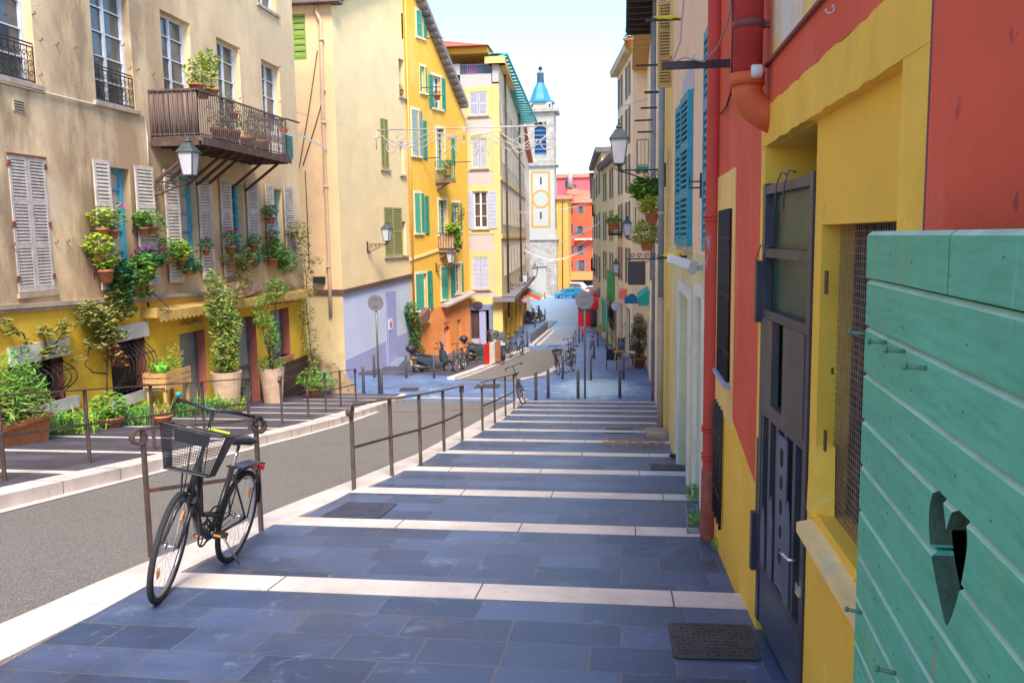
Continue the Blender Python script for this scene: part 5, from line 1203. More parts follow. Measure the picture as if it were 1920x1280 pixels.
w_or=[(1069,1073,387,400),(1085,1092,387,400),(1068,1073,420,438),(1083,1092,424,440),(1068,1074,462,474),(1083,1092,460,478),(1068,1073,490,505),(1085,1095,488,508)]
hr,_f=far_house('red_house','orange red house with slate blue shutters behind the parked cars',1064,1150,381,136,(.66,.11,.045),rt,w_or,roofh=1.3)
b=MB().fbox(Fac((0,136),(1,0),(0,-1)),PY(1078,440,136).x,PY(1116,440,136).x,PY(1080,450,136).z,PY(1080,447,136).z,0,1.2).build('balcony',M['white_trim'],hr)
mb=MB(); Fk=Fac((0,136),(1,0),(0,-1)); a0,a1=PY(1078,440,136).x,PY(1116,440,136).x; z0=PY(1080,447,136).z
mb.bar(Fk.w(a0,z0+.95,1.15),Fk.w(a1,z0+.95,1.15),.07)
for k in range(26): s=a0+(a1-a0)*k/25; mb.bar(Fk.w(s,z0,1.15),Fk.w(s,z0+.95,1.15),.03)
mb.build('railing',M['iron'],b)
h3,_f=far_house('pink_house','pink house with small chimney rising behind the orange red house',1042,1150,334,150,(.68,.12,.15),rt,[(1093,1099,385,395) ,(1076,1080,346,356),(1060,1064,340,352)],roofh=1.0)
MB().tube([PY(1069,352,149),PY(1069,312,149)],[.5,.35],8).build('chimney',mat('grey_chimney',(.45,.38,.35),.9,.1),h3)
MB().hexa([PY(1062,362,146)+V((0,0,-.2)),PY(1116,368,146)+V((0,0,-.2)),PY(1116,368,149)+V((0,0,.2)),PY(1062,362,149)+V((0,0,.2)),PY(1062,362,146),PY(1116,368,146),PY(1116,358,149.9),PY(1066,352,149.9)]).build('lower_roof',rt,h3)
a,b=PY(1064,513,132),PY(1116,513,132)
mb=MB(); mb.hexa([V((a.x,132,a.z-1.0)),V((b.x,132,a.z-1.0)),V((b.x,136,a.z)),V((a.x,136,a.z)),V((a.x,132,a.z-.85)),V((b.x,132,a.z-.85)),V((b.x,136,a.z+.15)),V((a.x,136,a.z+.15))])
tag(mb.build('awning',mat('orange_awning',(.80,.26,.08),.8,.05)),'wide orange awning on the ground floor of the orange red house','awning')
MB().fbox(Fk,a.x,b.x,-7.3,a.z-.8,.02,.1).build('shop_front',mat('dark_shop',(.05,.045,.05),.5,.3,.5),hr)

# ================================================================= RED AND YELLOW HOUSE ON THE RIGHT
Fr=Fac((.73,0),(0,1),(-1,0))
rh=thing('red_house','red and yellow rendered house right beside the camera, with gate alcove and meshed window','house',(2,3,-.5))
M['red']=mat('coral_red_render',(.74,.105,.05),.85,.10,1.2,.18,60,stain=[(1.3,.52,.72,.5,(.88,.28,.19),.35),(3.5,.60,.70,.4,(.56,.07,.055),.25),(16,.66,.70,.7,(.30,.05,.05),.6),(2.2,.70,.72,.8,(.88,.55,.45),.5)])
M['yellow_r']=mat('rough_yellow_render',(.93,.57,.07),.85,.12,2.2,.35,22,stain=[(1.6,.57,.7,.5,(.62,.34,.07),.6),(4,.64,.72,.45,(.92,.75,.38),1)])
M['yellow_s']=mat('smooth_yellow_render',(.93,.56,.06),.85,.08,1.0,.25,14,stain=[(1.1,.55,.75,.5,(.74,.40,.06),.5),(2.5,.64,.70,.6,(.80,.68,.42),1),(7,.66,.70,.6,(.42,.28,.12),.5)])
PIER=2.2; J=2.43; A1=3.655; A2=4.63; ST=4.75; RE=7.25; ZL=2.0; ZY=2.19
def flat(name,s0,s1,z0,z1,m_,off=0,holes=(),depth=.3,reveal=None,cuts=()): return wall(Fr,s0,s1,z0,z1,list(holes),m_,name,rh,depth,cuts,reveal,off)
flat('pier_wall',-6,PIER,-1.2,5.2,M['red'],.004)
MB().fbox(Fr,PIER,PIER+.018,-1.2,5.2,-.02,.003).build('border_line',mat('purple_line',(.16,.06,.10),.9,.1),rh)  # thin purple line between the red pier and the yellow band
mb=MB(); mb.fbox(Fr,PIER+.018,J,-1.2,ZL,-.06,.0); random.seed(4); tp=[Fr.w(PIER+.018+(ST-PIER-.018)*k/40,ZY+random.uniform(-.006,.006),-.06) for k in range(41)]; bt=[Fr.w(PIER+.018+(ST-PIER-.018)*k/40,ZL+(random.uniform(-.007,.004) if 3<k<40 else 0),-.06) for k in range(41)]
for k in range(40): mb.prism([bt[k],bt[k+1],tp[k+1],tp[k]],Fr.n*.062)
mb.fbox(Fr,PIER+.018,2.62,ZY+.012,4.2,-.06,0); mb.build('render_band',M['yellow_r'],rh)
win=[J+.01,3.53,.42,1.58]; alc=[A1,A2,-1.5,ZL]
flat('recessed_panel',J,A2,-1.5,ZL,M['yellow_s'],-.05,[win,alc],.5)
flat('strip_wall',A2,ST,-1.5,ZL,M['yellow_r'],0)
mb=MB(); mb.fbox(Fr,A2-.002,A2,-1.5,ZL,-.55,0); mb.build('alcove_side',M['yellow_s'],rh)
MB().fbox(Fr,A2-.03,A2-.004,-1.5,1.80,-.55,-.06).build('inner_door',mat('bottle_green_paint',(.03,.16,.09),.5,.2,3),rh)
MB().fbox(Fr,J+.004,A2-.032,ZL-.006,ZL-.003,-.55,-.052).build('soffit',M['yellow_s'],rh)
flat('upper_wall',2.62,ST,ZY,5.2,M['red'],0,[[2.9,4.55,2.40,3.6]],.012)
MB().fbox(Fr,2.9,4.55,2.40,3.6,-.03,-.011).build('peeling_patch',mat('peeling_paint',(.84,.60,.20),.9,.2,2,.5,20,stain=[(2.2,.42,.55,.9,(.72,.70,.72),.6),(6,.55,.62,.7,(.85,.50,.08),1)]),rh)
MB().fbox(Fr,2.9,4.6,2.385,2.40,-.01,.02).build('thin_ledge',mat('dark_line',(.25,.08,.06),.9,.1),rh)
gw=[Fr.px(1357,500)[0]-.72,Fr.px(1357,500)[0],Fr.px(1357,708)[1],Fr.px(1375,391)[1]]
gw=[5.90,6.55,.54,1.72]; lw=[6.22,6.85,-.62,.28]
pa,pb=Fr.px(1378,800),Fr.px(1424,930); kq=(pb[1]-pa[1])/(pb[0]-pa[0])
# the yellow lower band rises towards the grille window
cn=V((0,-kq,1)).normalized(); cp2=Fr.w(pa[0],pa[1])
wall(Fr,ST,RE,-2,5.2,[gw,lw],M['red'],'red_wall',rh,.3,cuts=[(cp2,-cn)])
wall(Fr,ST,RE,-2.5,3,[gw,lw],M['yellow_s'],'yellow_base',rh,.3,cuts=[(cp2,cn)])
mb=MB(); e=.13
for a,b,c,d in ((gw[0]-e,gw[0],gw[2]-.3,gw[3]+.26),(gw[1],RE-.1,gw[2]-.3,gw[3]+.26),(gw[0],gw[1],gw[3],gw[3]+.26),(gw[0],gw[1],gw[2]-.3,gw[2])): mb.fbox(Fr,a,b,c,d,0,.006)
mb.build('window_surround',mat('pale_orange_trim',(.88,.60,.20),.9,.12,2,.3,20,stain=[(2,.55,.7,.5,(.9,.72,.45),1)]),rh)
ibox(rh,'sill',mat('lilac_sill',(.40,.37,.50),.8,.1),Fr,gw[0]-.05,gw[1]+.03,gw[2]-.03,gw[2],-.2,.05)
def grille(h,n,name='window_grille',o=.02,rails=3,twist=True):
    mb=MB()
    for k in range(n): s=h[0]+.03+(h[1]-h[0]-.06)*k/(n-1); mb.tube([Fr.w(s,h[2],o),Fr.w(s,h[3],o)],.011,6)
    for k in range(rails): z=h[2]+(h[3]-h[2])*(k+.5)/rails; mb.fbox(Fr,h[0],h[1],z-.012,z+.012,o-.006,o+.006)
    if twist:
        for k in range(n-1):
            s=h[0]+.03+(h[1]-h[0]-.06)*(k+.5)/(n-1)
            for zz in (h[2]+.2,h[3]-.3,(h[2]+h[3])/2): mb.tube(spiral(Fr.w(s,zz,o),Fr.d,V((0,0,1)),.04,1,10,0,.3),.006,4)
    return mb.build(name,M['iron'],rh)
grille(gw,9); MB().fbox(Fr,gw[0],gw[1],gw[2],gw[3],-.3,-.25).build('pane',mat('dark_pane',(.03,.035,.035),.2,.3,2),rh)
grille(lw,5,rails=2,twist=False); MB().fbox(Fr,lw[0],lw[1],lw[2],lw[3],-.3,-.25).build('pane',M['iron'],rh)
# meshed window: splayed reveal, dark slats and wire mesh, sloping sill
mb=MB(); slm=mat('dark_brown_slats',(.035,.038,.06),.8,.4,8,stain=[(5,.56,.62,.7,(.25,.10,.06),1)])
for k in range(13): s=win[0]+.02+k*.09; mb.fbox(Fr,s,s+.055,win[2],win[3],-.22,-.17)
mb.fbox(Fr,win[0],win[1],win[2],win[3],-.34,-.32); mb.build('slat_screen',slm,rh)
wm_=mat('rusted_wire',(.34,.22,.15),.7,.3,10,metal=.3); mb=MB(); st=.027; s=win[0]
while s<win[1]-.01: mb.bar(Fr.w(s,win[2],-.115),Fr.w(s,win[3],-.115),.0022); s+=st
z=win[2]
while z<win[3]: mb.bar(Fr.w(win[0],z,-.115),Fr.w(win[1]-.01,z,-.115),.0022); z+=st
mb.build('wire_mesh',wm_,rh)
mb=MB(); mb.hexa([Fr.w(win[0]-.1,.30,-.3),Fr.w(win[1]+.03,.30,-.3),Fr.w(win[1]+.02,.32,.015),Fr.w(win[0]-.1,.32,.015),Fr.w(win[0]-.1,.43,-.3),Fr.w(win[1]+.03,.43,-.3),Fr.w(win[1]+.02,.36,.015),Fr.w(win[0]-.1,.36,.015)])
mb.build('sill',mat('chipped_yellow_sill',(.90,.66,.28),.8,.12,3,.4,25,stain=[(5,.58,.62,.8,(.62,.62,.66),1)]),rh)
mb=MB(); mb.hexa([Fr.w(3.44,.40,-.11),Fr.w(3.54,.40,-.11),Fr.w(3.60,.40,-.035),Fr.w(3.50,.40,-.035),Fr.w(3.46,.70,-.11),Fr.w(3.54,.70,-.11),Fr.w(3.59,.68,-.04),Fr.w(3.51,.68,-.04)])
mb.build('rendered_block',M['yellow_r'],rh)
for x,y,w_,h_ in ((1549,529,.03,.045),(1547,825,.022,.04),(1561,695,.012,.012)): s,z=Fr.px(x,y,-.05); MB().fbox(Fr,s-w_,s+w_*.3,z-h_,z+h_,-.052,-.045).build('putlog_hole',mat('hole_brown',(.16,.08,.02),1,.2),rh)
MB().fbox(Fr,-6,RE,5.18,5.3,-4,.1).build('roof',M['terracotta'],rh);  # unseen roof; house height lowered to set the shadow edge on the paving
mb=MB(); mb.fbox(Fr,-6,2.40,-1.5,5.17,-4,-.02); mb.fbox(Fr,2.40,RE-.02,3.7,5.17,-4,-.35); mb.fbox(Fr,2.4,RE-.02,-3,3.7,-4,-.62); mb.fbox(Fr,4.68,5.7,-3,3.7,-.61,-.02); mb.build('core',M['red'],rh)
MB().fbox(Fr,A1,A2,-1.5,ZL,-.60,-.56).build('inner_door',mat('bottle_green_paint',(.03,.16,.09),.5,.2,3),rh)
# iron gate, slightly ajar: plane from the near post to the hinge
ga=V((.79,3.665,0)); gb_=V((.735,4.575,0)); gd=(gb_-ga); GL=gd.length; Fg=Fac((ga.x,ga.y),(gd.x,gd.y),(-gd.y,gd.x))
if Fg.n.x>0: Fg.n=-Fg.n
gt=thing('metal_gate','dark grey steel gate with tall bars and cut plate panel in the yellow alcove','gate',(.75,4.5,-.6))
gm=mat('gate_steel',(.075,.075,.095),.45,.25,6,.1,50,metal=.4,stain=[(2,.55,.7,.6,(.16,.11,.10),1)])
gm2=mat('gate_plate',(.115,.10,.105),.5,.2,4,.1,50,metal=.4,stain=[(3,.55,.7,.5,(.28,.12,.07),1)])
z0,z1=-.52,1.80; mb=MB(); w_=.055
mb.fbox(Fg,0,w_,z0,z1,-.02,.02); mb.fbox(Fg,GL-w_,GL,z0,z1,-.02,.02)
for z in (z1-w_,1.43,1.12,.62,-.22): mb.fbox(Fg,w_,GL-w_,z,z+w_*.8,-.018,.018)
mb.build('gate_frame',gm,gt)
MB().fbox(Fg,w_,GL-w_,z0,-.22,-.01,.012).build('kick_plate',mat('kick_plate_blue',(.08,.11,.18),.45,.2,3,metal=.4),gt)
mb=MB(); mb.fbox(Fg,w_,.42,.664,1.12,-.012,.024); mb.fbox(Fg,.64,GL-w_,.664,1.12,-.012,.024); mb.fbox(Fg,.42,.64,.664,.70,-.012,.024); mb.build('panel_plate',gm2,gt)
for k,s in enumerate((.20,.36,.52,.68,.84)):
    mb=MB(); mb.fbox(Fg,s-.022,s+.022,-.18,.62,-.016,.016); mb.build('gate_bar',gm,gt)
mb=MB()
for s,z0_,z1_ in ((.27,-.17,.30),(.60,-.17,.22),(.76,-.17,.12)):
    w2=.045; mb.prism([Fg.w(s-w2,z0_,.018),Fg.w(s+w2,z0_,.018),Fg.w(s+w2,z1_-.1,.018),Fg.w(s+w2*.6,z1_-.05,.018),Fg.w(s+w2*.6,z1_-.02,.018),Fg.w(s,z1_+.03,.018),Fg.w(s-w2*.6,z1_-.02,.018),Fg.w(s-w2*.6,z1_-.05,.018),Fg.w(s-w2,z1_-.1,.018)],Fg.n*.006)
mb.build('cut_out_plate',mat('bluish_plate',(.13,.15,.22),.5,.2,4,metal=.3),gt)
mb=MB(); mb.fbox(Fg,.30,.48,-.15,.60,.017,.024); mb.build('cut_out_panel',MATS['bluish_plate'],gt)
mb=MB()
for zz,r in ((.50,.03),(.38,.022),(.26,.025),(.14,.02),(.02,.024)): mb.prism([Fg.w(.39+r*math.cos(t*.785),zz+r*1.6*math.sin(t*.785),.0245) for t in range(8)],Fg.n*.002)
mb.build('cut_out_hole',mat('near_black',(.01,.012,.012),.8,0),gt)
MB().tube([Fg.w(.08,.12,.02),Fg.w(.08,.12,.06),Fg.w(.12,.125,.07),Fg.w(.20,.11,.065)],.010,8).build('handle',mat('chrome',(.6,.62,.66),.2,.05,metal=.9),gt)
MB().fbox(Fg,.01,.06,-.02,.03,.02,.035).build('lock_plate',MATS['chrome'],gt)
MB().fbox(Fg,w_,GL-w_,1.15,z1-w_,-.03,-.022).build('dark_pane',mat('gate_glass',(.02,.07,.045),.35,.6,3,spec=.25),gt)
for z in (1.25,-.1): MB().fbox(Fg,GL,GL+.05,z-.16,z+.16,-.03,.045).build('hinge',gm,gt)
for s,z in ((.35,z1),(.5,z1),(.75,1.46),(.9,1.46)):
    MB().tube([Fg.w(s,z+.02,0),Fg.w(s,z+.03,.03),Fg.w(s+.03,z-.03,.045),Fg.w(s+.05,z-.14,.04)],.004,5).build('cable_tie',mat('blue_tie',(.05,.09,.14),.4,0),gt)
mb=MB()
for k in range(11): mb.bar(Fg.w(.5+k*.05,1.16,-.12),Fg.w(.52+k*.05,1.75,-.12),.004)
for k in range(9): mb.bar(Fg.w(.45,1.18+k*.07,-.12),Fg.w(1.05,1.20+k*.07,-.12),.004)
mb.build('inner_wire',wm_,gt)
mb=MB(); st=.016
for k in range(12): mb.bar(Fg.w(.86+k*st,-.18,.0),Fg.w(.86+k*st,.45,.0),.0025)
for k in range(40): mb.bar(Fg.w(.86,-.18+k*st,.0),Fg.w(1.04,-.18+k*st,.0),.0025)
mb.build('fine_mesh',gm,gt)
# ---- green heart shutter
hsn=thing('heart_shutter','thick turquoise green plank shutter with a cut-out heart, opened against the red wall','shutter',(.6,2.1,.5))
sa_=R(-3.3); so_=V((.618,2.14,0)); sdv=V((math.sin(R(3.3))*-1,-math.cos(R(3.3)),0)); sdv=V((-.0575,-.998,0)).normalized()
Fd=Fac((so_.x,so_.y),(sdv.x,sdv.y),(-1,.0575))
gp1=mat('turquoise_paint',(.115,.50,.33),.6,.10,2.5,.12,50,stain=[(6,.46,.66,.55,(.055,.32,.19),9),(1.6,.48,.70,.45,(.08,.37,.17),.9),(2.6,.54,.72,.4,(.10,.43,.38),.7),(3.5,.60,.72,.5,(.34,.40,.12),.35),(7,.66,.70,.7,(.40,.26,.10),.25),(9,.66,.70,.4,(.30,.62,.50),.3)],streak=1)
pitch_=.113; ztop=PX(1622,434,.60).z; TH=.040
def plank_poly(z0,z1,s0,s1,round_=.01): return
hc=Fd.px(1777,1040,TH); hs_=hc[0]; hz=hc[1]
Wd=.105; 
def heart(n=44):
    out=[]
    for i in range(n):
        t=2*math.pi*i/n; x=16*math.sin(t)**3; y=13*math.cos(t)-5*math.cos(2*t)-2*math.cos(3*t)-math.cos(4*t)
        out.append((x/16,y/16))
    return out
hx0,hx1=Fd.px(1740,1000,TH)[0],Fd.px(1816,1060,TH)[0]; hzt=Fd.px(1770,915,TH)[1]; hzb=Fd.px(1776,1176,TH)[1]
print('HEART',hx0,hx1,hzt,hzb); hw_=abs(hx1-hx0)/2; hcx=(hx0+hx1)/2; hh_=(hzt-hzb)/2*1.12; hcz=(hzt+hzb)/2
k=0; z=ztop; worn=mat('worn_lit_green_edge',(.42,.66,.50),.7,.2,6)  # chamfer colour: worn paint plus the light it catches, painted in
hout=[(1757,912),(1749,922),(1743,945),(1741,975),(1743,1015),(1748,1055),(1756,1095),(1765,1140),(1774,1178),(1785,1155),(1797,1115),(1807,1070),(1814,1025),(1813,990),(1808,968),(1800,956),(1791,953),(1783,962),(1777,982),(1774,996),(1772,975),(1769,945),(1764,920)]
def rnd(P,n=2):   # corner cutting keeps the lobes smooth
    for _ in range(n):
        Q_=[]
        for a,b in zip(P,P[1:]+P[:1]): Q_+= [(a[0]*.75+b[0]*.25,a[1]*.75+b[1]*.25),(a[0]*.25+b[0]*.75,a[1]*.25+b[1]*.75)]
        P=Q_
    return P
cut=MB(); cut.prism([Fd.w(a,b,-.2) for a,b in rnd([Fd.px(x,y,TH) for x,y in hout])],Fd.n*.5)
cm=bpy.data.meshes.new('c'); cm.from_pydata([tuple(v) for v in cut.v],[],cut.f); bm=bmesh.new(); bm.from_mesh(cm); bmesh.ops.recalc_face_normals(bm,faces=bm.faces[:]); bm.to_mesh(cm); bm.free()
co=bpy.data.objects.new('c',cm); sc.collection.objects.link(co)
while z>-.35:
    segs=[(0,.62),(.628,1.9)] if k==0 else [(0.012*(k>0),1.9)]
    for (a,b) in segs:
        za,zb=z-pitch_+.005,z
        mb=MB(); dz=.0
        # plank with a chamfered upper edge
        prof=[(za,0.002),(za,TH),(zb-.009,TH),(zb,TH-.011),(zb,0.002)]
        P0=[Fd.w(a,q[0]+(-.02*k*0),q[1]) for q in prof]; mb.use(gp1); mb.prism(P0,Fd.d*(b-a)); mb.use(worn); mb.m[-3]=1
        o=mb.build('plank',gp1,None)
        bm=bmesh.new(); bm.from_mesh(o.data); bmesh.ops.recalc_face_normals(bm,faces=bm.faces[:]); bm.to_mesh(o.data); bm.free()
        if za<hzt and zb>hzb-.02:
            md=o.modifiers.new('b','BOOLEAN'); md.object=co; md.operation='DIFFERENCE'; md.solver='EXACT'
            dg=bpy.context.evaluated_depsgraph_get(); me=bpy.data.meshes.new_from_object(o.evaluated_get(dg)); o.modifiers.clear(); o.data=me
            me.materials.append(mat('raw_edge_shade',(.085,.145,.075),.85,.3,9,.3,60))  # raw cut edge with the hole's shade darkened into its colour
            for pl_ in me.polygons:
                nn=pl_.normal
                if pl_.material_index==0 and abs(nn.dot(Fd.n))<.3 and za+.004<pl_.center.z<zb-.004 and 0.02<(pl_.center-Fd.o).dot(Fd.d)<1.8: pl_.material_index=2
        me=o.data; loc=V(hsn['_loc']); me.transform(Matrix.Translation(-loc)); o.parent=hsn
    k+=1; z-=pitch_
bpy.data.objects.remove(co)
mb=MB(); 
for q in (.0,1.25): mb.fbox(Fd,.03+q,.11+q,-.34,ztop-.02,-.04,.0)
mb.build('back_batten',gp1,hsn)
MB().fbox(Fd,.06,1.85,-.34,ztop-.06,-.062,-.045).build('back_panel',mat('back_board_shade',(.05,.055,.04),.9,.3,6),hsn)  # back board coloured dark as the shade seen through the heart
mb=MB(); random.seed(3); z=ztop; k=0
while z>-.3:
    for s in (.06,.22,.40,.70,.86,1.05):
        for t in range(random.choice((0,1,1))):
            a,b=s+random.uniform(-.07,.07),z-pitch_*random.uniform(.25,.75)
            if abs(a-hcx)<hw_+.02 and hzb<b<hzt: continue
            mb.lathe([(.0045,0),(.004,.002),(.001,.0025)],(0,0,0),6) if False else mb.obox(Fd.w(a,b,TH+.0005),Fd.d*.0022,Fd.n*.0008,V((0,0,.0022)))
    z-=pitch_
nh_=mb.build('nail_head',mat('nail_dark',(.08,.24,.16),.6,.2),hsn); nh_['kind']='stuff'
for x,y in ((1622,625),(1662,642),(1697,658),(1737,690),(1616,1148),(1680,1262)):
    s,z=Fd.px(x,y,TH); mb=MB(); q=Fd.w(max(s,.004),z,TH); d=(Fd.n*.9-Fd.d*.45).normalized(); mb.tube([q,q+d*.035],.0045,6); mb.tube([q+d*.033,q+d*.039],.007,8); mb.build('bolt',mat('bolt_olive',(.14,.27,.15),.5,.2),hsn)

# ---- pipes on the right wall
redp=mat('red_pipe_paint',(.58,.065,.04),.75,.12,3,.1,30,stain=[(5,.64,.68,.8,(.35,.36,.42),.35)])
orp=mat('orange_plastic_pipe',(.66,.12,.03),.6,.08,3)
dp=thing('drainpipe','thick red downpipe with an orange plastic elbow turning into the wall above the gate','pipe',(.63,4.57,2))
c=lambda x,y: PY(x,y,4.57)
xc=.625; ztop_=c(1398,150).z
MB().tube([V((xc,4.57,ztop_)),V((xc,4.57,5.1))],.074,20).build('pipe',mat('deep_red_pipe',(.52,.045,.035),.7,.08,3),dp)
mb=MB(); mb.tube([V((xc,4.57,ztop_+.03)),V((xc,4.57,ztop_-.03))],.086,20); mb.build('collar',orp,dp)
mb=MB(); pts=[V((xc,4.57,ztop_-.02)),V((xc,4.57,ztop_-.07)),V((xc+.025,4.57,ztop_-.125)),V((xc+.075,4.57,ztop_-.165)),V((xc+.16,4.57,ztop_-.21))]; mb.tube(pts,.078,20); mb.build('elbow',orp,dp)
mb=MB(); zb=c(1398,48).z; mb.lathe([(.076,-.02),(.079,-.02),(.079,.02),(.076,.02)],(xc,4.57,zb),20,cap=False); mb.bar((xc+.07,4.57,zb),(.74,4.57,zb),.03); mb.build('clamp',mat('dark_red_iron',(.20,.04,.04),.6,.2,8),dp)
dp2=thing('drainpipe','slim red downpipe with chipped paint standing on the first pale step edge','pipe',(.685,6.85,-.93))
mb=MB(); Yp=6.85; mb.tube([V((.69,Yp,-.98)),V((.69,Yp,-.35)),V((.69,Yp,5.1))],.054,16); mb.build('pipe',redp,dp2)
for y in (405,412,800,806,850,858): 
    z=PY(1330,y,Yp).z; MB().lathe([(.056,-.012),(.066,-.008),(.066,.008),(.056,.012)],(.69,Yp,z),16,cap=False).build('collar',redp,dp2)
MB().lathe([(.06,-.30),(.066,-.28),(.062,.3),(.058,.32)],(.69,Yp,-.65),16,cap=False).build('iron_shoe',mat('rusty_red_iron',(.42,.10,.06),.7,.3,6,.3,30,stain=[(5,.5,.6,.7,(.2,.07,.05),1)]),dp2)
# small fittings
s,z=Fr.px(1423,134,.06); fi=MB(); fi.lathe([(.028,-.03),(.034,-.02),(.034,.02),(.02,.03)],Fr.w(s,z,.07),14,axis='X'); tag(fi.build('insulator',mat('porcelain',(.75,.70,.66),.4,.05)),'round white porcelain fitting beside the thick red pipe','insulator')
s,z=Fr.px(1548,18,.03); fi=MB(); fi.tube(spiral(Fr.w(s,z,.015),Fr.n,V((0,0,1)),.015,.7,12,2,.9),.004,6); tag(fi.build('wall_hook',mat('pale_metal',(.6,.55,.52),.5,.1)),'small pale metal hook on the red band above the alcove','hook')
mb=MB(); a=PY(1366,119,6.2); b=PY(1241,118,6.2); mb.bar(V((.74,6.2,a.z)),V((b.x,6.2,a.z)),.04,.05); bb=tag(mb.build('wall_bar',M['iron']),'dark iron bar sticking out from the wall behind the red pipes','bar')
mb=MB(); mb.tube([PY(1268,116,6.2),PY(1282,108,6.2),PY(1300,112,6.15),PY(1320,116,6.1),PY(1345,90,6.0),PY(1365,40,5.7),PY(1370,0,5.5)],.006,5); mb.tube([PY(1255,118,6.2),PY(1262,112,6.2),PY(1275,80,6.8),PY(1282,0,7.2)],.006,5); tag(mb.build('cable',mat('pale_cable',(.35,.33,.36),.6,.1)),'thin loose cable looping over the iron bar','cable')
s0=3; mb=MB(); p=[Fr.w(*Fr.px(x,y,.02),.02) for x,y in ((1350,215),(1362,200),(1372,170),(1374,60),(1374,0))]; mb.tube(p,.008,5); mb.build('cable',M['iron'],rh)

# ================================================================= PEACH HOUSE WITH BLUE SHUTTERS (right)
Fp=Fac((.765,0),(0,1),(-1,0)); P0,P1=7.25,13.6
ph=thing('peach_house','peach house with turquoise blue louvred shutters right after the red downpipes','house',(2,10,-1.5))
M['peach']=mat('peach_plaster',(.94,.66,.45),.9,.08,1,.2,25,stain=[(1.2,.55,.7,.5,(.92,.74,.55),.5),(3,.66,.72,.5,(.75,.42,.25),.3)])
M['lime']=mat('pale_lime_plaster',(.72,.66,.36),.9,.12,1,.2,25,stain=[(1.2,.58,.7,.5,(.8,.78,.6),.5)])
bs=[9.75,11.25,1.42,3.12]; b2s=[Fp.px(1325,300)[0],Fp.px(1317,300)[0],1.4,3.4]
b2s=[7.45,7.95,1.4,3.3]
zsp=1.35
wall(Fp,P0,P1,zsp,6.4,[bs,b2s],M['peach'],'upper_wall',ph,.15)
d1=[Fp.px(1294,560)[0],Fp.px(1275,560)[0],-2.4,Fp.px(1294,560)[1]]; d2=[Fp.px(1321,560)[0],Fp.px(1308,560)[0],-2.4,Fp.px(1321,560)[1]]
wall(Fp,P0,P1,-2.6,zsp,[d1,d2],M['lime'],'lower_wall',ph,.25)
for h in (d1,d2):
    mb=MB(); e=.12
    mb.fbox(Fp,h[0]-e,h[0],-2.4,h[3]+e,0,.03); mb.fbox(Fp,h[1],h[1]+e,-2.4,h[3]+e,0,.03); mb.fbox(Fp,h[0],h[1],h[3],h[3]+e,0,.03); mb.build('door_surround',M['white_trim'],ph)
    dr=MB().fbox(Fp,h[0],h[1],-2.4,h[3],-.22,-.16).build('door',mat('lilac_white_door',(.62,.60,.70),.7,.08),ph)
    zz=Fp.px(1285,815)[1]; MB().fbox(Fp,h[0]+.02,h[1]-.02,-2.4,zz,-.16,-.14).build('lower_door_panel',mat('clear_blue_paint',(.05,.22,.50),.5,.1),dr)
btq=mat('turquoise_blue_paint',(.02,.30,.42),.6,.15,4)
md=(bs[0]+bs[1])/2
shutter(Fp,bs[0],md-.01,bs[2],bs[3],ph,btq,.0,22,3,tilt=.04,thick=.06); shutter(Fp,md+.01,bs[1],bs[2],bs[3],ph,btq,.0,22,3,tilt=.05,thick=.06)
shutter(Fp,b2s[0],b2s[1],b2s[2],b2s[3],ph,btq,.0,22,3,thick=.06)
ibox(ph,'lintel',M['lilac_sh'],Fp,bs[0]-.1,bs[1]+.1,bs[3],bs[3]+.35,-.05,.012); ibox(ph,'sill',M['stone_trim'],Fp,bs[0]-.1,bs[1]+.1,bs[2]-.06,bs[2],-.1,.08)
mb=MB()
s,z=Fp.px(1306,352,.05)
for dz in (0,.06): mb.tube([Fp.w(s,z+dz,0),Fp.w(s,z+dz,.12),Fp.w(s,z+dz+.05,.12)],.008,5)
mb.bar(Fp.w(s,z-.1,.01),Fp.w(s,z+.14,.01),.02); mb.build('shutter_hook',M['iron'],ph)
MB().fbox(Fp,P0+.02,P1-.02,-3,6.4,-5,-.26).build('core',M['peach'],ph); MB().fbox(Fp,P0,P1,6.4,6.6,-5,.3).build('roof',M['terracotta'],ph)  # unseen roof; house height lowered to let more light into the street
MB().fbox(Fp,P0-.03,P0+.05,1.3,6.4,0.0,.02).build('corner_strip',mat('peach_trim',(.75,.45,.28),.9,.1),ph)
camr=thing('security_camera','white security camera with round motor joint below the blue shutters','camera',(.6,9.3,1.2))
qc=PY(1300,495,8.4); a=PY(1252,483,8.4); b=PY(1293,497,8.4)
MB().obox((a+b)/2,(b-a)/2,V((0,.055,0)),(b-a).cross(V((0,1,0))).normalized()*.045).build('camera_body',mat('camera_white',(.78,.76,.74),.4,.05),camr,bevel=.012)
mb=MB(); mb.lathe([(.045,-.05),(.045,.05)],PY(1298,506,8.4),16,axis='Y'); mb.lathe([(.03,-.06),(.03,.06)],PY(1303,495,8.4),12,axis='Y'); mb.bar(PY(1300,505,8.4),V((.78,8.4,PY(1300,500,8.4).z)),.05); mb.build('camera_joint',mat('camera_grey',(.45,.42,.40),.5,.1),camr)
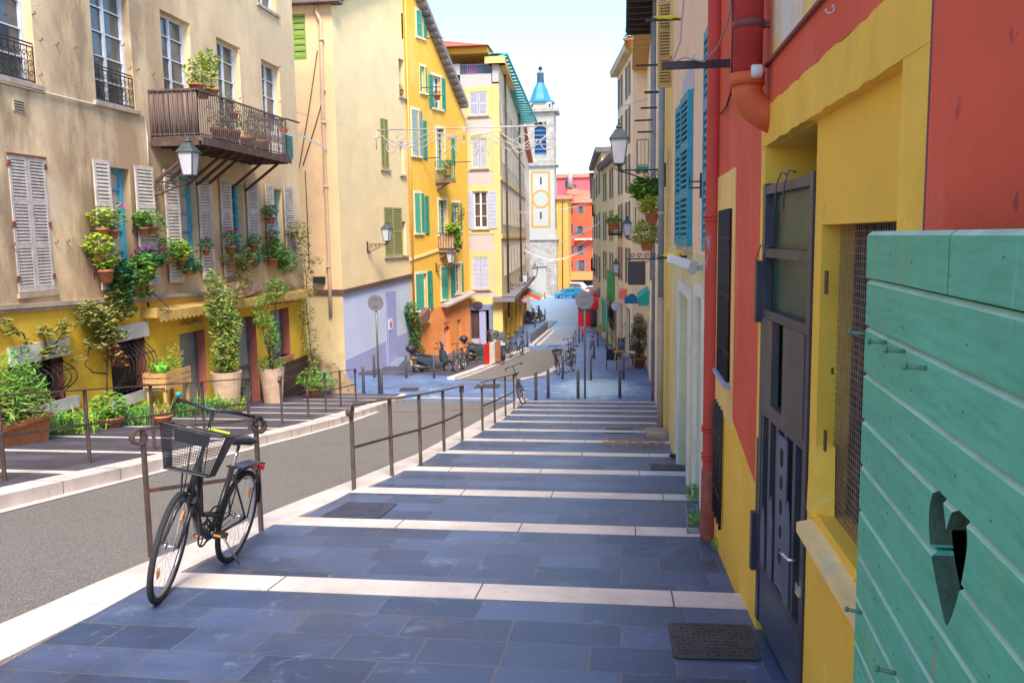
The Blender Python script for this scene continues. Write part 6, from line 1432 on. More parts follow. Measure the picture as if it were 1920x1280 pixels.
# YELLOW NARROW HOUSE
Fn=Fac((.77,13.6),(.21,11.4),(-11.4,.21)); Fn.n=V((-11.4,.21,0)).normalized()
nh=thing('narrow_house','narrow yellow house with beige louvred shutters behind the blue grey downpipe','house',(2,19,-2.5))
nw=[[.8,2.0,1.4,3.0],[5.2,6.4,1.4,3.4],[5.2,6.4,5.0,6.6],[.8,2.0,4.4,6.2]]; nd=[[1.2,2.6,-4.6,.2],[6,7.4,-4.8,-.3]]
wall(Fn,0,11.4,-5,9,nw+nd,mat('butter_yellow_render',(.90,.66,.20),.9,.08,.8,.2,25,stain=[(1.2,.58,.7,.5,(.92,.78,.45),.5)]),'wall',nh,.2)
beige=mat('beige_shutter_paint',(.66,.48,.28),.8,.15,4)
for h in nw: shutter(Fn,h[0],(h[0]+h[1])/2,h[2],h[3],nh,beige,-.02,24,2,thick=.06); shutter(Fn,(h[0]+h[1])/2,h[1],h[2],h[3],nh,beige,-.02,24,2,thick=.06)
for h in nd: MB().fbox(Fn,h[0],h[1],h[2],h[3],-.2,-.15).build('door',mat('brown_plank_door',(.16,.10,.08),.8,.3,8,streak=.1),nh)
q=PY(1232,90,14); shx=Fac((PY(1262,0,14.6).x,14.6),(-1,.1),(-.1,-1))
shutter(shx,0,.24,PY(1240,165,14.6).z,5.3,nh,mat('ochre_shutter',(.58,.36,.12),.8,.2,4),0,26,3,thick=.04)
MB().fbox(Fn,.02,11.3,-5,9,-5,-.21).build('core',MATS['butter_yellow_render'],nh); MB().fbox(Fn,0,11.4,9,9.2,-5,.5).build('roof',M['terracotta'],nh)
dp3=thing('drainpipe','blue grey downpipe on the yellow narrow house, down to the step edges','pipe',(.8,16.6,-2.2))
xq=PY(1238,700,16.6).x; zsw=PY(1238,560,16.6).z
MB().tube([V((xq,16.6,zsw)),V((xq,16.6,7))],.055,12).build('pipe',mat('blue_grey_pipe',(.24,.30,.42),.5,.15,4,stain=[(4,.6,.68,.6,(.40,.25,.18),.5)]),dp3)
MB().tube([V((xq,16.6,-2.35)),V((xq,16.6,zsw))],.06,12).build('lower_pipe',mat('putty_pipe',(.50,.42,.34),.6,.1),dp3)
for y in (400,560,640): MB().lathe([(.062,-.03),(.072,0),(.062,.03)],(xq,16.6,PY(1238,y,16.6).z),12,cap=False).build('collar',MATS['putty_pipe'],dp3)
# BROWN EAVED HOUSE then the further row
Fb=Fac((.98,25),(.10,15),(-15,.10)); Fb.n=V((-15,.1,0)).normalized()
bh=thing('eaved_house','cream house with deep dark timber eaves on the right of the crossing','house',(3,32,-4))
bd=[[2,3.4,-5,-1.4],[6,7.6,-5,-1.6],[10,12,-5.2,-1.8]]; bw=[[2,3.2,.6,2.4],[6,7.2,.6,2.4],[10,11.2,.6,2.4],[2,3.2,4.5,6.3],[6,7.2,4.5,6.3],[10,11.2,4.5,6.3]]
wall(Fb,0,15,-6,9,bd+bw,mat('cream_yellow_render',(.95,.80,.52),.9,.1,.8,.2,25),'wall',bh,.2)
for h in bw: shutter(Fb,h[0],h[1],h[2],h[3],bh,beige,-.02,20,2)
for h in bd: MB().fbox(Fb,h[0],h[1],h[2],h[3],-.2,-.15).build('door',MATS['brown_plank_door'],bh)
MB().fbox(Fb,.02,14.95,-6,9,-6,-.21).build('core',MATS['cream_yellow_render'],bh)
dk=mat('dark_eave_timber',(.05,.035,.035),.8,.3,4); wd_=mat('honey_eave_boards',(.55,.32,.10),.8,.15,4)
mb=MB(); xe=.10
mb.hexa([V((xe,22.5,9.0)),V((1.4,22.5,9.0)),V((1.4,33,9.0)),V((xe,33,9.0)),V((xe,22.5,9.2)),V((1.4,22.5,9.2)),V((1.4,33,9.2)),V((xe,33,9.2))])
for k in range(14): y=22.8+k*.75; mb.box((xe+.02,y,8.82),(1.0,y+.12,8.999))
mb.build('eave',dk,bh)
mb=MB(); x2=PY(1187,160,40).x
y=33.02
while y<41.5: mb.box((x2,y,8.9),(1.4,y+.80,8.98)); y+=.86
mb.box((x2-.05,33.02,8.981),(1.4,41.6,9.2)); mb.build('boarded_eave',wd_,bh)
mb=MB(); 
for x,Y_,t in ((1222,30,0),(1226,27,1)): q=PY(x,400,Y_); mb.tube([V((q.x,Y_,8.8)),V((q.x,Y_,-3.8 if t else 0))],.06,8)
mb.build('drainpipe',mat('weathered_pipe',(.30,.28,.32),.6,.2,3),bh)
for i,(x0,x1,y,Y_) in enumerate(((1201,1230,202,26),(1190,1232,225,28),(1195,1230,247,27),(1208,1254,172,20),(1192,1232,122,24))):
    a=PY(x1,y,Y_); b=PY(x0,y,Y_); tag(MB().bar(V((1.03,Y_,a.z)),V((b.x,Y_,a.z)),.05).build('clothes_pole',M['iron']),['thin dark pole below the blue grey pipe collar, second from top','long thin pole beside the green balcony','thin pole just above the green balcony','short pole in front of the honey coloured eave','pole under the dark eave at the upper right'][i],'pole')
# yellow cloths over bars
for i,(x0,x1,y,Y_) in enumerate(((1210,1282,33,12),(1232,1278,478,10.5))):
    a=PY(x1,y+3,Y_); b=PY(x0,y+6,Y_); r_=thing('yellow_cloth',['bright yellow rag twisted round a bar high under the dark eave','dirty yellow rag hung on a wire beside the security camera'][i],'cloth',tuple((a+b)/2))
    MB().bar(V((.79,a.y,a.z)),b,.02,.03).build('bar',M['iron'],r_)
    pts=[a+(b-a)*t/9+V((0,random.uniform(-.02,.02),.03+random.uniform(-.015,.02))) for t in range(8)]
    MB().tube(pts,[.008,.03,.022,.035,.028,.03,.018,.006],7).build('cloth',mat('lemon_cloth',(.80,.68,.03),.8,.1,6),r_)

def row_house(name,label,pa_,pb_,za,zb,col,nfl,ncol,roofm,over=.6,shc=None,front=None,ang=0):
    """house whose street face runs from pa_ to pb_ (world xy); front: also show its end wall facing up the hill"""
    d=V((pb_[0]-pa_[0],pb_[1]-pa_[1],0)); Ln=d.length; n_=V((-d.y,d.x,0)); 
    if n_.x>0: n_=-n_
    Fc=Fac(pa_,(d.x,d.y),(n_.x,n_.y)); h=thing(name,label,'house',(pa_[0],(pa_[1]+pb_[1])/2,za))
    wn=[]; fh=(zb-(za+3.2))/nfl
    for i in range(nfl):
        for k in range(ncol):
            s=Ln*(k+.5)/ncol-.45; z=za+3.6+i*fh; wn.append([s,s+.9,z,min(z+1.7,zb-.3)])
    ds=[[Ln*(k+.5)/ncol-.8,Ln*(k+.5)/ncol+.8,za-.5,za+2.4] for k in range(ncol)]
    mt_=mat(name+'_render',col,.9,.1,.6,.2,15,stain=[(.9,.58,.72,.4,tuple(c*.75 for c in col),.4)])
    wall(Fc,0,Ln,za-1.5,zb,wn+ds,mt_,'wall',h,.2)
    for q in wn:
        shutter(Fc,q[0]-.42,q[0]-.02,q[2],q[3],h,shc,.02,12,1,thick=.03); shutter(Fc,q[1]+.02,q[1]+.42,q[2],q[3],h,shc,.02,12,1,thick=.03)
        MB().fbox(Fc,q[0],q[1],q[2],q[3],-.2,-.15).build('window',M['glass'],h)
    for q in ds: MB().fbox(Fc,q[0],q[1],q[2],q[3],-.2,-.15).build('shop_front',MATS['brown_plank_door'],h)
    em_=mat((front or (name+'x',col))[0],(front or (0,col))[1],.9,.1,.8,.2,15); mb=MB(); mb.mesh([Fc.w(0,za-1.5),Fc.w(0,za-1.5)+V((8,0,0)),Fc.w(0,zb)+V((8,0,0)),Fc.w(0,zb)],[(0,1,2,3)]); mb.build('end_wall',em_,h); mb=MB(); mb.mesh([Fc.w(Ln,za-1.5),Fc.w(Ln,za-1.5)+V((8,0,0)),Fc.w(Ln,zb)+V((8,0,0)),Fc.w(Ln,zb)],[(3,2,1,0)]); mb.build('end_wall',em_,h)
    mb=MB(); mb.hexa([Fc.w(-over,zb,over),Fc.w(Ln+over*.3,zb,over),Fc.w(Ln,zb,-8),Fc.w(-over,zb,-8),Fc.w(-over,zb+.3,over+.05),Fc.w(Ln+over*.3,zb+.3,over+.05),Fc.w(Ln,zb+.5,-8),Fc.w(-over,zb+.5,-8)]); mb.build('roof',roofm,h)
    return h,Fc,Ln
za=tz(40); zc5=PY(1185,95,40).z
r5,F5,L5=row_house('cornice_house','tall cream house with peach end wall and a heavy cornice, right side of the street',(.43,40),(-.30,46.5),za,zc5,(.97,.84,.62),5,2,mat('cornice_grey',(.60,.50,.36),.8,.2),.35,mat('brown_grey_shutter',(.30,.22,.17),.8,.2),('peach_end',(.96,.70,.48)))
za6=tz(50); zc6=PY(1163,300,47).z
r6,F6,L6=row_house('pale_yellow_house','pale yellow house with green shutter beyond the cream cornice house',(-.40,46.6),(-1.3,54.5),za6,zc6,(.97,.86,.56),3,2,mat('dark_slate_roof',(.16,.14,.15),.7,.2),.3,mat('brown_grey_shutter',(.30,.22,.17),.8,.2))
r7,F7,L7=row_house('ochre_row_house','narrow ochre house at the far right end of the street before the square',(-1.35,54.6),(-2.35,70),tz(62),PY(1128,300,60).z,(.95,.80,.48),3,3,MATS['dark_slate_roof'],.35,mat('slate_green_shutter',(.16,.22,.22),.8,.2))
r8,F8,L8=row_house('far_end_house','cream house closing the right side of the street at the square',(-2.4,70.1),(-3.9,112),tz(90),PY(1118,345,80).z,(.92,.80,.58),3,5,MATS['dark_slate_roof'],.25,MATS['slate_green_shutter'])
grn=mat('grass_green_paint',(.04,.45,.10),.7,.05)
s=F7.px(1142,520)[0]
# balconies on the right side
def pbalc(label,x0,x1,yt,yb,Y,dm,m1,m2,par):
    a=PY(x0,yb,Y); b=PY(x1,yb,Y); zt_=PY(x0,yt,Y).z; 
    o=MB().box((a.x,Y,a.z-.12),(b.x,Y+dm,a.z)).build('balcony',m1,par); mb=MB()
    for z in (a.z+.05,zt_): mb.bar((a.x,Y,z),(b.x,Y,z),.04); mb.bar((a.x,Y,z),(a.x,Y+dm,z),.04)
    n=max(4,int((b.x-a.x)/.12))
    for k in range(n+1): x=a.x+(b.x-a.x)*k/n; mb.bar((x,Y,a.z),(x,Y,zt_),.02)
    for k in range(int(dm/.15)+1): mb.bar((a.x,Y+k*.15,a.z),(a.x,Y+k*.15,zt_),.02)
    mb.build('railing',m2,o); return a,b,zt_
teal2=mat('green_balcony_paint',(.03,.36,.22),.6,.1)
pbalc('',1195,1222,262,312,36,2.2,teal2,teal2,r5)
pbalc('',1192,1222,390,428,37,1.6,M['iron'],teal2,r5)
pbalc('',1141,1170,413,437,44,2.0,M['iron'],M['iron'],r6)
pbalc('',1110,1125,385,402,66,3,M['iron'],M['iron'],r7)
pbalc('',1108,1122,485,505,66,3,M['iron'],M['iron'],r7)
gq=PY(1196,190,34)
for i,(lab,x,y,Y_,bl,lm,n,sz) in enumerate((('palm like plant in a wall pot, upper one beside the blue grey pipe',1215,395,20,[(0,0,.5,.45,.4,.3)],M['leafA'],260,.26),
    ('bushy green plant in a terracotta wall pot below the palm like one',1222,418,19,[(0,0,.38,.32,.3,.2)],M['leafC'],220,.14),
    ('lime green plant in the lowest wall pot above the black hanging sign',1213,470,20,[(0,0,.4,.4,.35,.3)],M['leafC'],330,.14),
    ('small plants on the iron balcony of the pale yellow house',1150,432,43.5,[(0,0,.5,.4,.4,.3)],M['leafA'],220,.2),
    ('green plant high on the roof terrace of the cream cornice house',1184,92,39.5,[(0,0,.5,.35,.3,.6)],M['leafC'],260,.22))):
    q=PY(x,y,Y_); potted(lab,(q.x,q.y,q.z),.16 if Y_<30 else .3,.22 if Y_<30 else .4,lm,n,sz,bl,group='plants on the right hand facades')

# ================================================================= LANTERNS
def lantern(label,group='wall lanterns along the street'):
    """local: fixed to a wall at the origin, reaching 0.9 m along +X"""
    r=thing('wall_lantern',label,'street lamp',(0,0,0),group,local=True); m_=M['iron']; Ln=.92
    mb=MB(); mb.bar((0,0,.0),(Ln,0,.0),.03); mb.bar((.02,0,-.34),(.02,0,.12),.045); mb.tube([(.03,0,-.30),(.2,0,-.27),(.45,0,-.17),(.7,0,-.07),(Ln,0,-.01)],.016,6)
    for cx_,cz_,rr,st_,tt in ((.17,-.12,.10,0,1.6),(.38,-.08,.07,2,-1.5),(.55,-.05,.045,0,1.4),(.06,-.30,.06,1,-1.3),(.10,-.36,.05,0,1.2)): mb.tube(spiral((cx_,0,cz_),V((1,0,0)),V((0,0,1)),rr,tt,18,st_),.011,5)
    mb.build('bracket',mat('bracket_iron',(.06,.04,.045),.6,.2,8,metal=.3),r)
    rot=math.pi/4; c=(Ln,0,0); h0,h1=.13,.60
    mb=MB(); mb.lathe([(.03,0),(.05,.04),(.03,.07),(.10,.11),(.15,.12),(.15,.14)],c,4,rot=rot,smooth=False)
    for k in range(4):
        a=rot+k*math.pi/2; mb.bar((Ln+.15*math.cos(a),.15*math.sin(a),h0),(Ln+.235*math.cos(a),.235*math.sin(a),h1),.022)
    for k in range(3): a=k*2.1; mb.tube([(Ln+.02*math.cos(a),.02*math.sin(a),0),(Ln+.09*math.cos(a),.09*math.sin(a),.04),(Ln+.08*math.cos(a),.08*math.sin(a),.12)],.008,5)
    mb.build('lantern_frame',mat('lantern_green_grey',(.09,.11,.11),.5,.2,8,metal=.3),r)
    MB().lathe([(.14,h0+.005),(.225,h1-.005)],c,4,rot=rot,smooth=False).build('glass',mat('milky_glass',(.62,.60,.66),.25,.08,3),r)
    MB().lathe([(.27,h1),(.27,h1+.02),(.22,h1+.07),(.10,h1+.20),(.06,h1+.21),(.09,h1+.24),(.07,h1+.27),(.03,h1+.28)],c,4,rot=rot,smooth=False).build('cap',MATS['lantern_green_grey'],r)
    MB().ball((Ln,0,h1+.29),.035).build('finial',MATS['lantern_green_grey'],r)
    return r
def place_l(o,p,rz,s): o.location=p; o.rotation_euler=(0,0,rz); o.scale=(s,s,s)
l0=lantern('nearest left lantern, on a scroll bracket below the timber balcony')
s,z=L.px(281,342); place_l(l0,L.w(s,z,0),0,1.04)
def addl(label,p,rz,s): return dup(l0,p,rz,label,None,s)
q=PY(1232,318,17.3); addl('large dark lantern on the right, beside the blue grey downpipe',V((.84,17.3,q.z)),math.pi,1.0)
s,z=Fs.px(688,458); addl('lantern on the cream house in front of the olive shutters',Fs.w(s,z,0),R(-11),1.05)
s,z=Fy.px(817,497); addl('lantern on the yellow house below the screened balcony',Fy.w(s,z,0),R(-18),.95)
s,z=Fe.px(957,533); addl('lantern on the corner house, nearer of the two in front of the tower',Fe.w(s,z,0),0,1.0)
s,z=Fe.px(974,522); addl('lantern on the corner house, farther of the two in front of the tower',Fe.w(s,z,0),0,1.2)
for lab,x,y,Y_,sc_ in (('second lantern on the right, left of the palm pots',1176,448,33,.95),('small lantern behind the black hanging sign bracket',1187,487,42,.95),('distant lantern left of the black hanging sign',1155,516,45,.95),('farthest right hand lantern above the red awning',1130,520,62,1.0)):
    q=PY(x,y,Y_); addl(lab,V((q.x+.92*sc_,Y_,q.z)),math.pi,sc_)
# black hanging sign
q=PY(1194,510,22); sg=thing('hanging_sign','blank dark grey rounded sign hanging from a wrought bracket on the right','sign',(q.x,22,q.z))
a,b=PY(1177,490,22),PY(1210,534,22); MB().box((a.x,22,b.z),(b.x,22.06,a.z)).build('sign_panel',mat('charcoal_sign',(.075,.07,.085),.5,.08),sg,bevel=.04)
mb=MB(); zt_=a.z+.06; mb.bar((a.x-.05,22.03,zt_),(.95,22.03,zt_),.03); mb.bar((a.x+.05,22.03,zt_-.3),(.95,22.03,zt_+.12),.015)
for k in range(5): mb.tube(spiral((a.x+.12+k*.17,22.03,zt_+.08),V((1,0,0)),V((0,0,1)),.07,1.2,12),.01,4)
mb.bar((a.x+.06,22.03,a.z-.02),(a.x+.06,22.03,zt_),.015); mb.bar((b.x-.06,22.03,a.z-.02),(b.x-.06,22.03,zt_),.015); mb.build('bracket',M['iron'],sg)

# ================================================================= RAILINGS
def rail(label,posts,h=.98,curl_a=True,curl_b=True,mid=True):
    p0=posts[0]; r=thing('handrail',label,'railing',tuple(p0),'brown steel handrails along the pavements')
    up=V((0,0,1)); d=(posts[-1]-posts[0]); d.z=0; d.normalize()
    for p in posts:
        mb=MB(); n=d.cross(up); mb.obox(p+up*(h/2-.03),d*.011,n*.022,up*(h/2+.03)); mb.build('post',M['rust'],r)
    tops=[p+up*h for p in posts]; n=d.cross(up)
    a,b=tops[0]-d*.03,tops[-1]+d*.03
    def curl(c,dr):   # flat bar rolled under
        out=[]
        for k in range(15):
            t=k/14*1.75*math.pi; rr=.062*(1-.25*k/14); out.append(c+dr*math.sin(t)*rr+up*(-.062+math.cos(t)*rr))
        return out
    path=([] if not curl_a else curl(a,-d)[::-1])+[a]+tops[1:-1]+[b]+([] if not curl_b else curl(b,d))
    mb=MB(); base=len(mb.v); m_=len(path)
    for i,p in enumerate(path):
        t=(path[min(i+1,m_-1)]-path[max(i-1,0)]).normalized(); nn=n.cross(t).normalized()
        for u,v_ in ((-.03,-.008),(.03,-.008),(.03,.008),(-.03,.008)): mb.v.append(p+n*u+nn*v_)
    for i in range(m_-1):
        for k in range(4): mb.f.append((i*4+k,i*4+(k+1)%4,i*4+4+(k+1)%4,i*4+4+k)); mb.m.append(0)
    mb.f+= [(0,1,2,3),tuple((m_-1)*4+k for k in (3,2,1,0))]; mb.m+=[0,0]
    mb.build('top_rail',M['rust'],r)
    if mid:
        mb=MB()
        for p,q in zip(posts,posts[1:]): mb.bar(p+up*.50,q+up*.50,.014,.03)
        mb.build('mid_rail',M['rust'],r)
    return r
g=lambda x,y,l=0: G(x,y,l)
rail('long brown handrail on the left pavement edge in front of the green trough',[V((-6.75,y,tz(y)+.12)) for y in (6.9,8.35,9.85,11.35,12.85,14.5)],.95)
rail('brown handrail on the left pavement in front of the ribbed planters',[V((-6.75,16.0,tz(16)+.12)),V((-6.78,17.5,tz(17.5)+.12)),V((-7.0,19.2,tz(19.2)+.12)),V((-7.35,21.3,tz(21.3)+.12)),V((-7.75,23.8,tz(23.8)+.12))],.95)
rail('short brown handrail with the bicycle leaning on it',[g(283,1040),g(490,998)],.98)
rail('long brown handrail in the middle beside the pale border, downhill of the bicycle',[g(664,922),g(735,893),g(789,872),g(833,850),g(867,828)],.98)
rail('brown handrail at the lower end of the stepped pavement with a bicycle behind it',[g(905,808),g(928,794),g(948,780),g(964,768)],.98)
rail('thin far handrail behind the scooter on the far left pavement',[g(851,697,.09),g(867,693,.09),g(878,686,.09),g(894,682,.09)],.9,False,False)
rail('far handrail beyond the crossing next to the parked bicycles',[g(1075,662),g(1080,650)],.95,False,False)

# ================================================================= BOLLARDS AND SIGN POLES
def bollard():
    r=thing('bollard','x','bollard',(0,0,0),'grey metal bollards',local=True)
    MB().lathe([(.052,-.15),(.052,.90),(.05,.91)],seg=12).build('shaft',M['bollard'],r)
    MB().lathe([(.045,.905),(.045,.925),(.054,.93),(.054,.955),(.046,.965),(.001,.966)],seg=12,cap=False).build('cap',mat('bollard_light',(.30,.29,.29),.35,.1,5,metal=.6),r)
    return r
b0=bollard(); first=True
bl=[(628,730,'leftmost grey bollard, behind the left handrail near the house corner'),(682,738,'bollard just behind the far end of the left handrail'),(716,742,'bollard at the foot of the round sign pole on the left'),(702,708,'slim bollard in front of the lilac wall'),(762,708,'bollard left of the big scooter'),(814,708,'bollard in front of the scooter seat'),
(1005,752,'near bollard of the pair right of the leaning bicycle'),(1028,745,'farther bollard of the pair right of the leaning bicycle'),(1084,747,'bollard just left of the tall thin sign pole on the right'),(1108,712,'bollard right of the tall thin sign pole'),(1162,745,'near bollard below the blackboard easel'),(1169,711,'bollard right beside the blackboard easel'),(1055,710,'bollard by the parked bicycles with baskets'),
(1114,672,'bollard close to the blue bicycle'),(1138,655,'bollard among the palm leaves, right one'),(1121,648,'bollard left of the palm leaves'),(1086,642,'bollard beside the child in a red top'),(878,684,'slim bollard near the red and white barrier'),(980,664,'slim bollard at the corner of the yellow shop'),(989,650,'slim bollard beyond the corner of the yellow shop'),
(1012,606,'dark bollard next to the parked mopeds'),(1003,617,'dark bollard in front of the parked mopeds'),(1022,600,'dark bollard right of the parked mopeds')]
for x,y,lab in bl:
    p=g(x,y)
    if first: b0.location=p; b0['label']=lab; first=False
    else: dup(b0,p,0,lab)
for k in range(11):
    y=48.8+k*1.05; o=dup(b0,V((-5.25,y,tz(y)+.1)),0,'one of the short bollards in the row along the lower kerb','row of short bollards along the lower kerb',(.9,.9,.62))
for k in range(9):
    x=-14+k*1.5; o=dup(b0,V((x,121.0,tz(121))),0,'one of the tiny bollards across the street end before the square','tiny bollards before the square',1.0)
def sign_pole(label,p,h,r_,zs,face=(0,-1),cm=None):
    r=thing('road_sign',label,'road sign',tuple(p)); MB().tube([p-V((0,0,.1)),p+V((0,0,h))],.032,10).build('pole',M['bollard'],r)
    n_=V((face[0],face[1],0)).normalized(); t=n_.cross(V((0,0,1))); c=p+V((0,0,zs))+n_*.045; mb=MB(); n=28
    mb.prism([c+t*r_*math.cos(2*math.pi*k/n)+V((0,0,1))*r_*math.sin(2*math.pi*k/n) for k in range(n)],n_*.015); mb.build('sign_disc',cm or mat('grey_sign_back',(.26,.25,.28),.4,.1,3,metal=.4),r)
    mb=MB()
    for dz in (-.12,.12): mb.obox(c+n_*.02+V((0,0,dz)),t*r_*.35,n_*.006,V((0,0,.012)))
    mb.build('fixing_rail',M['bollard'],r); return r
p=g(711,742); zt_=PY(711,553,p.y).z-p.z
sign_pole('round sign seen from behind on a tall grey pole before the lilac wall',p,zt_,.27,zt_-.26)
p=g(1097,747); zt_=PY(1098,545,p.y).z-p.z
sign_pole('round grey sign seen from behind on a tall thin pole on the right',p,zt_,.29,zt_-.30)
p=V((-1.25,44,tz(44))); zt_=PY(1155,566,44).z-p.z
sign_pole('small round blue grey sign over the palm leaves on the right',V((PY(1155,600,44).x,44,tz(44))),zt_,.24,zt_-.2,cm=mat('blue_grey_sign',(.45,.48,.62),.5,.05))
p=V((PY(981,600,56).x,56,tz(56)+.09)); zt_=PY(981,556,56).z-p.z
r_=sign_pole('small round sign with red ring on the left by the mopeds',p,zt_+.1,.26,zt_-.2,cm=mat('pale_pink_sign',(.80,.62,.66),.5,.05))
c=p+V((0,-.07,zt_-.2)); MB().tube([c+V((.2*math.cos(k*.314),0,.2*math.sin(k*.314))) for k in range(20)],.03,5,closed=True).build('sign_ring',mat('sign_red',(.65,.05,.12),.5,.05),r_)

# ================================================================= BICYCLES
blk_=mat('bike_black',(.022,.023,.028),.32,.15,6); tyre=mat('tyre_rubber',(.035,.035,.04),.85,.2,20,.4,160); rim=mat('rim_metal',(.50,.50,.52),.3,.1,8,metal=.8)
chrome=MATS['chrome']; amber=mat('amber_reflector',(.85,.28,.03),.3,.05)
def wheel_parts(root,c,steer=None,R_=.345,spokes=28,side=1):
    """wheel in the xz plane of the bike (or turned by steer about z through c)"""
    c=V(c); Mx=Matrix.Rotation(steer or 0,3,'Z'); T=lambda x,y,z: c+Mx@V((x,y,z))
    w_=MB().tube([T(R_*.945*math.cos(2*math.pi*k/36),0,R_*.945*math.sin(2*math.pi*k/36)) for k in range(36)],.0195,8,closed=True).build('wheel',tyre,root)
    MB().tube([T(.302*math.cos(2*math.pi*k/36),0,.302*math.sin(2*math.pi*k/36)) for k in range(36)],.011,6,closed=True).build('rim',rim,w_)
    mb=MB()
    for k in range(spokes):
        a=2*math.pi*k/spokes; o=.022 if k%2 else -.022; b=a+(.35 if (k//2)%2 else -.35)
        mb.tube([T(.02*math.cos(b),o,.02*math.sin(b)),T(.298*math.cos(a),0,.298*math.sin(a))],.0011,3,cap=False)
    mb.build('spoke',rim,w_)
    mb=MB(); mb.tube([T(0,-.045,0),T(0,.045,0)],.013,8); mb.tube([T(0,-.03,0),T(0,-.022,0)],.026,10); mb.tube([T(0,.022,0),T(0,.03,0)],.026,10); mb.build('hub',chrome,w_)
    mb=MB(); mb.obox(T(.17,0.004,-.12),Mx@V((.02,0,.028)),Mx@V((0,.005,0)),Mx@V((.012,0,-.009))); mb.obox(T(-.15,.004,.16),Mx@V((.02,0,-.028)),Mx@V((0,.005,0)),Mx@V((.012,0,.009))); mb.build('reflector',amber,w_)
    return w_
def bicycle(label,group=None,basket=True,steer=0,rack=True,fm=None,detail=True):
    r=thing('bicycle',label,'bicycle',(0,0,0),group,local=True); fm=fm or blk_
    RW=V((-.55,0,.345)); FW=V((.56,0,.345)); BB=V((-.10,0,.29)); HT=V((.325,0,.86)); HB=V((.375,0,.66)); ST=V((-.26,0,.74)); SD=V((-.30,0,.90))
    wheel_parts(r,RW)
    # rotate the front end about the steering axis
    ax=(HT-HB).normalized(); Rs=Matrix.Rotation(steer,3,ax)
    def S_(v): return HB+Rs@(V(v)-HB)
    mb=MB()
    mb.tube([HB+V((0,0,.02)),(HB+BB)/2+V((-.02,0,-.11)),BB+V((.03,0,-.005))],[.027,.028,.028],10)
    mb.tube([HT-V((0,0,.04)),(HT+BB)/2+V((.03,0,-.10)),BB+V((-.06,0,.13))],[.021,.021,.02],8)
    mb.tube([BB,ST],.020,8); mb.tube([HB-(HT-HB)*.05,HT+(HT-HB)*.05],.022,10)
    for s in (-1,1):
        mb.tube([BB+V((-.02,.035*s,0)),RW+V((0,.06*s,0))],.010,6); mb.tube([ST+V((0,.02*s,-.05)),RW+V((0,.06*s,0))],.008,6)
    mb.build('frame',fm,r)
    mb=MB(); cr=S_(HB+V((.01,0,-.05)))
    mb.tube([S_(HB),cr],.02,8)
    for s in (-1,1): mb.tube([cr+Rs@V((0,.028*s,0)),S_(V((.44,.045*s,.53))),S_(V((.56,.05*s,.345)))],[.017,.015,.010],8)
    mb.obox(S_(V((.415,0,.62))),Rs@V((.03,0,0)),Rs@V((0,.05,0)),V((0,0,.02))); mb.build('fork',fm,r)
    fwc=S_(V((.56,0,.345))); w_=wheel_parts(r,fwc,steer)
    # handlebar: swept back city bar with grips, brake levers and stem
    st=S_(HT+(HT-HB)*1.0); mb=MB(); mb.tube([S_(HT),st],.014,8); mb.tube([st,st+Rs@V((.0,0,.10))],.013,8); mb.tube([st+Rs@V((.0,0,.10)),st+Rs@V((.05,0,.13))],.015,8); c=st+Rs@V((.05,0,.13))
    bar_=[c+Rs@V(v) for v in ((-.21,-.275,-.02),(-.10,-.25,.0),(.02,-.14,.01),(.03,0,0),(.02,.14,.01),(-.10,.25,.0),(-.21,.275,-.02))]
    mb.tube(bar_,.0115,8); mb.build('handlebar',blk_,r)
    for a,b in ((bar_[0],bar_[1]),(bar_[6],bar_[5])):
        gr=MB().tube([a,b],.018,10).build('grip',mat('grip_rubber',(.04,.04,.045),.8,.1),r)
        mb=MB(); s=1 if a.y<b.y else -1; mb.tube([b,b+(b-a)*.1+Rs@V((.05,0,-.02)),a+Rs@V((.09,0,-.05))],.006,6); mb.build('brake_lever',M['iron'],r)
    MB().ball(bar_[1]+V((0,0,.035)),.021,10,6,(1,1,.8)).build('bell',mat('teal_bell',(.02,.35,.38),.3,.05),r)
    # saddle
    mb=MB(); n=9; prof=[(-.15,.075,.02),(-.12,.10,.035),(-.05,.095,.04),(.02,.05,.035),(.09,.022,.03),(.13,.014,.02)]
    vs=[]; fs=[]
    for i,(x,wd,h) in enumerate(prof):
        for k in range(8):
            a=2*math.pi*k/8; vs.append(SD+V((x,wd*math.cos(a),.03+h*math.sin(a)*(1 if math.sin(a)>0 else .8))))
    for i in range(5):
        for k in range(8): fs.append((i*8+k,i*8+(k+1)%8,i*8+8+(k+1)%8,i*8+8+k))
    fs+=[tuple(range(7,-1,-1)),tuple(40+k for k in range(8))]; mb.mesh(vs,fs,True); mb.build('saddle',blk_,r)
    mb=MB(); mb.tube([ST,SD],.013,8); mb.build('seat_post',chrome,r)
    # crank, chain guard, pedals
    mb=MB(); mb.tube([BB+V((0,-.06,0)),BB+V((0,.06,0))],.022,10); mb.tube([BB+V((.09*math.cos(k*.393),-.045,.09*math.sin(k*.393))) for k in range(16)],.007,5,closed=True)
    for k in range(5): a=k*1.257; mb.bar(BB+V((0,-.045,0)),BB+V((.088*math.cos(a),-.045,.088*math.sin(a))),.014,.006)
    mb.build('chainring',M['iron'],r)
    mb=MB(); mb.prism([BB+V((.10,-.052,.06)),BB+V((.10,-.052,-.05)),BB+V((-.1,-.052,-.09)),RW+V((0,-.052,-.04)),RW+V((0,-.052,.05)),BB+V((0,-.052,.11))],V((0,-.012,0))) if False else None
    mb=MB(); mb.tube([BB+V((0,-.045,.09)),RW+V((0,-.045,.035))],.004,4); mb.tube([BB+V((0,-.045,-.09)),RW+V((0,-.045,-.035))],.004,4); mb.build('chain',M['iron'],r)
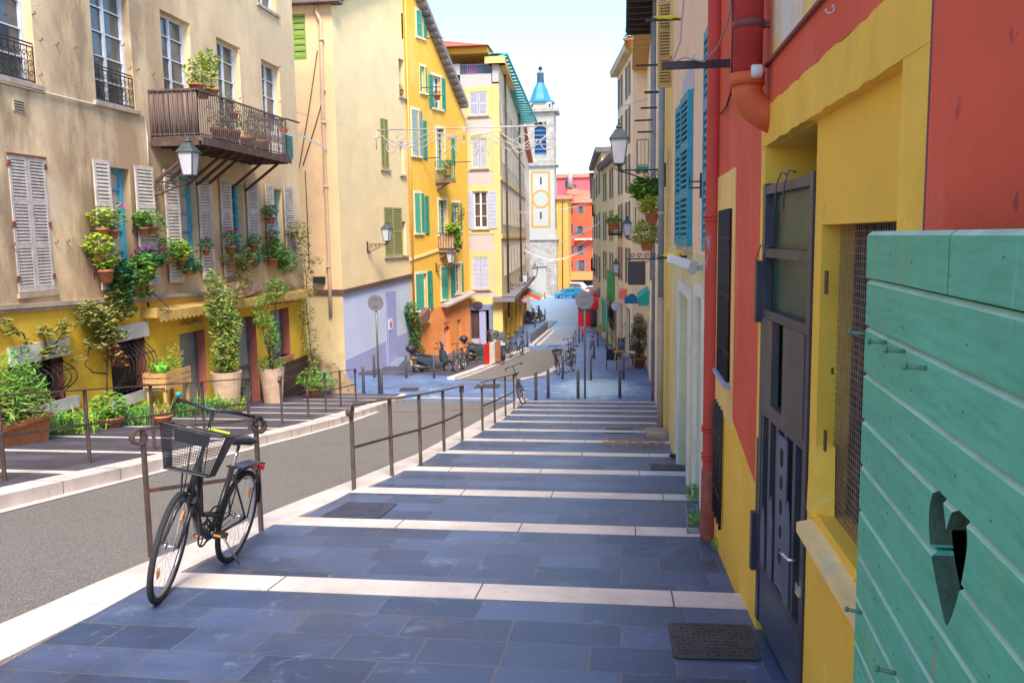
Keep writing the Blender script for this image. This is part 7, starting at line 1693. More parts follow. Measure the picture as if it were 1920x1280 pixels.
    for s,a in ((-1,R(200)),(1,R(20))):
        e=BB+V((.17*math.cos(a),.07*s,.17*math.sin(a))); cr_=MB().tube([BB+V((0,.06*s,0)),e],.010,6).build('crank',chrome,r)
        MB().obox(e+V((0,.055*s,0)),V((.045,0,0)),V((0,.04,0)),V((0,0,.011))).build('pedal',blk_,cr_); MB().obox(e+V((0,.055*s,0)),V((.048,0,0)),V((0,.025,0)),V((0,0,.006))).build('pedal_reflector',amber,cr_)
    # kickstand, lock ring
    MB().tube([BB+V((-.1,.05,-.02)),V((-.34,.16,.06))],.008,6).build('kickstand',chrome,r)
    if rack:
        mb=MB(); z=.735
        for y in (-.06,-.02,.02,.06): mb.tube([V((-.30,y,z)),V((-.75,y,z))],.005,5)
        for x in (-.32,-.5,-.74): mb.tube([V((x,-.065,z)),V((x,.065,z))],.006,5)
        for s in (-1,1): mb.tube([V((-.62,.06*s,z)),RW+V((-.01,.07*s,0))],.006,5); mb.tube([V((-.34,.05*s,z)),ST+V((0,.02*s,-.06))],.006,5)
        mb.build('luggage_rack',blk_,r); MB().obox(V((-.52,0,z+.008)),V((.18,0,0)),V((0,.05,0)),V((0,0,.004))).build('rack_plate',mat('blue_black_plate',(.04,.10,.2),.3,.1),r)
        MB().obox(V((-.80,0,.70)),V((.012,0,0)),V((0,.04,0)),V((0,0,.025))).build('rear_light',mat('red_lens',(.5,.02,.02),.3,0),r)
    if detail:
        mb=MB()
        for off in (-.03,.03): mb.tube([bar_[1 if off<0 else 5]+V((.02,0,0)),c+Rs@V((.16,off*2,.06)),S_(V((.43,off,.72))),S_(V((.42,off,.6)))],.0035,5)
        mb.tube([c+Rs@V((.1,.03,0)),S_(V((.50,.10,.62))),HB+V((-.03,.04,-.08)),BB+V((.05,.03,.08))],.0035,5); mb.build('brake_cable',M['iron'],r)
        # mudguard-like brake and front carrier stays
        mb=MB(); pts=[]
        for k in range(9): a=R(60+k*14); pts.append(RW+V((.37*math.cos(a),0,.37*math.sin(a))))
        for p_,q_ in zip(pts,pts[1:]): mb.bar(p_,q_,.05,.004,up=(0,1,0)) if False else mb.obox((p_+q_)/2,(q_-p_)/2,V((0,.024,0)),((q_-p_).cross(V((0,1,0))).normalized())*.002)
        mb.build('mudguard',blk_,r)
        mb=MB(); mb.tube([BB+V((.12*math.cos(k*.4),.0,.13+.07*math.sin(k*.4))) for k in range(16)],.007,5,closed=True); mb.build('cable_lock',M['iron'],r)
    if basket:
        # wire basket in front of the bar
        b=thing_like=None
        def Bp(u,v,t):  # u across -1..1, v along 0..1 (front), t height 0..1
            wd=.135+.065*t; x0=.415-.01*t; x1=x0+.19+.10*t; z=.80+.27*t
            return S_(V((x0+(x1-x0)*v,wd*u,z+ (x0+(x1-x0)*v-.45)*.1)))
        mb=MB(); N=13; per=[]
        for k in range(N): per.append((-1+2*k/(N-1),1))
        for k in range(1,N): per.append((1,1-k/(N-1)))
        for k in range(1,N): per.append((1-2*k/(N-1),0))
        for k in range(1,N-1): per.append((-1,k/(N-1)))
        for t in (0,1): mb.tube([Bp(u,v,t) for u,v in per],.005,5,closed=True)
        bs_=mb.build('basket',blk_,r)
        mb=MB(); n=15
        for j in range(1,n): mb.tube([Bp(u,v,j/n) for u,v in per],.0013,3,closed=True)
        P_=96
        for k in range(P_):
            f=k/P_*len(per); i=int(f); w=f-i; (u0,v0),(u1,v1)=per[i%len(per)],per[(i+1)%len(per)]; u,v_=u0+(u1-u0)*w,v0+(v1-v0)*w
            mb.tube([Bp(u,v_,0),Bp(u,v_,1)],.0013,3,cap=False)
        for k in range(15): u=-1+2*k/14; mb.tube([Bp(u,0,0),Bp(u,1,0)],.0013,3,cap=False)
        for k in range(12): v_=k/11; mb.tube([Bp(-1,v_,0),Bp(1,v_,0)],.0013,3,cap=False)
        mb.build('basket_mesh',mat('basket_wire',(.045,.05,.06),.5,.1,metal=.3),bs_)
        mb=MB(); mb.mesh([Bp(-.55,1.01,.66),Bp(.55,1.01,.66),Bp(.55,1.01,.93),Bp(-.55,1.01,.93)],[(0,1,2,3)]); mb.build('basket_badge',blk_,bs_)
        mb=MB(); mb.obox((Bp(0,.1,1)+Bp(1.0,.1,1))/2+V((0,0,.012)),(Bp(1.0,.1,1)-Bp(0,.1,1))*.33,V((.006,0,0)),V((0,0,.006))); mb.build('yellow_stripe',mat('acid_yellow',(.55,.75,.02),.5,0),bs_)
        mb=MB(); mb.tube([S_(V((.44,.03,.60))),Bp(.3,.6,0)],.006,5); mb.tube([S_(V((.44,-.03,.60))),Bp(-.3,.6,0)],.006,5); mb.build('basket_stay',blk_,bs_)
    return r
def place_bike(r,rear,front,lean=0,steer=0):
    rear,front=V(rear),V(front); d=(front-rear).normalized(); left=V((0,0,1)).cross(d).normalized(); upv=d.cross(left)
    Mt=Matrix((d,left,upv)).transposed(); Lr=Matrix.Rotation(lean,3,'X'); M4=(Mt@Lr).to_4x4()
    base=rear+d*.55; M4.translation=base; r.matrix_world=M4; r.rotation_mode='XYZ'
    r.location=base; r.rotation_euler=(Mt@Lr).to_euler()
bk=bicycle('black city bicycle with a wire front basket leaning by the nearest handrail',steer=R(10))
place_bike(bk,(-2.90,5.76,treadz(5.76)+.0),(-2.83,4.62,treadz(4.62)),lean=R(-11))
bk2=bicycle('x',group='bicycles parked farther down the street',basket=False,steer=R(-12),fm=mat('bike_dark_green',(.05,.07,.06),.4,.1),detail=False)
a=g(1000,758)
def setb(o,label,rear,front,lean):
    place_bike(o,rear,front,lean); o['label']=label
setb(bk2,'bicycle without basket leaning at the end of the lowest near handrail',g(990,757)+V((-.1,.2,0)),g(981,771),R(17))
def cb(label,src,rear,front,lean=0):
    o=copy_tree(src); o['label']=label; o['group']='bicycles parked farther down the street'; place_bike(o,rear,front,lean); return o
def at(x,y,l=0): return g(x,y,l)
q=at(857,697,.09); cb('bicycle seen end on behind the scooter, against the thin far handrail',bk2,q+V((.1,1.1,-.08)),q,R(4))
q=at(1047,703); cb('dark basket bicycle nearest in the cluster right of the far road',bk,q+V((-.15,1.1,-.06)),q,R(5))
q=at(1062,700); cb('second bicycle of the cluster right of the far road, beside the bollard',bk2,q+V((.2,1.1,-.06)),q,R(-6))
q=at(1068,684); cb('farthest bicycle of the cluster right of the far road',bk2,q+V((.1,1.1,-.06)),q,R(6))
fb_=bicycle('x',group='bicycles parked farther down the street',basket=False,steer=R(14),fm=mat('bike_blue',(.03,.09,.45),.35,.1),detail=False)
q=at(1108,668); setb(fb_,'bright blue bicycle standing between the thin sign pole and the bollard',q+V((-.1,1.1,-.05)),q,R(-8))
q=at(945,673,.09); cb('bicycle beside the motorcycles behind the barrier, left one',bk2,q+V((.2,1.1,-.06)),q,R(4))
q=at(962,668,.09); cb('bicycle beside the motorcycles behind the barrier, right one',bk2,q+V((.3,1.1,-.06)),q,R(-4))

# ================================================================= SCOOTERS AND MOTORCYCLES
def scooter(label,group='scooters and motorcycles',col=(.05,.06,.075)):
    """local: forward +X, wheels at x=+-0.70"""
    r=thing('scooter',label,'scooter',(0,0,0),group,local=True); body=mat('scooter_body%d'%int(col[0]*1000),col,.3,.15,3); bl_=mat('scooter_black',(.03,.03,.035),.5,.1)
    for x,nm in ((-.68,'w'),(.70,'w')):
        w_=MB().tube([V((x+.215*math.cos(k*.2618),0,.28+.215*math.sin(k*.2618))) for k in range(24)],.062,8,closed=True).build('wheel',tyre,r)
        mb=MB(); mb.lathe([(.16,-.04),(.16,.04)],(x,0,.28),18,axis='Y',cap=False)
        for k in range(5): a=k*1.257; mb.bar((x,0,.28),(x+.16*math.cos(a),0,.28+.16*math.sin(a)),.04,.05,up=(0,1,0))
        mb.lathe([(.05,-.06),(.05,.06)],(x,0,.28),12,axis='Y'); mb.build('rim',rim,w_)
    def prof(name,pts,hw,m_,bev=.03,par=r,taper=None):
        mb=MB(); mb.prism([V((x,-hw,z)) for x,z in pts],V((0,2*hw,0))); o=mb.build(name,m_,par)
        bm=bmesh.new(); bm.from_mesh(o.data); bmesh.ops.recalc_face_normals(bm,faces=bm.faces[:]); bm.to_mesh(o.data); bm.free()
        b=o.modifiers.new('b','BEVEL'); b.width=bev; b.segments=3; b.limit_method='ANGLE'
        for p in o.data.polygons: p.use_smooth=True
        return o
    prof('rear_body',[(-.95,.70),(-.72,.55),(-.38,.42),(-.20,.36),(-.10,.45),(-.02,.70),(-.30,.74),(-.8,.80)],.16,body,.05)
    prof('floor_fairing',[(-.35,.25),(.30,.22),(.48,.40),(.40,.50),(.10,.46),(-.05,.62),(-.30,.60)],.15,body,.04)
    prof('front_fairing',[(.42,.40),(.60,.48),(.62,.75),(.50,.98),(.38,1.04),(.32,.98),(.34,.60)],.19,body,.06)
    prof('front_mudguard',[(.46,.50),(.62,.58),(.80,.56),(.96,.42),(.98,.36),(.86,.48),(.66,.52),(.52,.40)],.06,body,.015)
    prof('seat',[(-.86,.80),(-.55,.78),(-.25,.75),(.02,.72),(.05,.78),(-.2,.83),(-.45,.85),(-.52,.92),(-.86,.93)],.14,bl_,.04)
    MB().ball((-1.02,0,1.12),.21,14,10,(1.05,1,.82)).build('top_box',bl_,r); MB().bar((-1.0,0,.86),(-.95,0,1.0),.12,.1).build('rack',M['iron'],r)
    prof('windscreen',[(.40,1.02),(.43,1.02),(.34,1.36),(.32,1.36)],.15,mat('smoked_screen',(.10,.11,.12),.15,.1),.008)
    mb=MB(); mb.tube([V((.16,-.34,1.02)),V((.28,-.2,1.06)),V((.32,0,1.04)),V((.28,.2,1.06)),V((.16,.34,1.02))],.018,8); mb.build('handlebar',bl_,r)
    for s in (-1,1):
        m0=MB(); m0.tube([V((.28,.2*s,1.06)),V((.30,.28*s,1.20))],.007,5); m0.obox(V((.30,.32*s,1.25)),V((.012,0,0)),V((0,.06,0)),V((0,0,.035))); m0.build('mirror',bl_,r)
        MB().tube([V((.46,.07*s,.78)),V((.70,.07*s,.28))],.02,8).build('fork',M['bollard'],r)
    MB().obox(V((-.93,0,.74)),V((.04,0,0)),V((0,.13,0)),V((0,0,.04))).build('tail_light',mat('orange_lens',(.85,.16,.02),.3,0),r)
    MB().obox(V((.585,0,.80)),V((.03,0,0)),V((0,.12,0)),V((0,0,.05))).build('headlight',mat('lens_clear',(.6,.62,.65),.1,0),r)
    MB().obox(V((-1.0,0,.50)),V((.01,0,.02)),V((0,.09,0)),V((.01,0,-.09))).build('number_plate',mat('plate_yellow',(.75,.65,.08),.5,.05),r)
    mb=MB(); mb.tube([V((-.95,-.20,.42)),V((-.55,-.20,.33)),V((-.35,-.17,.30))],[.065,.06,.03],10); mb.build('exhaust',M['bollard'],r)
    MB().obox(V((-.42,0,.30)),V((.26,0,0)),V((0,.12,0)),V((0,0,.09))).build('engine',M['iron'],r)
    MB().tube([V((-.15,.05,.25)),V((-.22,.22,.02))],.012,6).build('stand',M['iron'],r)
    return r
sc0=scooter('large dark scooter with round black top box parked on the far left pavement')
def ps(o,rear,front,label=None,s=1):
    rear,front=V(rear),V(front); d=(front-rear).normalized(); rz=math.atan2(d.y,d.x); o.location=(rear+front)/2; o.rotation_euler=(0,-math.asin(max(-1,min(1,d.z))),rz); o.scale=(s,)*3
    if label: o['label']=label
ps(sc0,at(786,702,.0),at(838,699,.0),s=1.0)
def cs(label,x,y,ang,s=1,l=.09,src=None):
    o=copy_tree(src or sc0); q=at(x,y,l); o['label']=label; o.location=q; o.rotation_euler=(0,0,ang); o.scale=(s,)*3
cs('dark scooter with a top box behind the red and white barrier',908,675,R(20),.95)
cs('motor scooter with raised mirrors right of the red and white barrier',938,673,R(-70),1.0)
sc1=scooter('x',col=(.10,.11,.13)); q=at(925,671,.09); sc1['label']='grey motor scooter in the middle of the row behind the barrier'; sc1.location=q; sc1.rotation_euler=(0,0,R(-75))
cs('grey moped farthest down the left pavement by the shop',990,598,R(10),.95,src=sc1)
cs('dark moped parked right of the grey one far down the left side',1003,603,R(30),.95)
cs('moped closest to the small round red ringed sign',985,607,R(5),.9,src=sc1)

# red and white barrier
a=at(908,686,.05); b=at(939,679,.05); wbar=thing('barrier','red and white plastic street barrier in front of the parked motorcycles','barrier',tuple(a)); d=(b-a); 
for k,(cc,nm) in enumerate((((.70,.02,.02),'red_panel'),((.80,.72,.62),'white_panel'),((.52,.20,.12),'faded_panel'))):
    c_=a+d*((k+.5)/3); z1=1.0
    o=MB().obox(V((c_.x,c_.y,a.z+z1/2)),d*.5/3*.97,V((0,.1,0)),V((0,0,z1/2))).build(nm,mat('barrier_'+nm,cc,.5,.15,4),wbar,bevel=.04)
MB().tube([a+V((.95,-.14,.16)),a+V((.82,-.15,.10)),a+V((.72,-.15,.18)),a+V((.85,-.15,.25))],.03,6).build('handle_loop',M['iron'],wbar)

# ================================================================= RIGHT TERRACE: EASEL, CHAIR, TREE, AWNINGS
ez=thing('blackboard_easel','wooden easel with a small blackboard menu on the right of the crossing','easel',tuple(at(1160,694)))
e0=at(1160,694); Ye=e0.y; wdm=mat('pine_easel',(.62,.38,.16),.7,.15,6); Q=lambda x,y: PY(x,y,Ye)
mb=MB()
for p_,q_ in (((1160,630),(1149,695)),((1165,630),(1173,693)),): mb.bar(Q(*p_),Q(*q_),.045,.03)
mb.bar(Q(1162,632),V((Q(1162,690).x,Ye+.7,e0.z)),.04,.03); mb.bar(Q(1150,659),Q(1175,659),.05,.06); mb.bar(Q(1152,677),Q(1168,677),.03); mb.bar(Q(1160,628),Q(1167,628),.1,.05); mb.build('stand',wdm,ez)
F0=Fac((0,Ye-.04),(1,0),(0,-1)); x0,x1=Q(1157,640).x,Q(1173,640).x; z0,z1=Q(1165,658).z,Q(1165,632).z
mb=MB(); t_=.04
for a_,b_,c_,d_ in ((x0,x0+t_,z0,z1),(x1-t_,x1,z0,z1),(x0,x1,z1-t_,z1),(x0,x1,z0,z0+t_)): mb.fbox(F0,a_,b_,c_,d_,0,.03)
mb.build('board_frame',wdm,ez); MB().fbox(F0,x0+t_,x1-t_,z0+t_,z1-t_,0,.015).build('blackboard',mat('slate_board',(.10,.06,.07),.7,.3,6),ez)
mb=MB()
for k,(zf_,w_) in enumerate(((.85,.7),(.68,.5),(.42,.75),(.2,.5))): z=z0+(z1-z0)*zf_; mb.fbox(F0,x0+.08,x0+.08+(x1-x0-.16)*w_,z-.012,z+.012,.016,.018)
mb.build('chalk_line',mat('chalk',(.45,.35,.4),.9,.2),ez)
MB().fbox(F0,x0+.09,x1-.09,z0+(z1-z0)*.5,z0+(z1-z0)*.65,.016,.019).build('blue_label',mat('blue_label',(.05,.22,.42),.6,.1),ez)
ch_=thing('chair','black plastic chair standing left of the easel','chair',tuple(at(1147,690))); c0=at(1147,692)
mb=MB(); mb.box((c0.x-.24,c0.y-.2,c0.z+.42),(c0.x+.24,c0.y+.28,c0.z+.47)); mb.build('seat',blk_,ch_,bevel=.02)
mb=MB(); mb.hexa([c0+V(v) for v in ((-.24,-.24,.47),(.24,-.24,.47),(.24,-.20,.47),(-.24,-.20,.47),(-.22,-.34,.92),(.22,-.34,.92),(.22,-.30,.92),(-.22,-.30,.92))]); mb.build('backrest',blk_,ch_)
for x,y in ((-.21,-.18),(.21,-.18),(-.21,.24),(.21,.24)): MB().tube([c0+V((x,y,.43)),c0+V((x*1.1,y*1.15,0))],.015,6).build('leg',M['iron'],ch_)
tb=at(1178,690); tbl=thing('cafe_table','small white cafe table laid for guests right of the easel','table',tuple(tb))
MB().box((tb.x-.3,tb.y-.3,tb.z+.70),(tb.x+.3,tb.y+.3,tb.z+.74)).build('tabletop',M['white_trim'],tbl)
for x in(-.25,.25):
    for y in (-.25,.25): MB().box((tb.x+x-.02,tb.y+y-.02,tb.z),(tb.x+x+.02,tb.y+y+.02,tb.z+.70)).build('leg',wdm,tbl)
rc=at(1208,690); rch=thing('chair','orange red chair partly hidden by the olive hedge','chair',(rc.x+.35,rc.y+.6,rc.z)); c0=rc+V((.45,.6,0))
MB().box((c0.x-.2,c0.y-.2,c0.z+.4),(c0.x+.2,c0.y+.2,c0.z+.45)).build('seat',mat('red_chair',(.75,.12,.04),.5,.1),rch); MB().lathe([(.24,-.02),(.24,.02)],c0+V((0,-.2,.75)),14,axis='Y').build('backrest',MATS['red_chair'],rch)
for x in(-.17,.17):
    for y in (-.17,.17): MB().tube([c0+V((x,y,.4)),c0+V((x*1.2,y*1.2,0))],.014,5).build('leg',M['iron'],rch)
tr=thing('olive_tree','bushy olive green hedge plant in a pot beside the right hand wall','plant',tuple(at(1195,690))); c0=at(1197,688)
mb=MB(); pot_mesh(mb,c0,.35,.45); mb.build('pot',None,tr)
mb=MB(); mb.tube([c0+V((0,0,.3)),c0+V((.05,0,1.2)),c0+V((0,0,2.1))],[.06,.045,.02],7); 
for k in range(8): mb.tube([c0+V((0,0,.7+k*.15)),c0+V((math.cos(k*2)*.35,math.sin(k*2)*.35,1.1+k*.15))],[.02,.006],5)
mb.build('trunk',M['bark'],tr)
mb=MB(); mb.use(mat('leaf_dull_olive',(.08,.11,.04),.7,0,island=(.30,.30,.16),spec=.3)); leaf_mesh(mb,[(c0.x,c0.y,c0.z+1.2,.42,.45,.65),(c0.x+.05,c0.y,c0.z+1.75,.40,.4,.5),(c0.x-.08,c0.y,c0.z+.7,.38,.4,.4),(c0.x,c0.y,c0.z+2.2,.25,.3,.25)],4200,.10); mb.build('crown',None,tr)
pl=thing('banana_plant','plant with long arching green leaves behind the easel','plant',tuple(at(1158,668))); c0=at(1158,668)
mb=MB(); pot_mesh(mb,c0,.25,.4); mb.build('pot',None,pl); mb=MB(); mb.use(M['leafA'])
for dx,dy,h,l in ((-1.2,0,1.5,1),( .7,.1,1.9,1),(-.9,.3,.6,1),(-.5,-.2,1.9,1),(.9,0,1.2,1),(-.3,.3,.9,1)):
    pts=[c0+V((0,0,.35)),c0+V((dx*.35,dy*.35,h*.75)),c0+V((dx*.75,dy*.75,h*1.0)),c0+V((dx*1.1,dy*1.1,h*.85))]; wd=[.02,.10,.13,.01]; sdv_=V((0,1,.0)).cross(V((dx,dy,.3))).normalized()
    vs=[]; 
    for p_,w_ in zip(pts,wd): vs+=[p_+V((0,w_,w_*.5)),p_,p_+V((0,-w_,w_*.5))] 
    for i in range(3): mb.mesh([vs[i*3],vs[i*3+1],vs[i*3+4],vs[i*3+3]],[(0,1,2,3)]); mb.mesh([vs[i*3+1],vs[i*3+2],vs[i*3+5],vs[i*3+4]],[(0,1,2,3)])
mb.build('leaves',None,pl)
for i,(x,y) in enumerate(((1127,640),(1145,640))):
    q=at(x,y); q.z+=.0; zz=PY(x,618,q.y).z; pr=thing('flower_box',['left orange flower box on the slim stand','right orange flower box on the slim stand'][i],'flower box',tuple(q))
    MB().tube([q,V((q.x,q.y,zz-.1))],.02,6).build('stand',M['iron'],pr); MB().box((q.x-.28,q.y-.12,zz-.12),(q.x+.28,q.y+.12,zz+.16)).build('box',M['terracotta'],pr)
    mb=MB(); mb.use(M['leafA']); leaf_mesh(mb,[(q.x,q.y,zz+.3,.25,.15,.2)],60,.16); mb.build('foliage',None,pr)
def awning(label,x0,x1,yt,yb,Y,dep,cc,name):
    a=PY(x0,yb,Y); b=PY(x1,yb,Y); t=PY(x0,yt,Y+dep*0).z; m_=mat('awning_'+name,cc,.8,.08,3)
    o=MB().hexa([V((a.x,Y,a.z)),V((b.x,Y,a.z)),V((b.x+.2,Y+dep,t)),V((a.x,Y+dep,t)),V((a.x,Y,a.z+.05)),V((b.x,Y,a.z+.05)),V((b.x+.2,Y+dep,t+.05)),V((a.x,Y+dep,t+.05))]).fbox(Fac((0,Y),(1,0),(0,-1)),a.x,b.x,a.z-.25,a.z,0,.03).build('awning',m_); return tag(o,label,'awning')
def side_awning(label,xo,yo,xw,yw,Y0,Y1,cc,name,val=.28):
    o=PY(xo,yo,Y0); w=PY(xw,yw,Y0); m_=mat('awning_'+name,cc,.8,.08,3); mb=MB(); t=V((0,0,.04)); o2,w2=V((o.x,Y1,o.z)),V((w.x,Y1,w.z)); o=V((o.x,Y0,o.z)); w=V((w.x,Y0,w.z))
    mb.hexa([o,w,w2,o2,o+t,w+t,w2+t,o2+t]); n=max(4,int((Y1-Y0)/.3))
    for k in range(n):
        y0=Y0+(Y1-Y0)*k/n; y1=Y0+(Y1-Y0)*(k+1)/n; mb.prism([V((o.x,y0,o.z)),V((o.x,y1,o.z)),V((o.x,y1,o.z-val*.7)),V((o.x,(y0+y1)/2,o.z-val)),V((o.x,y0,o.z-val*.7))],(.02,0,0))
    mb.prism([o,V((o.x,Y0,o.z-val)),V((o.x+(w.x-o.x)*.96,Y0,o.z-val)),w],(0,.02,0))
    r=mb.build('awning',m_); tag(r,label,'awning'); mb=MB(); mb.bar(o+V((.03,.03,-.02)),V((w.x,Y0+.03,o.z-.1)),.03); mb.bar(o2+V((.03,-.03,-.02)),V((w.x,Y1-.03,o.z-.1)),.03); mb.build('awning_arm',M['iron'],r); r['_loc']=(0,0,0)
side_awning('coral red awning reaching out from the wall below the black hanging sign',1160,550,1212,529,42,46,(.80,.20,.17),'coral')
side_awning('teal green awning close to the right hand wall above the olive hedge',1197,560,1217,546,34,37,(.02,.40,.32),'teal')
side_awning('pink awning behind the small blue grey sign',1137,571,1153,560,49,52,(.85,.28,.27),'pink')
side_awning('long pale red awning far down the right side of the street',1098,556,1124,540,66,76,(.85,.30,.26),'palered')
side_awning('bright red awning over the red cafe enclosure',1104,572,1124,562,60,64,(.80,.02,.03),'red')
mb=MB(); Yb=38; mb.prism([PY(x,y,Yb) for x,y in ((1171,569),(1171,557),(1177,555),(1181,551),(1188,551),(1193,555),(1198,557),(1198,569))],(0,.08,0)); tag(mb.build('arched_sign',mat('petrol_blue',(.01,.17,.36),.6,.08)),'petrol blue board with arched top beside the teal awning','sign')
Yp_=57; c0=V((PY(1128,545,Yp_).x,Yp_,0)); zt_=PY(1128,536,Yp_).z; zm_=PY(1128,549,Yp_).z; zv=PY(1128,557,Yp_).z; par=thing('parasol','parasol with slate grey cone top and crimson valance beside the red enclosure','parasol',(c0.x,c0.y,tz(Yp_)))
MB().lathe([(.52,zm_),(.05,zt_)],c0,8,smooth=False).build('canopy',mat('slate_canvas',(.16,.17,.26),.8,.1),par); MB().lathe([(.52,zv),(.53,zm_)],c0,8,smooth=False,cap=False).build('valance',mat('crimson_canvas',(.60,.03,.10),.8,.1),par); MB().tube([V((c0.x,c0.y,tz(Yp_))),V((c0.x,c0.y,zm_))],.03,6).build('pole',M['iron'],par)
Yc=64.; a=PY(1084,600,Yc); b=PY(1122,575,Yc); kx=thing('cafe_enclosure','red cafe terrace enclosure with a dark window band','cafe enclosure',(a.x,Yc,a.z))
zb_=tz(Yc)
MB().box((a.x,Yc,zb_),(b.x,Yc+5,a.z+.55)).build('lower_panel',mat('bright_red_panel',(.78,.02,.02),.5,.1),kx); MB().box((a.x+.01,Yc+.02,a.z+.55),(b.x-.01,Yc+4.9,a.z+.85)).build('window_band',mat('dim_glass',(.12,.10,.12),.15,.2),kx); MB().box((a.x-.03,Yc-.02,a.z+.85),(b.x+.03,Yc+5.1,a.z+1.15)).build('top_rail',mat('deep_red_panel',(.50,.03,.05),.5,.1),kx)
a=PY(1137,508,52); b=PY(1150,560,52)
q=PY(1129,575,56); 
def fpan(Fc,par,nm,mm,x0,x1,yt,yb):
    (sa,zt0_),(sb,_)=Fc.px(x0,yt,.1),Fc.px(x1,yt,.1); zb0=Fc.px(x0,yb,.1)[1]; MB().fbox(Fc,min(sa,sb),max(sa,sb),zb0,zt0_,.03,.10).build(nm,mm,par)
fpan(F6,r6,'green_shutter',grn,1138,1149,506,560)
fpan(F7,r7,'teal_door',mat('mint_paint',(.10,.42,.30),.7,.05),1128,1136,556,600)
fpan(F6,r6,'dark_shop_door',MATS['brown_plank_door'],1143,1150,572,612)
# small child in a red top
def child(p,h=1.0):
    p=V(p); me=bpy.data.meshes.new('person'); J=[(0,0,.50),(0,0,.62),(0,0,.76),(0,.0,.83),(0,-.01,.92),(-.055,0,.47),(-.06,-.03,.27),(-.06,.02,.03),(-.06,-.07,.02),(.055,0,.47),(.06,.05,.27),(.06,.10,.04),(.06,.02,.02),(-.11,0,.77),(-.14,-.02,.62),(-.13,-.07,.50),(.11,0,.77),(.14,.02,.62),(.13,-.03,.50)]
    E_=[(0,1),(1,2),(2,3),(3,4),(0,5),(5,6),(6,7),(7,8),(0,9),(9,10),(10,11),(11,12),(2,13),(13,14),(14,15),(2,16),(16,17),(17,18)]
    rad=[.085,.08,.085,.035,.075,.06,.045,.03,.025,.06,.045,.03,.025,.045,.032,.022,.045,.032,.022]
    me.from_pydata([tuple(V(j)*h) for j in J],E_,[]); o=bpy.data.objects.new('person',me); sc.collection.objects.link(o)
    sk_=o.modifiers.new('s','SKIN'); 
    for i,v in enumerate(me.skin_vertices[0].data): v.radius=(rad[i]*h,rad[i]*h)
    me.skin_vertices[0].data[0].use_root=True
    sb=o.modifiers.new('u','SUBSURF'); sb.levels=1; sb.render_levels=1
    dg=bpy.context.evaluated_depsgraph_get(); m2=bpy.data.meshes.new_from_object(o.evaluated_get(dg)); o.modifiers.clear(); o.data=m2
    m2.materials.clear()
    for cc in (mat('navy_cloth',(.02,.06,.22),.9,.1),mat('red_cloth',(.75,.03,.08),.9,.1),mat('skin',(.60,.35,.25),.6,.05),mat('brown_hair',(.08,.04,.02),.8,.1)): m2.materials.append(cc)
    for pl_ in m2.polygons:
        z=pl_.center.z/h; pl_.material_index=0 if z<.52 else (1 if z<.82 else (3 if (z>.91 or pl_.center.y>.01*h) else 2)); pl_.use_smooth=True
        if abs(pl_.center.x)>.115*h and z<.56: pl_.material_index=2
    o.location=p; return tag(o,'small child in a red top and dark blue trousers walking down the street','person')
child(at(1094,641),1.0)
wb=at(1115,612); tag(MB().lathe([(.22,0),(.26,.9),(.2,.95)],wb,12).build('waste_bin',mat('bin_grey',(.12,.12,.14),.6,.1)),'dark grey waste bin in front of the red cafe enclosure','bin')

# ================================================================= CARS ON THE SQUARE
def car(label,name,p,rz,prof,wd,col,cabin,name2):
    r=thing(name,label,name2,tuple(p),local=False); r['_loc']=(0,0,0); r['_local']=1; r.rotation_euler=(0,0,rz); m_=mat('paint_'+name+str(int(col[2]*100)),col,.25,.05)
    def pr(nm,pts,hw,mm,par=r,bev=.06):
        o=MB().prism([V((x,-hw,z)) for x,z in pts],V((0,2*hw,0))).build(nm,mm,par); bm=bmesh.new(); bm.from_mesh(o.data); bmesh.ops.recalc_face_normals(bm,faces=bm.faces[:]); bm.to_mesh(o.data); bm.free()
        b=o.modifiers.new('b','BEVEL'); b.width=bev; b.segments=2; b.limit_method='ANGLE'; return o
    pr('body',prof,wd/2,m_); pr('window',cabin,wd/2-.04,M['glass'],bev=.03) if False else None
    for s in (-1,1): MB().prism([V((x,s*(wd/2+.001),z)) for x,z in cabin],V((0,.012*s,0))).build('side_window',M['glass'],r)
    xs=[q[0] for q in prof]; x0,x1=min(xs),max(xs)
    fx=cabin[-1]; 
    MB().hexa([V((fx[0]+.10,-wd*.42,fx[1]+.02)),V((fx[0]+.10,wd*.42,fx[1]+.02)),V((cabin[-2][0]+.16,wd*.38,cabin[-2][1])),V((cabin[-2][0]+.16,-wd*.38,cabin[-2][1]))]+[V((fx[0]+.14,-wd*.42,fx[1]+.05)),V((fx[0]+.14,wd*.42,fx[1]+.05)),V((cabin[-2][0]+.20,wd*.38,cabin[-2][1]+.02)),V((cabin[-2][0]+.20,-wd*.38,cabin[-2][1]+.02))]).build('windscreen',M['glass'],r)
    for x in (x0+.75,x1-.8):
        for s in (-1,1):
            w_=MB().lathe([(.30,-.1),(.32,-.08),(.32,.08),(.30,.1)],(x,s*(wd/2-.08),.32),16,axis='Y').build('wheel',tyre,r); MB().lathe([(.19,-.105),(.19,.105)],(x,s*(wd/2-.08),.32),12,axis='Y').build('rim',rim,w_)
    for s in (-1,1):
        MB().obox(V((x1-.02,s*wd*.36,.72)),V((.04,0,0)),V((0,.14,0)),V((0,0,.07))).build('headlight',mat('lens_clear',(.6,.62,.65),.1,0),r); MB().obox(V((x0+.02,s*wd*.38,.85)),V((.03,0,0)),V((0,.1,0)),V((0,0,.1))).build('tail_light',MATS['red_lens'],r)
    return r
small=[(-1.8,.35),(1.75,.32),(1.85,.55),(1.7,.82),(.95,.95),(.35,1.42),(-1.0,1.48),(-1.65,1.05),(-1.85,.9)]
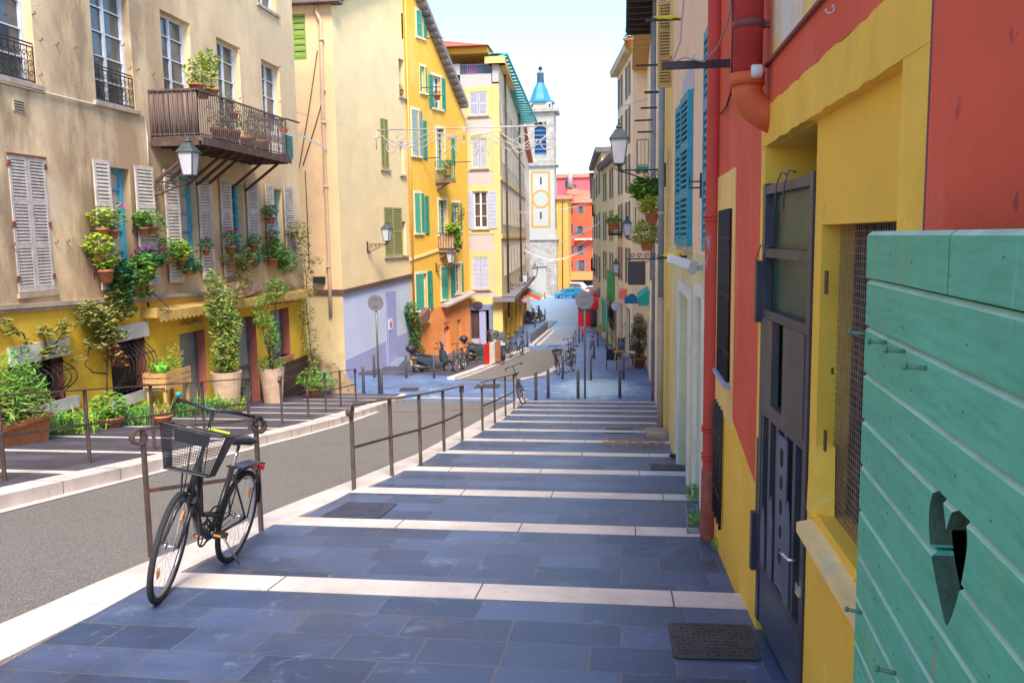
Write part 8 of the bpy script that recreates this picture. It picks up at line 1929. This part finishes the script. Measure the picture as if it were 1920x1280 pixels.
p=PY(1060,555,121); car('small turquoise blue car parked at the end of the street','parked_car',V((PY(1063,555,122).x,122,tz(122))),R(195),small,1.65,(.01,.28,.50),[(-.95,1.0),(-.9,1.38),(.3,1.34),(.8,.98)],'car')
car('darker blue car parked behind the turquoise one','parked_car',V((PY(1072,553,128).x,127,-7.3)),R(170),small,1.65,(.03,.12,.22),[(-.95,1.0),(-.9,1.38),(.3,1.34),(.8,.98)],'car')
van=[(-2.4,.4),(2.35,.36),(2.5,.6),(2.4,1.0),(1.7,1.2),(1.0,1.85),(-2.3,1.92),(-2.45,1.6)]
car('white van parked in front of the orange red house','parked_van',V((PY(1078,550,131).x,131.5,-7.3)),R(-12),van,1.9,(.70,.74,.82),[(-2.2,1.15),(-2.15,1.72),(.9,1.7),(1.45,1.2)],'van')
car('white car half hidden right of the van','parked_car',V((PY(1108,548,130).x,129,-7.3)),R(170),small,1.65,(.72,.72,.75),[(-.95,1.0),(-.9,1.38),(.3,1.34),(.8,.98)],'car')
# white cafe tables with orange band at the tower foot
q=PY(1000,556,118); tag(MB().box((PY(987,556,119).x,119,tz(119)),(PY(1020,556,119).x,120,tz(119)+.55)).box((PY(987,556,119).x,118.9,tz(119)+.552),(PY(1020,556,119).x,120.1,tz(119)+.8)).build('terrace_planter',mat('orange_pale',(.80,.40,.20),.7,.2)),'low pale orange terrace barrier at the foot of the tower','barrier')

# ================================================================= COVERS, DRAIN, WEEDS, LITTER
def cover(label,pix,rows,cols,m_,lift=.0,zoff=0):
    P_=[GT(x,y,.003) for x,y in pix]; mb=MB(); t=V((0,0,.004)); mb.hexa([p-V((0,0,.03)) for p in P_]+[p+t for p in P_])
    cen=sum(P_,V((0,0,0)))/4; r=mb.build('manhole_cover',m_); r['label']=label; r['category']='manhole cover'
    mb=MB()
    for i in range(rows):
        for j in range(cols):
            u,v_=.03+.94*(j+.5)/cols,.06+.88*(i+.5)/rows; c_=(P_[0]*(1-u)+P_[1]*u)*(1-v_)+(P_[3]*(1-u)+P_[2]*u)*v_+t
            du=(P_[1]-P_[0])/cols*.34; dv=(P_[3]-P_[0])/rows*.24
            if (i+j)%2: mb.obox(c_,du,dv,V((0,0,.003)))
            else: mb.obox(c_,du*.5,dv*1.3,V((0,0,.002)))
    for a,b in zip(P_,P_[1:]+P_[:1]): mb.bar(a+t,b+t,.025,.006)
    mb.build('tread_pattern',m_,r); return r
ironc=mat('rusty_cover_iron',(.075,.062,.062),.6,.35,8,.3,60,metal=.3,stain=[(4,.55,.68,.6,(.17,.085,.05),1)])
c1_=lambda x0,x1,ya,yb,dy,df,dl=.0:None
def ctread(x,y): # height of the tread surface under a pixel
    return .0
cover('large rusty patterned cover in the nearest slate tread below the gate',[(1268,1232),(1422,1236),(1404,1174),(1256,1170)],9,14,ironc,.012)
cover('paving cover with fine grid beside the pale border above the bicycle',[(604,968),(708,972),(742,945),(655,942)],10,12,mat('cover_slate_iron',(.075,.08,.125),.55,.25,8,.2,50,metal=.3),.014)
cover('small rusty cover low on the stepped pavement near the right wall',[(1135,811),(1190,812),(1186,803),(1138,802)],5,8,ironc,.03)
cover('narrow rusty cover in front of the blue lower door',[(1222,880),(1282,881),(1276,872),(1220,871)],4,8,ironc,.03)
cover('dark rectangular cover in the crossing before the far road',[(889,727),(935,727),(938,720),(896,720)],5,8,ironc,.0)
cover('reddish square cover in the crossing near the left sign pole',[(748,733),(782,732),(785,727),(753,727)],4,6,ironc,.0)
P_=[G(1312,1000,.03),G(1290,1000,.03),G(1285,946,.03),G(1306,946,.03)]
mb=MB(); 
for k in range(20): a=P_[0]+(P_[3]-P_[0])*k/19; b=P_[1]+(P_[2]-P_[1])*k/19; mb.bar(a,b,.018,.02)
mb.bar(P_[0],P_[3],.02,.022); mb.bar(P_[1],P_[2],.02,.022)
tag(mb.build('drain_grate',mat('grate_steel',(.18,.22,.27),.5,.2,5,metal=.4)),'slotted steel drain grate at the foot of the slim red downpipe','drain')
for i,(x,y,n,h) in enumerate(((1300,935,90,.16),(1306,985,60,.14),(1352,1028,26,.08))):
    q=G(x,y,.03); mb=MB(); mb.use(M['leafA']); leaf_mesh(mb,[(q.x,q.y,q.z+h*.5,.10,.12,h*.5)],n,.05); blades(mb,q,.07,20,h*1.3,.004,.8); tag(mb.build('weed',None),['leafy weed tuft by the wall above the drain grate','weed tuft beside the lower end of the drain grate','tiny moss and weed tuft at the yellow wall base by the red pipe'][i],'weed')
mb=MB(); mb.use(mat('dry_leaf',(.30,.15,.07),.9,0,island=(.42,.28,.16))); random.seed(11)
for _ in range(520):
    x=random.uniform(1130,1262); y=random.gauss(829,5); q=G(x,y,.038); a=random.uniform(0,6.28); s_=random.uniform(.015,.04)
    if q.x>.70: continue
    mb.face([q+V((math.cos(a)*s_,math.sin(a)*s_,.0)),q+V((-math.sin(a)*s_*.5,math.cos(a)*s_*.5,.008)),q+V((-math.cos(a)*s_,-math.sin(a)*s_,.0)),q+V((math.sin(a)*s_*.5,-math.cos(a)*s_*.5,.004))])
tag(mb.build('dry_leaves',None),'scatter of dry brown leaves and dirt across a step edge','leaf litter',None,'stuff')
q=G(1262,858,.03); tag(MB().ball(q+V((0,0,.03)),.045,8,5,(1.3,1,.7)).build('pine_cone',mat('cone_brown',(.06,.035,.02),.9,.3,30,.8,80)),'small dark clump lying on the paving by the right wall','debris')
# concrete step at the right wall
a=G(1218,812,0); tag(MB().hexa([V((.42,15.2,-2.3)),V((.80,15.2,-2.3)),V((.80,16.4,-2.45)),V((.42,16.4,-2.45)),V((.42,15.2,-2.0)),V((.80,15.2,-2.0)),V((.80,16.4,-2.14)),V((.42,16.4,-2.14))]).build('door_step',M['stone_trim']),'small stone doorstep against the narrow yellow house','step')

# ================================================================= LIGHT GARLANDS AND ORNAMENT OVER THE STREET
YO=31.0; Q=lambda x,y: PY(x,y,YO)
orn=thing('street_ornament','wire Christmas light ornament with scrolls strung across the street','street decoration',tuple(Q(870,250)))
mt_=mat('ornament_wire',(.50,.44,.42),.6,.2); mb=MB()
mb.tube([Q(548,209),Q(640,232),Q(706,245),Q(870,240),Q(1040,233),Q(1150,205),Q(1232,180)],.010,5)
mb.tube([Q(706,244),Q(1040,236)],.022,6); mb.tube([Q(706,244),Q(706,280)],.018,5); mb.tube([Q(870,238),Q(870,262)],.03,5)
ex,ez_=V((1,0,0)),V((0,0,1)); px_=1/1600*31.2
for (x,y,r,t,st_,sg_) in ((755,258,11,-1.0,0,1),(735,278,9,1.1,1,1),(760,272,10,1.0,0,-1),(985,262,14,-1,0,1),(975,275,12,1,1,1),(1025,266,13,1.1,2,-1)):
    mb.tube(spiral(Q(x,y),ex*sg_,ez_,r*px_*1.5,t,20,st_,.3),.02,5)
for s in (-1,1):
    for k in range(3):
        x0=870+s*12; x1=870+s*(60+25*k); x2=870+s*(110+22*k)
        mb.tube([Q(x0,262-k*3),Q((x0+x1)/2,254-k*4),Q(x1,266+k*4),Q((x1+x2)/2,282-k*3),Q(x2,272-k*9),Q(x2+s*14,262)],.018,5)
for c_ in (846,905):
    for k in range(12):
        a=k*math.pi/6; r1,r2_=6,26-(k%2)*8; mb.tube([Q(c_+r1*math.cos(a),268+r1*math.sin(a)),Q(c_+r2_*math.cos(a),268+r2_*math.sin(a))],.013,4)
mb.build('scroll_wire',mt_,orn)
wire=mat('pale_light_string',(.72,.72,.75),.6,.1)
def garland(label,pts,Ya,Yb,r_=.012,bulbs=True):
    n=len(pts); P_=[PY(x,y,Ya+(Yb-Ya)*i/(n-1)) for i,(x,y) in enumerate(pts)]
    o=thing('light_string',label,'light string',tuple(P_[0])); out=[]
    for a,b in zip(P_,P_[1:]):
        for k in range(6): t=k/6; q=a+(b-a)*t; q.z-=.0; out.append(q)
    out.append(P_[-1]); MB().tube(out,r_,4).build('cable',wire,o)
    if bulbs:
        mb=MB()
        for k in range(0,len(out)-1):
            for t in (0,.33,.66): q=out[k]+(out[k+1]-out[k])*t; mb.obox(q-V((0,0,.03)),V((r_*1.6,0,0)),V((0,r_*1.6,0)),V((0,0,.035)))
        bu_=mb.build('bulb',mat('bulb_white',(.8,.8,.82),.4,0),o); bu_['kind']='stuff'
garland('longest light string, sagging from the left house corner past the cream house to the tower',[(556,247),(610,278),(680,320),(750,352),(830,376),(900,393),(985,398),(1060,391),(1117,378)],28,70)
garland('light string low across the front of the tower ending at the pale yellow house',[(965,452),(985,470),(1030,488),(1060,484),(1090,472),(1117,455)],66,70,.03)
garland('second light string low across the tower, just above the lowest one',[(960,440),(990,462),(1030,480),(1070,470),(1115,440)],68,64,.02,False)
garland('light string rising from the tower to the right hand houses',[(1043,458),(1080,442),(1120,420),(1165,380)],64,50,.02)
garland('thin wire high across the sky beside the tower',[(975,236),(1040,222),(1090,205),(1150,196)],45,42,.008,False)
